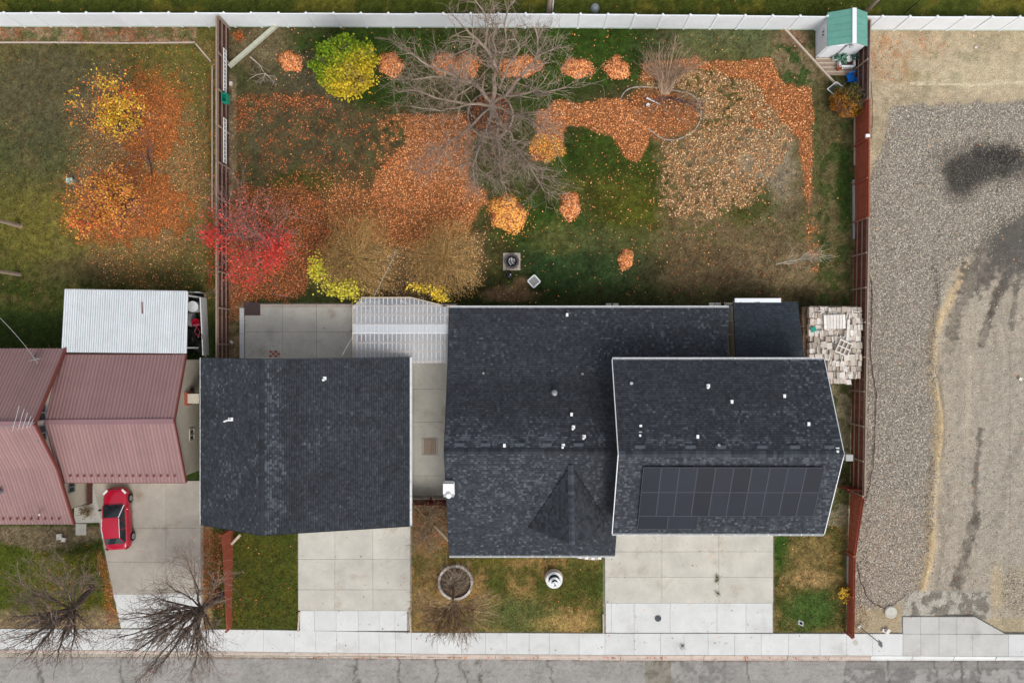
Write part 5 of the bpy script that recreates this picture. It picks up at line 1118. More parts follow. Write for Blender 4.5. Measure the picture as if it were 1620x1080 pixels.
# hidden body of the pile: coarse courses seen only from the sides
for z in (.2, .58, .96):
    y = 490.0
    while y < 596:
        for x in np.arange(1286, 1360 if y < 590 else 1342, 12.5): blk(x, y, z, (.5, .44, .36), random.uniform(-.05, .05), random.choice(bm[3:] + [bd]))
        y += 11
for i in range(34):
    px, py = random.uniform(1285, 1356), random.uniform(490, 596); p = W(px, py, 1.72); a = random.choice((0, 1.57, 1.57, .3, 1.2)) + random.uniform(-.25, .25); L = random.uniform(.15, .5)
    if px < 1312 and py > 560: continue
    piece('stick', protos[i % 6], h, p, (random.uniform(-.1, .1), random.uniform(-.1, .1), a), (L, .05, .05), bm[2])
def crate(px, py, z, a, sx, sy, label, m):
    c = root('wooden_crate', W(px, py, z), label, 'crate'); ca, sa = math.cos(a), math.sin(a); q0 = W(px, py, z); f = lambda x, y, zz: q0 + (x * ca - y * sa, x * sa + y * ca, zz)
    n = 5
    return c, f
c, f = crate(1320, 509, 1.78, .02, 1, 1, 'flat slatted pallet lying level on top of the pale block stack', 'wood_pale')
for i in range(7): MB().bar(f(-.62 + i * .205, -.46, .05), f(-.62 + i * .205, .46, .05), .18, .03).build('slat', bm[2], c)
for y in (-.4, .4): MB().bar(f(-.7, y, .0), f(.7, y, .0), .08, .06).build('runner', bm[1], c)
c, f = crate(1334, 550, 1.78, -.42, 1, 1, 'open divided crate lying askew on the pale block stack', 'wood_pale')
for y in (-.42, 0, .42): MB().bar(f(-.45, y, .06), f(.45, y, .06), .07, .12).build('rail', bm[2], c)
for x in (-.42, -.14, .14, .42): MB().bar(f(x, -.38, .06), f(x, .38, .06), .05, .1).build('divider', bm[2], c)
MB().bar(f(-.42, 0, -.02), f(.42, 0, -.02), .8, .02).build('base', bm[3], c)
c, f = crate(1341, 522, 1.78, 1.5, 1, 1, 'long pale plank lying along the block stack beside the pallet', 'x'); MB().bar(f(-.7, 0, .04), f(.7, 0, .04), .16, .05).build('plank', bm[2], c); c['category'] = 'plank'; c.name = 'plank_bundle'; MB().bar(f(-.6, .17, .03), f(.5, .15, .03), .1, .05).build('plank', bm[1], c)
tag(MB().box(W(1287, 521, 1.68), (.34, .3, .06), .3).build('plastic_tray', M['teal'], at=W(1287, 521, 1.66)), 'small green plastic piece on the left side of the block stack', 'plastic tray')
tag(MB().box(W(1296, 531, 1.68), (.12, .24, .08), .1).build('brick', M['wood_red'], at=W(1296, 531, 1.66)), 'single reddish brick on top of the block stack', 'brick')

# ---------------------------------------------------------------- storage bay east of the carport
def drum(px, py, z, r, hh, m, label, name='barrel', cat='barrel', lid=None):
    q0 = W(px, py, z) * (1, 1, 0); c = root(name, q0, label, cat); MB().lathe(q0, [(r * .9, 0), (r, .1), (r, hh * .5), (r * .97, hh * .52), (r, hh * .55), (r, hh)], 18).build('body', M[m], c); MB().lathe(q0 + (0, 0, hh), [(r * 1.04, 0), (r * 1.04, .04), (r * .8, .03), (r * .25, .035), (r * .2, .07), (0, .07)], 18).build('lid', M[lid or m], c)
drum(305, 485, .9, .36, .9, 'siding_grey', 'round grey white barrel standing in the bay east of the carport', lid='white')
drum(308, 510, .9, .26, .8, 'carpaint', 'round red drum in the storage bay beside the black tarp', name='drum', cat='drum')
h = root('bay_wall', W(318, 510, 0), 'white board wall on the east side of the storage bay', 'wall'); MB().bar(W(316.5, 470, .9) - (0, 0, .45), W(321, 562, .9) - (0, 0, .45), .07, .9).build('panel', M['white'], h)
MB().bar(W(299, 462, .9) - (0, 0, .45), W(316, 462, .9) - (0, 0, .45), .06, .9).build('panel', M['siding_grey'], h); mb = MB().bar(W(326, 465, 0) * (1, 1, 0) + (0, 0, .1), W(327, 565, 0) * (1, 1, 0) + (0, 0, .1), .06, .2); mb.build('sleeper', M['wood_grey'], h)
def tarp(px, py, sx, sy, hh, m, label, seed):
    r = np.random.default_rng(seed); n = 10; V = []; q0 = W(px, py, .5) * (1, 1, 0)
    for j in range(n + 1):
        for i in range(n + 1):
            u_, v_ = i / n * 2 - 1, j / n * 2 - 1; e = max(abs(u_), abs(v_)); V.append(q0 + (u_ * sx / 2 * (1 + .1 * r.random()), v_ * sy / 2 * (1 + .1 * r.random()), hh * (1 - e ** 4) * (.75 + .4 * r.random()) + .02))
    o = npmesh('tarp', V, [(j * (n + 1) + i, j * (n + 1) + i + 1, (j + 1) * (n + 1) + i + 1, (j + 1) * (n + 1) + i) for j in range(n) for i in range(n)], M[m], at=q0, smooth=True); tag(o, label, 'tarp')
tarp(304, 533, .75, 1.3, .8, 'black', 'crumpled black sheet over goods in the storage bay', 3); tarp(311, 548, .6, .9, .6, 'rubber', 'dark grey sheet at the south end of the storage bay', 4); tarp(306, 471, .8, .5, .7, 'rubber', 'dark bundle at the north end of the storage bay', 5); tarp(301, 505, .3, 1.0, .9, 'siding_grey', 'grey covered bundle against the edge of the carport', 6)
c = root('bicycle', W(312, 524, .0), 'red bicycle lying among the goods in the storage bay', 'bicycle'); mb = MB()
for (px, py) in ((311, 516), (314, 533)):
    p = W(px, py, .9); an = np.linspace(0, 2 * math.pi, 15); MB().tube([p + (.27 * math.cos(a), .27 * math.sin(a), .02 * math.sin(a)) for a in an], .022, 5).build('wheel', M['rubber'], c); MB().tube([p + (-.03, 0, 0), p + (.03, 0, 0)], .03, 6).build('hub', M['chrome'], c)
a, b = W(311, 516, .95), W(314, 533, .95); m_ = (a + b) / 2 + (-.2, 0, 0)
mb.tube([a, m_, b], .018, 5); mb.tube([a, (a + b) / 2 + (.15, 0, 0), b], .018, 5); mb.build('frame', M['carpaint'], c); MB().tube([a + (-.2, .1, .05), a + (0, .05, .03), a + (.2, .12, .05)], .015, 5).build('handlebar', M['chrome'], c)
# ---------------------------------------------------------------- trees
def CC(*c): return tuple(lin(c) * GAIN)
class Tree:
    def __init__(s, name, base, label, cat='tree', group=None, seed=0, bark=(150, 140, 132), bark2=(116, 100, 92)):
        s.r = np.random.default_rng(seed); s.h = root(name, base * np.array((1, 1, 0)), label, cat, group); s.trunk = MB().col(CC(*bark)); s.br = MB(); s.tips = []; s.bark = bark; s.bark2 = bark2
    def limb(s, pts, r0, r1, n=6, mb=None, col=None):
        pts = np.array(pts, float); k = max(2, len(pts)); 
        # smooth by subdividing with jitter
        P = [pts[0]]
        for a, b in zip(pts[:-1], pts[1:]):
            L = np.linalg.norm(b - a); m = (a + b) / 2 + s.r.normal(0, .05, 3) * L; P += [m, b]
        P = np.array(P); rad = np.linspace(r0, r1, len(P)); (mb or s.trunk).tube(P, rad, n, col or CC(*s.bark)); return P, rad
    def grow(s, p, d, L, r, lev, spread=.6, up=.15, kids=(3, 5), seg=4, minr=.006, droop=0):
        P = [p]; d = d / np.linalg.norm(d)
        for i in range(seg):
            d = d + s.r.normal(0, .13, 3) + np.array([0, 0, up * .25 - droop * (i / seg)]); d /= np.linalg.norm(d); P.append(P[-1] + d * L / seg)
        P = np.array(P); r1 = max(minr * .7, r * .35); rad = np.linspace(r, r1, seg + 1); f = s.r.uniform(.75, 1.2); c = tuple(np.array(CC(*s.bark)) * .5 * f + np.array(CC(*s.bark2)) * .5 * f)
        s.br.tube(P, rad, 3 if r < .03 else 4, c)
        s.tips.append(P[-1])
        if lev <= 0: return
        for k in range(s.r.integers(*kids)):
            t = s.r.uniform(.25, 1.0) * seg; i = min(int(t), seg - 1); q = P[i] + (P[i + 1] - P[i]) * (t - i); dd = (P[i + 1] - P[i]); dd /= np.linalg.norm(dd)
            nd = dd + s.r.normal(0, spread, 3) + np.array([0, 0, up]); s.grow(q, nd, L * s.r.uniform(.45, .8), max(minr, r * .5), lev - 1, spread, up, kids, seg, minr, droop)
    def along(s, P, rad, n, L, lev, spread=.8, **k):
        for i in range(n):
            t = s.r.uniform(.15, 1) * (len(P) - 1); j = min(int(t), len(P) - 2); q = P[j] + (P[j + 1] - P[j]) * (t - j); d = P[j + 1] - P[j]; d /= np.linalg.norm(d)
            s.grow(q, d + s.r.normal(0, spread, 3) + (0, 0, .2), L * s.r.uniform(.6, 1.2), max(.012, rad[j] * .45), lev, **k)
    def leaves(s, n, size, cols, where=None, sig=.12, name='foliage', tips=None, w=1.2):
        T = np.array(tips if tips is not None else s.tips)
        if where is not None:
            d_ = HC - T[:, 2]; px = CX0 + T[:, 0] * FP / d_; py = CY0 - T[:, 1] * FP / d_; pr = where(px, py); pr = pr / pr.sum(); ii = s.r.choice(len(T), n, p=pr)
        else: ii = s.r.integers(0, len(T), n)
        Pn = T[ii] + s.r.normal(0, sig, (n, 3)); c = np.array([CC(*k) for k in cols]); C = c[s.r.integers(0, len(cols), n)] * (.6 + .65 * s.r.random(n))[:, None]
        stuff_quads(name, Pn, size, M['leaf'], C, w, parent=s.h, seed=int(s.r.integers(1e6)))
    def done(s, smooth=False):
        if s.trunk.v: s.trunk.build('trunk', M['bark'], s.h)
        if s.br.v: s.br.build('branches', M['bark'], s.h)
# big bare tree
t = Tree('bare_tree', W(782, 182, 0), 'very large bare grey tree spreading over the back yard and the white fence', seed=11, bark=(160, 144, 130), bark2=(148, 128, 112))
w3 = lambda *a: [W(*p) for p in a]
P, rad = t.limb(w3((783, 186, -.1), (782, 181, .8), (778, 165, 3.0)), .27, .2, 9)
L_ = [([(778, 163, 2.8), (783, 140, 4.2), (786, 112, 5.6), (778, 92, 6.8), (768, 76, 8), (750, 58, 9), (738, 46, 10)], .24, .07, 26, 2.3),
      ([(780, 98, 6.3), (779, 62, 8.5), (777, 30, 10.5)], .12, .04, 14, 1.8), ([(768, 76, 8), (772, 40, 10), (762, 14, 11.5), (748, -4, 12)], .09, .03, 16, 1.6),
      ([(778, 163, 2.8), (762, 142, 4.2), (745, 130, 5.2), (715, 118, 6.5), (690, 108, 7.5), (665, 96, 8.5), (645, 84, 9.2)], .20, .05, 34, 2.2),
      ([(745, 130, 5.2), (718, 126, 6.3), (680, 122, 7.5), (650, 126, 8)], .11, .04, 26, 2.0),
      ([(776, 168, 3.0), (740, 165, 4.2), (705, 158, 5.2), (672, 148, 6.2), (645, 142, 7)], .15, .04, 28, 2.1), ([(740, 165, 4.2), (710, 172, 5), (680, 172, 6), (650, 168, 6.5)], .09, .03, 20, 1.8),
      ([(779, 163, 3.0), (800, 152, 4.2), (835, 147, 5.5), (862, 146, 6.5), (895, 138, 7.5)], .16, .05, 26, 2.0), ([(800, 152, 4.2), (815, 130, 5.5), (832, 112, 6.5), (845, 98, 7.2), (850, 70, 8.5), (847, 45, 10)], .17, .05, 24, 1.9),
      ([(845, 98, 7.2), (870, 80, 8.5), (888, 70, 9.2)], .09, .03, 14, 1.4), ([(850, 70, 8.5), (862, 40, 10)], .07, .03, 8, 1.1),
      ([(790, 140, 4.5), (806, 100, 6.8), (822, 78, 8), (815, 62, 9), (795, 66, 9)], .11, .03, 16, 1.5), ([(800, 80, 7.5), (798, 40, 10), (806, 10, 11.5), (815, -4, 12)], .08, .03, 14, 1.6),
      ([(779, 172, 3.0), (770, 205, 4.0), (758, 232, 4.8), (748, 262, 5.4), (752, 290, 5.6)], .14, .04, 40, 2.0), ([(780, 172, 3.0), (786, 215, 4.2), (790, 250, 4.8), (794, 290, 5.2)], .13, .04, 44, 2.0),
      ([(781, 172, 3.0), (808, 210, 4.2), (826, 245, 5.0), (845, 275, 5.6), (862, 305, 5.8)], .14, .04, 44, 2.0), ([(776, 170, 3), (745, 200, 4), (715, 222, 5), (690, 235, 5.6), (668, 252, 6)], .12, .03, 34, 2.0),
      ([(715, 222, 5), (700, 245, 5.6), (685, 262, 6)], .05, .02, 16, 1.6), ([(781, 168, 3.2), (812, 182, 4.5), (838, 190, 5.4), (862, 205, 6)], .12, .03, 32, 1.9), ([(745, 200, 4), (735, 240, 5), (728, 262, 5.5)], .06, .02, 20, 1.6)]
for k, (pts, r0, r1, n, L) in enumerate(L_):
    P, rad = t.limb(w3(*pts), r0 * .62, r1 * .75, 6); 
    low = pts[-1][1] > 195
    t.along(P, rad, n, L * .72, 2, spread=.55 if low else .7, up=.0 if low else .1, kids=(2, 5), droop=.28 if low else 0, minr=.007)
t.done(); print('big tree faces', len(t.br.f))
# tree well
h = root('tree_well', W(776, 186, 0), 'round dark mulch bed with low metal rim at the foot of the large bare tree', 'flower bed'); q0 = W(776, 184, 0)
mb = MB(); mb.lathe(q0, [(1.5, .02), (1.46, .24), (1.0, .34), (.5, .4), (0, .42)], 30); o = mb.build('mulch', mat('mulch', S(88, 74, 62), rough=1, nscale=6, namt=.5, bump=1, bscale=16, dist=.1), h, smooth=True)
an = np.linspace(0, 2 * math.pi, 41)
for i in range(20):
    sg = [q0 + (1.53 * math.cos(a), 1.53 * math.sin(a), .16) for a in np.linspace(i * .3142, (i + .92) * .3142, 4)]; MB().tube(sg, .07, 6).build('edging_stone', M['wood_grey'], h)
C = q0 + np.stack([rng.normal(0, .75, 900), rng.normal(0, .75, 900), .32 + rng.random(900) * .1], 1); stuff_quads('leaf_litter', C[np.hypot(C[:, 0] - q0[0], C[:, 1] - q0[1]) < 1.45], (.08, .15), M['leaf'], leafcols(np.ones(int((np.hypot(C[:, 0] - q0[0], C[:, 1] - q0[1]) < 1.45).sum())), int((np.hypot(C[:, 0] - q0[0], C[:, 1] - q0[1]) < 1.45).sum())) * .8, parent=h)

def blob(cx, cy, rx, ry): return lambda x, y: np.exp(-((x - cx) / rx) ** 2 - ((y - cy) / ry) ** 2)
def generic(name, base, top_px, hgt, label, cat, seed, n=5, L=2.0, lev=3, bark=(110, 92, 88), bark2=(120, 100, 92), fork=.25, spread=.6, r=.12, group=None, kids=(3, 5), up=.15, droop=0, minr=.006, side=.55):
    t = Tree(name, W(*base, 0), label, cat, group, seed, bark, bark2); B = W(*base, 0); T = W(top_px[0], top_px[1], hgt); Fk = B + (T - B) * fork; P, rad = t.limb([B, Fk], r, r * .8, 7)
    for i in range(n):
        a = 6.283 * i / n + t.r.uniform(-.4, .4); tgt = T + np.array([math.cos(a), math.sin(a), 0]) * side * L + (0, 0, t.r.uniform(-.3, .2) * hgt * .3); P, rad = t.limb([Fk, Fk * .5 + tgt * .5 + (0, 0, .2), tgt], r * .6, r * .18, 5, t.br, CC(*bark)); t.along(P, rad, int(5 + L * 2), L * .62, lev - 1, spread=spread, kids=kids, up=up, droop=droop, minr=minr); t.tips.append(tgt)
    return t
# yellow and green tree
t = generic('yellow_green_tree', (552, 122), (547, 106), 4.2, 'rounded small tree turning from green to yellow north of the lawn', 'tree', 21, n=7, L=1.5, lev=3, side=.6, kids=(3, 5))
q0 = W(547, 106, 3.2); n = 15000; d = rng.normal(0, 1, (n, 3)); d /= np.linalg.norm(d, axis=1)[:, None]; rr = 1.0 - .35 * rng.random(n) ** 1.5; lump = 1 + .16 * np.sin(d[:, 0] * 5 + 1) * np.cos(d[:, 1] * 6) + .1 * np.sin(d[:, 1] * 11 + d[:, 2] * 7) + .08 * np.sin(d[:, 0] * 17) * np.sin(d[:, 1] * 15 + 2)
T = q0 + d * (rr * lump)[:, None] * np.array((1.86, 1.72, 1.5)) + rng.normal(0, .09, (n, 3)); T = T[(T[:, 2] > 1.1)]
dx = (T[:, 0] - q0[0]) / 1.8; dy = (T[:, 1] - q0[1]) / 1.7; yel = sst(-.15, .75, -dy * .75 + dx * .55 + rng.normal(0, .22, len(T)) + .05); thin = sst(.5, 1.4, dx - dy) ; keep = rng.random(len(T)) > thin * .85; T, yel = T[keep], yel[keep]
pg = np.array([CC(96, 126, 20), CC(120, 150, 26), CC(80, 108, 24), CC(150, 166, 30)]); py_ = np.array([CC(222, 190, 44), CC(230, 200, 60), CC(208, 168, 40), CC(196, 176, 44)]); i4 = rng.integers(0, 4, len(T))
stuff_quads('foliage', T, (.10, .2), M['leaf'], (pg[i4] * (1 - yel)[:, None] + py_[i4] * yel[:, None]) * (.7 + .45 * rng.random(len(T)))[:, None], 1.0, parent=t.h); t.done()
# left neighbour's two trees
t = generic('yellow_tree', (222, 204), (178, 172), 4.6, 'sparse tree with bright yellow leaves in the left neighbour yard, the northern of two', 'tree', 31, n=6, L=2.3, lev=3, bark=(92, 78, 84), bark2=(130, 112, 110), side=.62)
t.leaves(2900, (.07, .15), [(232, 190, 56), (222, 172, 48), (238, 206, 84), (206, 146, 44)], lambda x, y: blob(190, 182, 26, 22)(x, y) + .25 * blob(115, 163, 14, 12)(x, y) + .3 * blob(172, 128, 14, 12)(x, y) + .1 * blob(195, 150, 50, 40)(x, y), .1)
t.leaves(1000, (.08, .15), [(220, 140, 50), (200, 120, 50), (230, 110, 60)], lambda x, y: .3 * blob(110, 185, 14, 12)(x, y) + .4 * blob(230, 150, 30, 24)(x, y) + .1 * blob(190, 170, 70, 50)(x, y), .2, 'brown_foliage'); t.done()
t = generic('orange_tree', (212, 316), (165, 320), 4.6, 'sparse tree with orange leaves in the left neighbour yard, the southern of two', 'tree', 32, n=7, L=2.3, lev=3, bark=(88, 76, 86), bark2=(130, 110, 108), side=.68)
P, rad = t.limb(w3((240, 275, .4), (238, 258, 1.2), (235, 236, 2.4)), .07, .04, 6, None, CC(84, 66, 58)); t.along(P, rad, 8, 1.3, 1)
t.leaves(4000, (.07, .15), [(230, 150, 62), (224, 128, 62), (236, 172, 80), (208, 106, 60), (228, 164, 56)], lambda x, y: blob(125, 350, 20, 20)(x, y) + .7 * blob(160, 350, 24, 20)(x, y) + .8 * blob(190, 315, 26, 30)(x, y) + .5 * blob(175, 285, 26, 24)(x, y) + .3 * blob(140, 300, 30, 16)(x, y), .11)
t.leaves(260, (.09, .17), [(226, 110, 70), (214, 96, 60)], lambda x, y: blob(130, 358, 18, 14)(x, y) + .7 * blob(165, 365, 20, 12)(x, y), .18, 'red_foliage'); t.done()
# red maple
t = generic('red_maple', (430, 378), (388, 372), 4.4, 'spreading maple with scarlet leaves hanging over the brown fence', 'tree', 33, n=9, L=2.9, lev=3, bark=(130, 100, 98), bark2=(186, 142, 130), side=.75, kids=(3, 5), spread=.5)
red = [(218, 62, 52), (204, 50, 46), (228, 88, 66), (190, 56, 46)]
t.leaves(3400, (.07, .14), red, lambda x, y: blob(340, 385, 20, 26)(x, y) + blob(352, 410, 24, 18)(x, y) + blob(405, 428, 34, 20)(x, y) + blob(440, 395, 22, 28)(x, y) + .5 * blob(400, 445, 36, 14)(x, y) + .3 * blob(330, 350, 14, 20)(x, y) + .03 * blob(390, 370, 60, 50)(x, y), .2)
t.leaves(500, (.08, .14), [(214, 110, 96), (214, 96, 80)], lambda x, y: blob(390, 350, 60, 40)(x, y), .25, 'faded_foliage'); t.done()
# two olive twiggy trees
def willow(base, c, R_, z, label, seed, ycl, n=950):
    t = Tree('twiggy_tree', W(*base, 0), label, 'tree', None, seed, (126, 108, 76), (134, 116, 78)); B = W(*base, 0); C_ = W(c[0], c[1], z)
    for i in range(7):
        a = i * .9 + t.r.uniform(-.3, .3); P, rad = t.limb([B, B * .6 + C_ * .4 + (math.cos(a) * .3, math.sin(a) * .3, .4), C_ + (math.cos(a) * R_ * .5, math.sin(a) * R_ * .5, t.r.uniform(-.5, .2))], .06, .025, 5)
    ends = []
    for i in range(n):
        a = t.r.uniform(0, 6.283); e = math.sqrt(t.r.random()); lump = 1 + .12 * math.sin(3 * a + seed) + .07 * math.sin(7 * a); p1 = C_ + np.array([math.cos(a), math.sin(a), 0]) * R_ * e * lump * .97 + (0, 0, -1.2 * e ** 2 + t.r.uniform(-.3, .4)); a0 = a + t.r.uniform(-.5, .5); p0 = C_ + np.array([math.cos(a0), math.sin(a0), 0]) * R_ * max(0, e - t.r.uniform(.2, .5)) + (0, 0, t.r.uniform(-.9, -.1)); m = (p0 + p1) / 2 + (t.r.normal(0, .08), t.r.normal(0, .08), .15)
        f = t.r.uniform(.65, 1.3); t.br.tube([p0, m, p1], [.009, .007, .004], 3, tuple(np.array(CC(176, 142, 90)) * f)); ends += [p1, m]
    t.tips = ends
    t.leaves(int(n * 2.6), (.035, .075), [(176, 136, 70), (194, 148, 78), (146, 116, 60), (202, 146, 84), (152, 130, 66)], None, .14)
    for (cx, cy, rx, ry, k, cols) in ycl: t.leaves(k, (.09, .17), cols, blob(cx, cy, rx, ry), .14, 'yellow_foliage')
    t.done()
Y = [(210, 204, 56), (222, 214, 80), (190, 184, 50), (222, 198, 66)]; Y2 = [(228, 198, 62), (246, 220, 90), (226, 180, 40), (236, 200, 60)]
willow((592, 412), (560, 405), 3.15, 3.4, 'olive brown twiggy tree west of the pergola with lime yellow tips', 41, [(492, 428, 13, 14, 560, Y), (540, 466, 22, 14, 850, Y), (515, 445, 8, 8, 60, Y)])
willow((712, 412), (702, 406), 2.9, 3.2, 'olive brown twiggy tree above the pergola beside the fire pit', 42, [(672, 476, 15, 9, 650, Y2), (650, 462, 8, 5, 90, Y2)])
# olive shrub by the shed
t = generic('olive_shrub', (1338, 160), (1343, 160), 1.4, 'dense olive and orange shrub south of the green-roofed shed', 'shrub', 51, n=8, L=.9, lev=3, r=.05, side=.8)
q0 = W(1343, 160, .8); n = 4200; d = rng.normal(0, 1, (n, 3)); d /= np.linalg.norm(d, axis=1)[:, None]; T = q0 + d * ((.7 + .3 * rng.random(n)) * (1 + .18 * np.sin(d[:, 0] * 7) * np.cos(d[:, 1] * 6 + 1)))[:, None] * np.array((1.25, 1.1, .75)); T = T[T[:, 2] > .1]
w_ = sst(-.4, .8, (-(T[:, 1] - q0[1]) - (T[:, 0] - q0[0]) * .8) + rng.normal(0, .35, len(T)))[:, None]; c1 = np.array([CC(98, 98, 34), CC(122, 116, 40), CC(76, 84, 30)])[rng.integers(0, 3, len(T))]; c2 = np.array([CC(176, 108, 38), CC(190, 130, 40), CC(150, 96, 36)])[rng.integers(0, 3, len(T))]
stuff_quads('foliage', T, (.07, .14), M['leaf'], (c1 * (1 - w_) + c2 * w_) * (.6 + .6 * rng.random(len(T)))[:, None], 1.2, parent=t.h); t.done()
# bare multi-stem shrub in the kidney bed
t = Tree('bare_shrub', W(1052, 152, 0), 'bare multi-stemmed shrub fanning out of the kidney-shaped bed', 'shrub', None, 52, (184, 160, 134), (160, 134, 112))
for i in range(60):
    a = t.r.uniform(-1.1, 1.0); e = t.r.uniform(.55, 1.0); tgt = W(1062 + 46 * math.sin(a) * 1.3, 150 - 88 * math.cos(a) * e, 3.4 * e); P, rad = t.limb([W(1052 + t.r.uniform(-6, 6), 150, 0), W(1055 + 20 * math.sin(a), 120, 1.2 * e), tgt], .04, .012, 4, t.br, CC(*(t.bark if i % 2 else t.bark2))); t.along(P, rad, 5, .8, 1, spread=.45)
for i in range(14): a = t.r.uniform(-.4, 3.4); tgt = W(1062 + 52 * math.cos(a), 165 + 34 * math.sin(a), 1.8); P, rad = t.limb([W(1054, 154, 0), tgt], .03, .01, 4, t.br, CC(104, 88, 92)); t.along(P, rad, 6, .8, 1, spread=.6)
t.done()
# street trees
def street(base, fork, zf, tips, label, seed, bark, fine):
    t = Tree('street_tree', W(*base, 0), label, 'tree', None, seed, bark, fine); t.limb(w3((*base, -.05), (*fork, zf)), .24, .19, 9)
    for (x, y, z, r) in tips:
        r *= 1.25; m = W(fork[0] * .5 + x * .5 + t.r.uniform(-5, 5), fork[1] * .5 + y * .5 + t.r.uniform(-4, 4), zf * .5 + z * .5 + .2); P, rad = t.limb([W(*fork, zf), m, W(x, y, z)], r, r * .3, 6, None, CC(*bark)); t.along(P, rad, 15, 1.5, 2, spread=.42, kids=(2, 5), up=.05, minr=.006)
    t.leaves(420, (.05, .1), [(150, 96, 64), (128, 84, 62), (170, 112, 74)], None, .12, 'dry_leaves'); t.done(); return t
t1 = street((146, 930), (116, 962), 2.2, [(70, 990, 4.2, .1), (40, 1010, 5.2, .1), (62, 1024, 5.4, .09), (92, 1030, 5.2, .09), (114, 1022, 4.6, .08), (112, 1000, 4, .07), (50, 940, 4.2, .07), (30, 920, 4.6, .05), (88, 910, 3.8, .06), (100, 885, 3.6, .04), (135, 915, 3.2, .05), (20, 975, 5, .07), (38, 1046, 6, .06), (140, 985, 3.6, .04), (70, 900, 4, .04), (10, 1000, 5.2, .05)], 'dark bare street tree over the sidewalk at the lower left corner', 61, (102, 90, 82), (160, 142, 130))
t2 = street((352, 940), (318, 962), 2.4, [(262, 975, 4.4, .11), (238, 1000, 5.4, .11), (214, 1030, 6, .1), (262, 1042, 6, .09), (284, 1010, 4.8, .1), (300, 1036, 5.4, .09), (318, 1010, 4.4, .09), (308, 1056, 6, .06), (338, 1000, 3.6, .06), (248, 945, 4.2, .07), (215, 968, 5, .07), (300, 900, 3.8, .07), (262, 920, 4, .05), (345, 920, 3, .06), (290, 870, 3.8, .03), (188, 1008, 6, .06), (190, 980, 5, .05), (330, 1040, 5, .04), (235, 1060, 6.4, .06)], 'dark bare street tree leaning over the driveway beside the low red fence', 62, (102, 88, 80), (162, 142, 128))
# ring planter with bare tree
h = root('ring_planter', W(721, 919, 0), 'circular stone-edged planter in the middle front lawn', 'planter'); q0 = W(721, 919, 0); k = 22
for i in range(k):
    a = 6.283 * i / k; piece('stone', protos[i % 6], h, q0 + (1.12 * math.cos(a), 1.12 * math.sin(a), .16), (0, 0, a), (.16, .29, .3), bm[(i * 3) % 5])
MB().lathe(q0, [(1.04, 0), (1.03, .16), (0, .22)], 24).build('soil', mat('planter soil', S(104, 86, 70), rough=1, nscale=8, namt=.4, bump=1, bscale=20), h)
t = Tree('bare_ornamental_tree', W(716, 928, 0), 'small tan bare tree rising from the circular planter', 'tree', None, 63, (128, 96, 72), (164, 142, 112)); t.limb(w3((716, 926, .1), (716, 950, 1.5)), .12, .09, 7)
for i in range(130):
    a = t.r.uniform(-.5, 3.6); e = t.r.uniform(.5, 1); tgt = W(718 + 74 * math.cos(a) * e, 958 + 66 * math.sin(a) * e, 3.4 * t.r.uniform(.8, 1.1)); P, rad = t.limb([W(717 + t.r.normal(0, 5), 948 + t.r.uniform(0, 22), 1.6), W(718 + 30 * math.cos(a) + t.r.normal(0, 6), 964 + 24 * math.sin(a) + t.r.normal(0, 5), 2.3), tgt], .024, .011, 3, t.br, tuple(np.array(CC(186, 160, 126)) * t.r.uniform(.7, 1.25))); 
    t.along(P, rad, 4, .6, 1, spread=.35, minr=.009)
for i in range(70):
    a = t.r.uniform(2.5, 6.6); p0 = W(716, 935, .3); x1, y1 = 720 + t.r.normal(0, 13), 912 + t.r.normal(0, 10); t.br.tube([W(720 + t.r.normal(0, 9), 924 + t.r.normal(0, 7), .2), W(x1, y1, .9), W(x1 + t.r.normal(0, 12), y1 + t.r.normal(-4, 9), 1.5)], [.016, .012, .006], 3, tuple(np.array(CC(168, 152, 132)) * t.r.uniform(.6, 1.2)))
for (x, y) in ((710, 985), (720, 990), (700, 975), (735, 975)): t.limb([W(717, 950, 1.5), W(x, y, 2.4)], .05, .02, 4, t.br, CC(92, 66, 50))
t.done()
# shrub between houses
t = Tree('bare_shrub', W(678, 812, 0), 'pale bare shrub in the gap below the dark red gate', 'shrub', None, 64, (168, 150, 124), (160, 136, 112))
for (x, y, z, r) in ((655, 800, 1.6, .05), (700, 810, 1.4, .04), (704, 828, 1.2, .03), (664, 860, 2.2, .04), (678, 872, 2.4, .05), (690, 868, 2.2, .04), (672, 845, 2, .04), (700, 850, 2, .03), (660, 835, 1.8, .03), (685, 800, 1.4, .03)):
    P, rad = t.limb([W(676, 820, .4), W((676 + x) / 2, (822 + y) / 2, z * .6), W(x, y, z)], r, .012, 5, None, CC(172, 154, 128)); t.along(P, rad, 12, .9, 2, spread=.45)
t.limb([W(678, 812, 0), W(676, 820, .5)], .09, .07); t.done()
a, b = W(688, 832, .1), W(711, 856, .1); o = MB().tube([a, (a + b) / 2 + (.02, 0, 0), b], [.09, .11, .1], 8, CC(170, 150, 124)).build('log', M['bark'], at=a); tag(o, 'pale log lying against the middle house by the bare shrub', 'log')
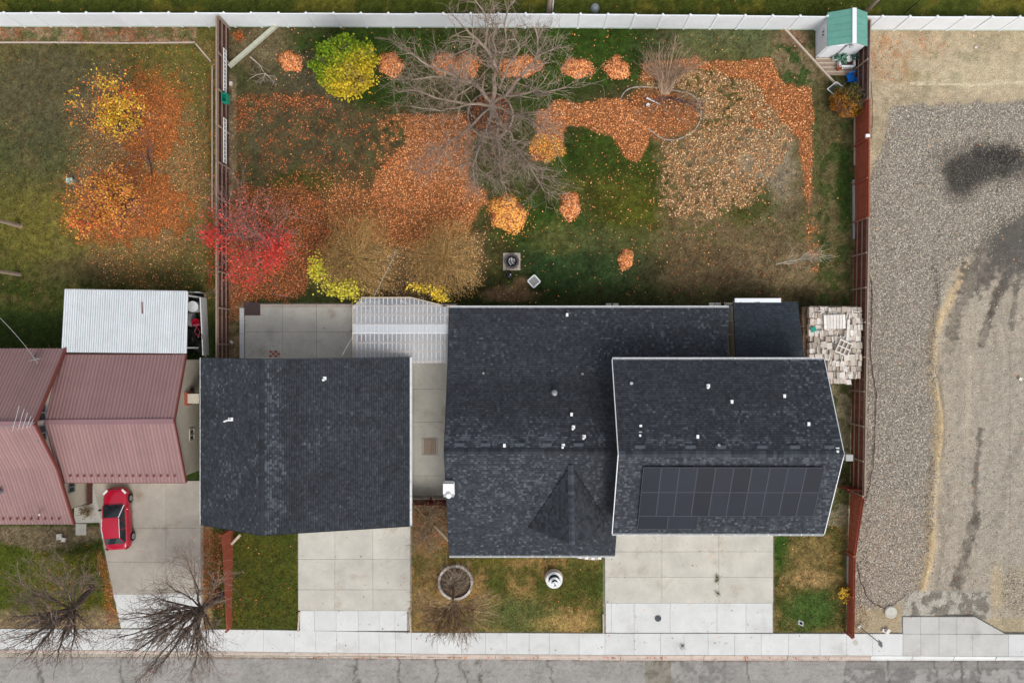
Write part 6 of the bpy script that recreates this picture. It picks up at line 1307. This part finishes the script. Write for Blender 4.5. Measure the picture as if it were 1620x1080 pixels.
# sapling, dead branch, small shrubs, weeds
t = Tree('bare_sapling', W(1228, 418, 0), 'pale bare sapling leaning east in the dry right part of the yard', 'sapling', None, 65, (214, 206, 190), (180, 164, 140)); P, rad = t.limb(w3((1228, 418, .1), (1258, 412, 1.4), (1288, 404, 2.6)), .05, .015, 6); t.along(P, rad, 30, 1.1, 1, spread=.4); t.done()
t = Tree('dead_branch', W(420, 115, 0), 'dead grey branch on the ground near the diagonal timber', 'branch', None, 66, (186, 172, 156), (160, 146, 130))
for pts in (((396, 90, .2), (412, 104, .3), (419, 116, .2), (395, 124, .1)), ((419, 116, .2), (430, 126, .1)), ((419, 116, .2), (416, 128, .1))): P, rad = t.limb(w3(*pts), .045, .015, 5); t.along(P, rad, 7, .7, 1, spread=.5)
t.done()
tuft('yellow_shrub', 1334, 937, .5, .6, 60, [(226, 180, 50), (210, 160, 50), (236, 196, 80)], 'small yellow shrub at the foot of the low red fence', 'shrub', (.06, .12), 0)
tuft('orange_shrub', 380, 60, .4, .5, 50, [(170, 96, 50), (190, 110, 60)], 'small rusty orange shrub in the corner bed by the white fence', 'shrub', (.06, .12), 0)
tuft('brown_shrub', 140, 807, .5, .5, 50, [(120, 100, 60), (140, 116, 80)], 'brown low shrub by the entrance of the maroon-roofed house', 'shrub', (.05, .1), 0)
for i, (x, y) in enumerate(((1134, 912), (1135, 918), (1135, 938), (1080, 1020))): tuft('weed', x, y, .22, .12, 14, [(96, 96, 48), (80, 84, 40)], ('upper weed of the pair growing in the joint of the right driveway', 'second weed growing in the joint of the right driveway', 'lowest weed in the joint of the right driveway', 'dry weed growing through the sidewalk below the right driveway')[i], 'weed', (.03, .06), .05)
# leaf piles: each a raked mound of its own
def pile(px, py, rx, ry, hh, label, kind_=0, seed=0, lobes=None):
    r = np.random.default_rng(seed); q0 = W(px, py, 0); n = int(rx * ry * 3.14 / 529 * 520); a = r.random(n) * 6.283; e = np.sqrt(r.random(n)); lump = 1 + .14 * np.sin(2 * a + seed) + .09 * np.sin(5 * a + seed * 2)
    e = e * (1 + .12 * r.random(n)) + (r.random(n) < .16) * r.exponential(.22, n); X_, Y_ = rx / 23 * np.cos(a) * e * lump, ry / 23 * np.sin(a) * e * lump; Z_ = .03 + hh * (1 - np.clip(e, 0, 1) ** 2) * (.9 + .2 * r.random(n))
    if lobes: m = r.random(n) < lobes[2]; X_ = np.where(m, X_ * .35 + lobes[0] / 23, X_); Y_ = np.where(m, Y_ * .35 - lobes[1] / 23, Y_); Z_ = np.where(m, .05, Z_)
    h = root('leaf_pile', q0, label, 'leaf pile', 'raked leaf piles on the lawn'); mb = MB().lathe(q0, [(.96, -.03), (.75, hh * .4), (.4, hh * .8), (0, hh * .95)], 18, sx=rx / 23, sy=ry / 23); mb.build('mound', mat('leaf mould', S(150, 88, 52), rough=1, nscale=8, namt=.4) if 'lm' not in M else M['lm'], h, smooth=True)
    stuff_quads('leaves', q0 + np.stack([X_, Y_, Z_], 1), (.08, .15), M['leaf'], leafcols(np.full(n, kind_), n) * 1.05, .9, parent=h, seed=seed)
M['lm'] = mat('leaf mould', S(170, 98, 56), rough=1, nscale=8, namt=.4)
for i, a_ in enumerate(((459, 97, 18, 16, .28, 'small round raked pile of orange leaves farthest left, near the corner timber', 0), (618, 102, 20, 17, .28, 'raked orange leaf pile just right of the yellow-green tree', 0), (702, 101, 20, 15, .25, 'left part of the double leaf pile under the bare tree', 0),
        (736, 106, 23, 20, .32, 'right part of the double leaf pile under the bare tree', 0), (822, 106, 32, 18, .3, 'wide raked leaf pile beneath the upper right limbs of the bare tree', 0), (914, 108, 22, 17, .3, 'raked leaf pile right of the bare tree crown', 0), (976, 109, 19, 17, .32, 'raked leaf pile with a pointed top left of the kidney bed', 0),
        (803, 338, 30, 26, .4, 'golden raked leaf pile at the southern tip of the bare tree', 3), (902, 326, 17, 20, .3, 'raked orange leaf pile alone on the green lawn right of the golden pile', 0), (990, 410, 12, 15, .22, 'smallest raked leaf pile, near the back of the right house', 0))):
    pile(*a_[:6], kind_=a_[6], seed=i + 3, lobes=(0, -16, .12) if i == 6 else None)
# ---------------------------------------------------------------- kidney bed edging
h = root('garden_bed', W(1045, 180, 0), 'kidney-shaped garden bed edged with grey concrete strips', 'garden bed')
def catmull(P, n=6):
    P = np.array(P, float); m = len(P); out = []
    for i in range(m):
        p0, p1, p2, p3 = P[i - 1], P[i], P[(i + 1) % m], P[(i + 2) % m]
        for k in range(n):
            t = k / n; out.append(.5 * ((2 * p1) + (-p0 + p2) * t + (2 * p0 - 5 * p1 + 4 * p2 - p3) * t * t + (-p0 + 3 * p1 - 3 * p2 + p3) * t ** 3))
    return np.array(out)
K = catmull([(982, 158), (990, 144), (1005, 138), (1030, 138), (1060, 142), (1095, 150), (1108, 170), (1107, 192), (1094, 210), (1070, 221), (1048, 219), (1028, 206), (1012, 194), (992, 190), (984, 178)], 4)
for i in range(0, len(K)):
    a, b = W(*K[i], .06), W(*K[(i + 1) % len(K)], .06); MB().bar(a + (b - a) * .03 - (0, 0, .03), b - (b - a) * .03 - (0, 0, .05), .07, .1).build('edging_stone', M['conc_dark' if i % 3 else 'wood_grey'], h)
c = root('bird_bath', W(1024, 167, 0), 'fallen white post and round white bowl in the kidney bed', 'bird bath'); MB().tube([W(1023, 155, .2), W(1044, 165, .15)], [.06, .03], 10).build('column', M['white'], c); MB().lathe(W(1025, 167, .1), [(.04, 0), (.11, .04), (.13, .09), (.1, .08), (0, .06)], 16).build('bowl', M['white'], c)

# ---------------------------------------------------------------- fire pit, chair, kettle, fountain
c = root('fire_pit', W(809, 414, 0), 'round dark fire pit full of pale ash on a square of pavers', 'fire pit'); q0 = W(809.5, 414, 0)
for i in range(5):
    for j in range(5): piece('paver', protos[(i + j) % 6], c, q0 + ((i - 2) * .24, (j - 2) * .24, .03), (0, 0, 0), (.225, .225, .07), bm[3])
for i in range(14): a = 6.283 * i / 14; piece('stone', protos[i % 6], c, q0 + (.44 * math.cos(a), .44 * math.sin(a), .16), (0, 0, a), (.13, .17, .2), mat('pit stone', S(88, 82, 84), rough=.9, namt=.4) if i == 0 else bpy.data.materials['pit stone'])
MB().lathe(q0, [(.36, .06), (.36, .3), (.33, .3), (.33, .12), (0, .14)], 20).build('rim', M['black'], c); mb = MB(); r = random.Random(4)
for i in range(26): a = r.random() * 6.28; e = r.random() ** .5 * .24; mb.box(q0 + (e * math.cos(a), e * math.sin(a), .16 + r.random() * .03), (.09, .06, .03), r.random() * 3, CC(*r.choice(((170, 168, 170), (140, 136, 140), (196, 194, 196), (70, 66, 70)))))
mb.build('ash', M['rough'], c)['kind'] = 'stuff'
c = root('garden_chair', W(845, 446, 0), 'square white plastic garden seat turned diamond-wise on the lawn', 'chair'); q0 = W(844.5, 446, 0); a = R(42); f = lambda x, y, z: q0 + (x * math.cos(a) - y * math.sin(a), x * math.sin(a) + y * math.cos(a), z)
mb = MB()
for i in range(9): mb = MB(); mb.bar(f(-.26, -.26 + i * .065, .44), f(.26, -.26 + i * .065, .44), .045, .02); mb.build('slat', M['siding_grey'], c)
for (x0_, y0_, x1_, y1_) in ((-.31, -.31, .31, -.31), (.31, -.31, .31, .31), (.31, .31, -.31, .31), (-.31, .31, -.31, -.31)): MB().bar(f(x0_, y0_, .46), f(x1_, y1_, .46), .08, .06).build('frame', M['white'], c)
for x in (-.28, .28):
    for y in (-.28, .28): MB().bar(f(x, y, .03), f(x * .98, y * .98, .44), .06, .06).build('leg', M['white'], c)
c = root('kettle_grill', W(806, 437, 0), 'small dark grill on thin legs below the fire pit', 'grill'); q0 = W(806, 437, 0); MB().lathe(q0 + (0, 0, .35), [(.05, 0), (.2, .1), (.24, .22), (.18, .34), (0, .38)], 14).build('bowl', M['black'], c); MB().lathe(q0 + (.08, .05, .7), [(.04, 0), (.04, .05), (0, .06)], 8).build('handle', M['chrome'], c)
for k in range(3): a = k * 2.09; MB().bar(q0 + (.25 * math.cos(a), .25 * math.sin(a), .02), q0 + (.1 * math.cos(a), .1 * math.sin(a), .4), .03, .03).build('leg', M['black'], c)
c = root('fountain', W(876, 914, 0), 'white tiered round garden fountain on the middle front lawn', 'fountain'); q0 = W(876, 913, 0)
MB().lathe(q0, [(.62, 0), (.62, .1), (.5, .12)], 28).build('base', M['kerb'], c); MB().lathe(q0, [(.3, .1), (.26, .3), (.55, .48), (.56, .55), (.5, .55), (.3, .46), (.12, .45), (.1, .85), (0, .85)], 28).build('basin', M['white'], c)
MB().lathe(q0, [(.08, .82), (.36, 1.0), (.37, 1.06), (.32, 1.06), (.1, .98), (.07, 1.3), (0, 1.3)], 24).build('basin', M['white'], c); MB().lathe(q0, [(.06, 1.26), (.22, 1.4), (.22, 1.45), (.18, 1.44), (.05, 1.4), (.04, 1.6), (.09, 1.66), (.05, 1.76), (0, 1.8)], 20).build('finial', M['white'], c)
for z, r_ in ((.5, .48), (1.02, .31)): MB().lathe(q0 + (0, 0, z), [(r_, 0), (.1, .004)], 20).build('water', M['glass'], c)

# ---------------------------------------------------------------- red car
c = root('parked_car', W(194, 816, 0), 'red compact sedan parked nose to the house on the left driveway', 'car')
L, Wd = 4.15, 1.66; rzc = R(3.5); cq = W(193.5, 816.5, 0)
def cf(x, y, z): return cq + (x * math.cos(rzc) - y * math.sin(rzc), x * math.sin(rzc) + y * math.cos(rzc), z)
# sections along y (front = +): y, half width, floor, shoulder height, deck height
sec = [(2.08, .42, .36, .52, .56), (2.03, .62, .26, .58, .64), (1.9, .76, .2, .62, .70), (1.6, .81, .18, .68, .78), (1.2, .83, .18, .74, .85), (.85, .83, .18, .80, .92), (.3, .83, .18, .86, .93), (-.5, .83, .18, .88, .94), (-1.1, .83, .18, .89, .96), (-1.5, .82, .18, .88, .98), (-1.85, .79, .22, .84, .96), (-2.03, .70, .28, .76, .90), (-2.07, .6, .4, .66, .72)]
V = []; 
for (y, hw, fl, sh, dk) in sec:
    ring = [(-hw * .8, fl), (-hw * .97, fl + .08), (-hw, (fl + sh) / 2), (-hw * .97, sh), (-hw * .86, dk - .03), (-hw * .5, dk), (0, dk + .015), (hw * .5, dk), (hw * .86, dk - .03), (hw * .97, sh), (hw, (fl + sh) / 2), (hw * .97, fl + .08), (hw * .8, fl)]
    V += [cf(x, y, z) for x, z in ring]
m = 13; F_ = [(j * m + i, j * m + (i + 1) % m, (j + 1) * m + (i + 1) % m, (j + 1) * m + i) for j in range(len(sec) - 1) for i in range(m)] + [tuple(range(m)), tuple((len(sec) - 1) * m + i for i in range(m - 1, -1, -1))]
body = npmesh('body', V, F_, M['carpaint'], c, smooth=True); bv = body.modifiers.new('s', 'SUBSURF'); bv.levels = bv.render_levels = 1
# cabin
base = [(-.72, .98), (.72, .98), (.74, .2), (.74, -.6), (.70, -1.62), (-.70, -1.62), (-.74, -.6), (-.74, .2)]
roofp = [(-.52, .22), (.52, .22), (.56, -.1), (.56, -.55), (.52, -1.12), (-.52, -1.12), (-.56, -.55), (-.56, -.1)]
zb = [.93, .93, .93, .94, .97, .97, .94, .93]; zr2 = [1.33, 1.33, 1.38, 1.4, 1.34, 1.34, 1.4, 1.38]
B_ = [cf(*p, z) for p, z in zip(base, zb)]; T_ = [cf(*p, z) for p, z in zip(roofp, zr2)]; ctr = cf(0, -.4, 1.43)
mb = MB().add(T_ + [ctr], [(8, i, (i + 1) % 8) for i in range(8)]); mb.build('roof', M['carpaint'], c, smooth=True)
mb = MB(); Ti = [t_ - (0, 0, .05) for t_ in T_]
def pane(i, j, nm):
    ctr2 = (B_[i] + B_[j] + T_[i] + T_[j]) / 4; g = [ctr2 + (q - ctr2) * .93 for q in (B_[i], B_[j], T_[j], T_[i])]; n = np.cross(g[1] - g[0], g[3] - g[0]); n /= np.linalg.norm(n); cc_ = cf(0, -.3, 1.1)
    if n @ (ctr2 - cc_) < 0: n = -n
    MB().add([q + n * .012 for q in g], [(0, 1, 2, 3)]).build(nm, M['glass'], c)
    mb.add([B_[i], B_[j], T_[j], T_[i]], [(0, 1, 2, 3)])
pane(0, 1, 'windshield'); pane(4, 5, 'rear_window')
for i, j in ((1, 2), (2, 3), (3, 4), (5, 6), (6, 7), (7, 0)): pane(i, j, 'side_window')
mb.build('pillars', M['carpaint'], c)
for s_ in (-1, 1):
    MB().bar(T_[0 if s_ < 0 else 1], B_[0 if s_ < 0 else 1], .05, .03).build('pillar_trim', M['carpaint'] if s_ < 0 else M['white'], c)
    MB().tube([cf(s_ * .57, .16, 1.36), cf(s_ * .59, -.5, 1.42), cf(s_ * .55, -1.12, 1.36)], .018, 5).build('roof_rail', M['white'], c)
    q = cf(s_ * .9, .72, .96); MB().lathe(q, [(.05, -.06), (.11, -.02), (.11, .05), (.04, .09)], 10, sy=.7).bar(cf(s_ * .78, .74, .93), q, .05, .05).build('mirror', M['black' if s_ < 0 else 'carpaint'], c)
    for yy in (1.28, -1.32):
        p0, p1 = cf(s_ * .70, yy, .3), cf(s_ * .855, yy, .3); MB().tube([p0, p1], .30, 20).build('wheel', M['rubber'], c); w_ = MB().tube([p1, cf(s_ * .868, yy, .3)], .19, 16).build('hubcap', M['chrome'], c)
        for k in range(5): a = k * 1.257; MB().bar(cf(s_ * .872, yy, .3), cf(s_ * .872, yy + .17 * math.cos(a), .3 + .17 * math.sin(a)), .04, .01, up=(1, 0, 0)).build('spoke', M['zinc'], c)
    MB().bar(cf(s_ * .5, 1.96, .665), cf(s_ * .76, 1.72, .72), .13, .05).build('headlight', M['white'], c); MB().bar(cf(s_ * .6, -2.04, .8), cf(s_ * .76, -1.93, .83), .07, .12).build('taillight', M['wood_maroon'], c)
    for yy in (-.1, -.75): MB().bar(cf(s_ * .835, yy, .72), cf(s_ * .835, yy - .16, .72), .02, .03).build('door_handle', M['carpaint'], c)
MB().bar(cf(-.38, 2.0, .62), cf(.38, 2.0, .62), .06, .08).build('grille', M['black'], c); MB().bar(cf(-.62, .99, .955), cf(.62, .99, .955), .07, .02).build('cowl', M['black'], c); MB().bar(cf(-.26, -2.08, .62), cf(.26, -2.08, .62), .02, .11).build('number_plate', M['white'], c)
for k in (0, 1): MB().bar(cf(-.45 + k * .55, .98, .985), cf(.02 + k * .55, .7, 1.10), .02, .02).build('wiper', M['black'], c)

# ---------------------------------------------------------------- poles, signs, small things
def pole(base, h_, r, label, cat='pole', m='wood_grey', name='utility_pole', arm=None, tip=None):
    q0 = W(*base, 0); c = root(name, q0, label, cat); mb = MB(); mb.tube([q0 - (0, 0, .1), q0 + (0, 0, h_ * .5), q0 + (0, 0, h_) + (tip or (0, 0, 0))], [r, r * .92, r * .85], 10); mb.build('pole', M[m], c); return c, q0
c, q0 = pole((32, 357.5), 2.6, .14, 'short grey weathered post at the left edge, the upper of two'); MB().lathe(q0 + (0, 0, .0), [(.18, 0), (.15, .1)], 10).build('collar', M['wood_grey'], c); MB().bar(q0 + (-.05, -.5, 2.5), q0 + (-.05, .5, 2.5), .06, .06).build('crossbar', M['zinc'], c)
c, q0 = pole((31, 434), 2.6, .14, 'short grey weathered post at the left edge, the lower of two'); MB().bar(q0 + (-.05, -.5, 2.5), q0 + (-.05, .5, 2.5), .06, .06).build('crossbar', M['zinc'], c)
c, q0 = pole((868, 20), 6.5, .16, 'thick grey utility pole behind the white fence at the top centre'); MB().tube([q0 + (.25, .1, 0), q0 + (.22, .1, 6.4)], .05, 6).build('conduit', M['white'], c); MB().bar(q0 + (-.9, 0, 6.1), q0 + (.9, 0, 6.1), .1, .1).build('crossarm', M['wood_grey'], c)
c, q0 = pole((1369, 19), 6.5, .12, 'brown leaning utility pole behind the green-roofed shed'); MB().bar(q0 + (-.8, 0, 6.1), q0 + (.8, 0, 6.1), .1, .1).build('crossarm', M['wood_grey'], c)
c, q0 = pole((1430, 22), 5.5, .03, 'thin cable rising behind the white fence at the upper right', 'cable', 'black', 'cable')
tag(MB().lathe(W(941, 14, 0), [(.32, 0), (.3, .16), (.2, .3), (0, .35)], 18).build('round_cover', M['zinc'], at=W(941, 14, 0)), 'round grey dome on the grass behind the white fence', 'cover')
c = root('utility_box', W(116, 288, 0), 'small pale green utility box on the left neighbour lawn', 'utility box'); q0 = W(116, 288, 0); MB().box(q0 + (0, 0, .2), (.36, .28, .4)).build('housing', mat('pale green', S(150, 196, 176), rough=.6), c); MB().box(q0 + (0, 0, .42), (.42, .34, .05)).build('lid', mat('pale green lid', S(176, 214, 196), rough=.6), c)
# street sign pole
c, q0 = pole((1359, 990), 3.0, .035, 'thin grey street sign post standing by the sidewalk below the red fence', 'sign', 'zinc', 'street_sign'); MB().bar(q0 + (-.02, -.18, 2.72), q0 + (-.02, .18, 2.72), .02, .45).build('sign_plate', M['siding_grey'], c); MB().lathe(q0, [(.12, 0), (.1, .1), (0, .12)], 10).build('base', M['white'], c)
# yard light
c = root('yard_sign', W(1267, 985, 0), 'small square white-framed sign tilted on the right front lawn', 'sign'); q0 = W(1267, 985, .5); MB().box(q0, (.3, .26, .05), -.3, tilt=(.3, -.5)).build('frame', M['white'], c); MB().box(q0 + (0, 0, .035), (.17, .14, .03), -.3, tilt=(.3, -.5)).build('plate', M['solar'], c); MB().bar(W(1262, 980, 0), q0, .03, .03).build('stake', M['zinc'], c)
tag(MB().lathe(W(1408, 967, 0), [(.42, 0), (.42, .12), (.36, .16), (.2, .15), (0, .17)], 20).build('concrete_cap', M['conc'], at=W(1408, 967, 0)), 'round grey concrete cap at the corner of the gravel beside the sidewalk', 'concrete cap')
def rock(px, py, s, c, label):
    q0 = W(px, py, 0); me = protos[int(px) % 6]; o = bpy.data.objects.new('rock', me); COL.objects.link(o); o.location = q0 + (0, 0, s * .3); o.scale = (s, s * .8, s * .7); o.rotation_euler = (.2, .3, px); o.material_slots[0].link = 'OBJECT'; o.material_slots[0].material = bm[2]; tag(o, label, 'rock')
rock(1402, 997, .32, 0, 'white lump lying on the verge right of the street sign'); rock(1396, 996, .2, 0, 'smaller white lump beside the larger one on the verge'); rock(1613, 599, .2, 0, 'single white stone on the dirt lot at the right edge'); rock(1543, 76, .16, 0, 'small white stone on the straw ground below the fence'); rock(367, 541, .2, 0, 'white ball-like stone beside the brown fence by the patio')
rock(96, 848, .35, 0, 'pale rock in the bare bed below the porch'); rock(102, 853, .28, 0, 'second pale rock in the bare bed below the porch'); rock(366, 133, .22, 0, 'white stone at the foot of the brown fence beside the upper ladder')
# low garden wall edging by the front porch
h = root('porch_edging', W(935, 881, 0), 'curved white scalloped edging under the front eave of the middle house', 'edging')
for i in range(8): x = 912 + i * 5.2; y = 879.5 + 3.2 * math.sin(i / 7 * 2.2); MB().box(W(x, y, .1), (.22, .14, .22), -.1).build('edging_stone', M['white' if i % 2 else 'kerb'], h)
# garden hose / cable on the gravel
def cable(pts, r, m, label, cat='hose', name='hose'):
    P = [W(x, y, .1 + (0 if len(p_) < 3 else p_[2])) for p_ in pts for (x, y) in [p_[:2]]]; Q = []
    for a, b in zip(P[:-1], P[1:]):
        for k in range(4): Q.append(a + (b - a) * k / 4 + rng.normal(0, .03, 3) * (1, 1, 0))
    Q.append(P[-1]); o = MB().tube(Q, r, 5, CC(60, 54, 48)).build(name, M[m], at=P[0]); tag(o, label, cat)
cable([(1377, 130), (1381, 160), (1379, 220)], .02, 'wood_dark', 'thin dark cable on the straw strip beside the dark fence')
cable([(1378, 440), (1380, 480), (1379, 520), (1377, 560), (1383, 600), (1386, 640), (1384, 690), (1380, 740), (1374, 775), (1366, 800)], .025, 'wood_dark', 'long thin black hose winding along the gravel beside the maroon fence')
cable([(1356, 890), (1360, 915), (1370, 940), (1385, 957), (1400, 962)], .025, 'wood_dark', 'short black hose leading to the round concrete cap'); cable([(1410, 962), (1425, 950), (1436, 940)], .02, 'wood_pale', 'pale cord right of the round concrete cap')
# overhead wires
def wire(a, b, sag, label):
    A, B = W(*a), W(*b); n = 14; P = [A + (B - A) * i / n - (0, 0, sag * 4 * (i / n) * (1 - i / n)) for i in range(n + 1)]; o = MB().tube(P, .012, 4).build('overhead_wire', M['siding_grey'], at=A); tag(o, label, 'wire')
wire((628, 395, 6), (541, 562, 4.2), .3, 'thin overhead service wire crossing the pergola corner'); wire((-6, 497, 6), (60, 575, 4.4), .2, 'thin overhead wire running to the left house roof')
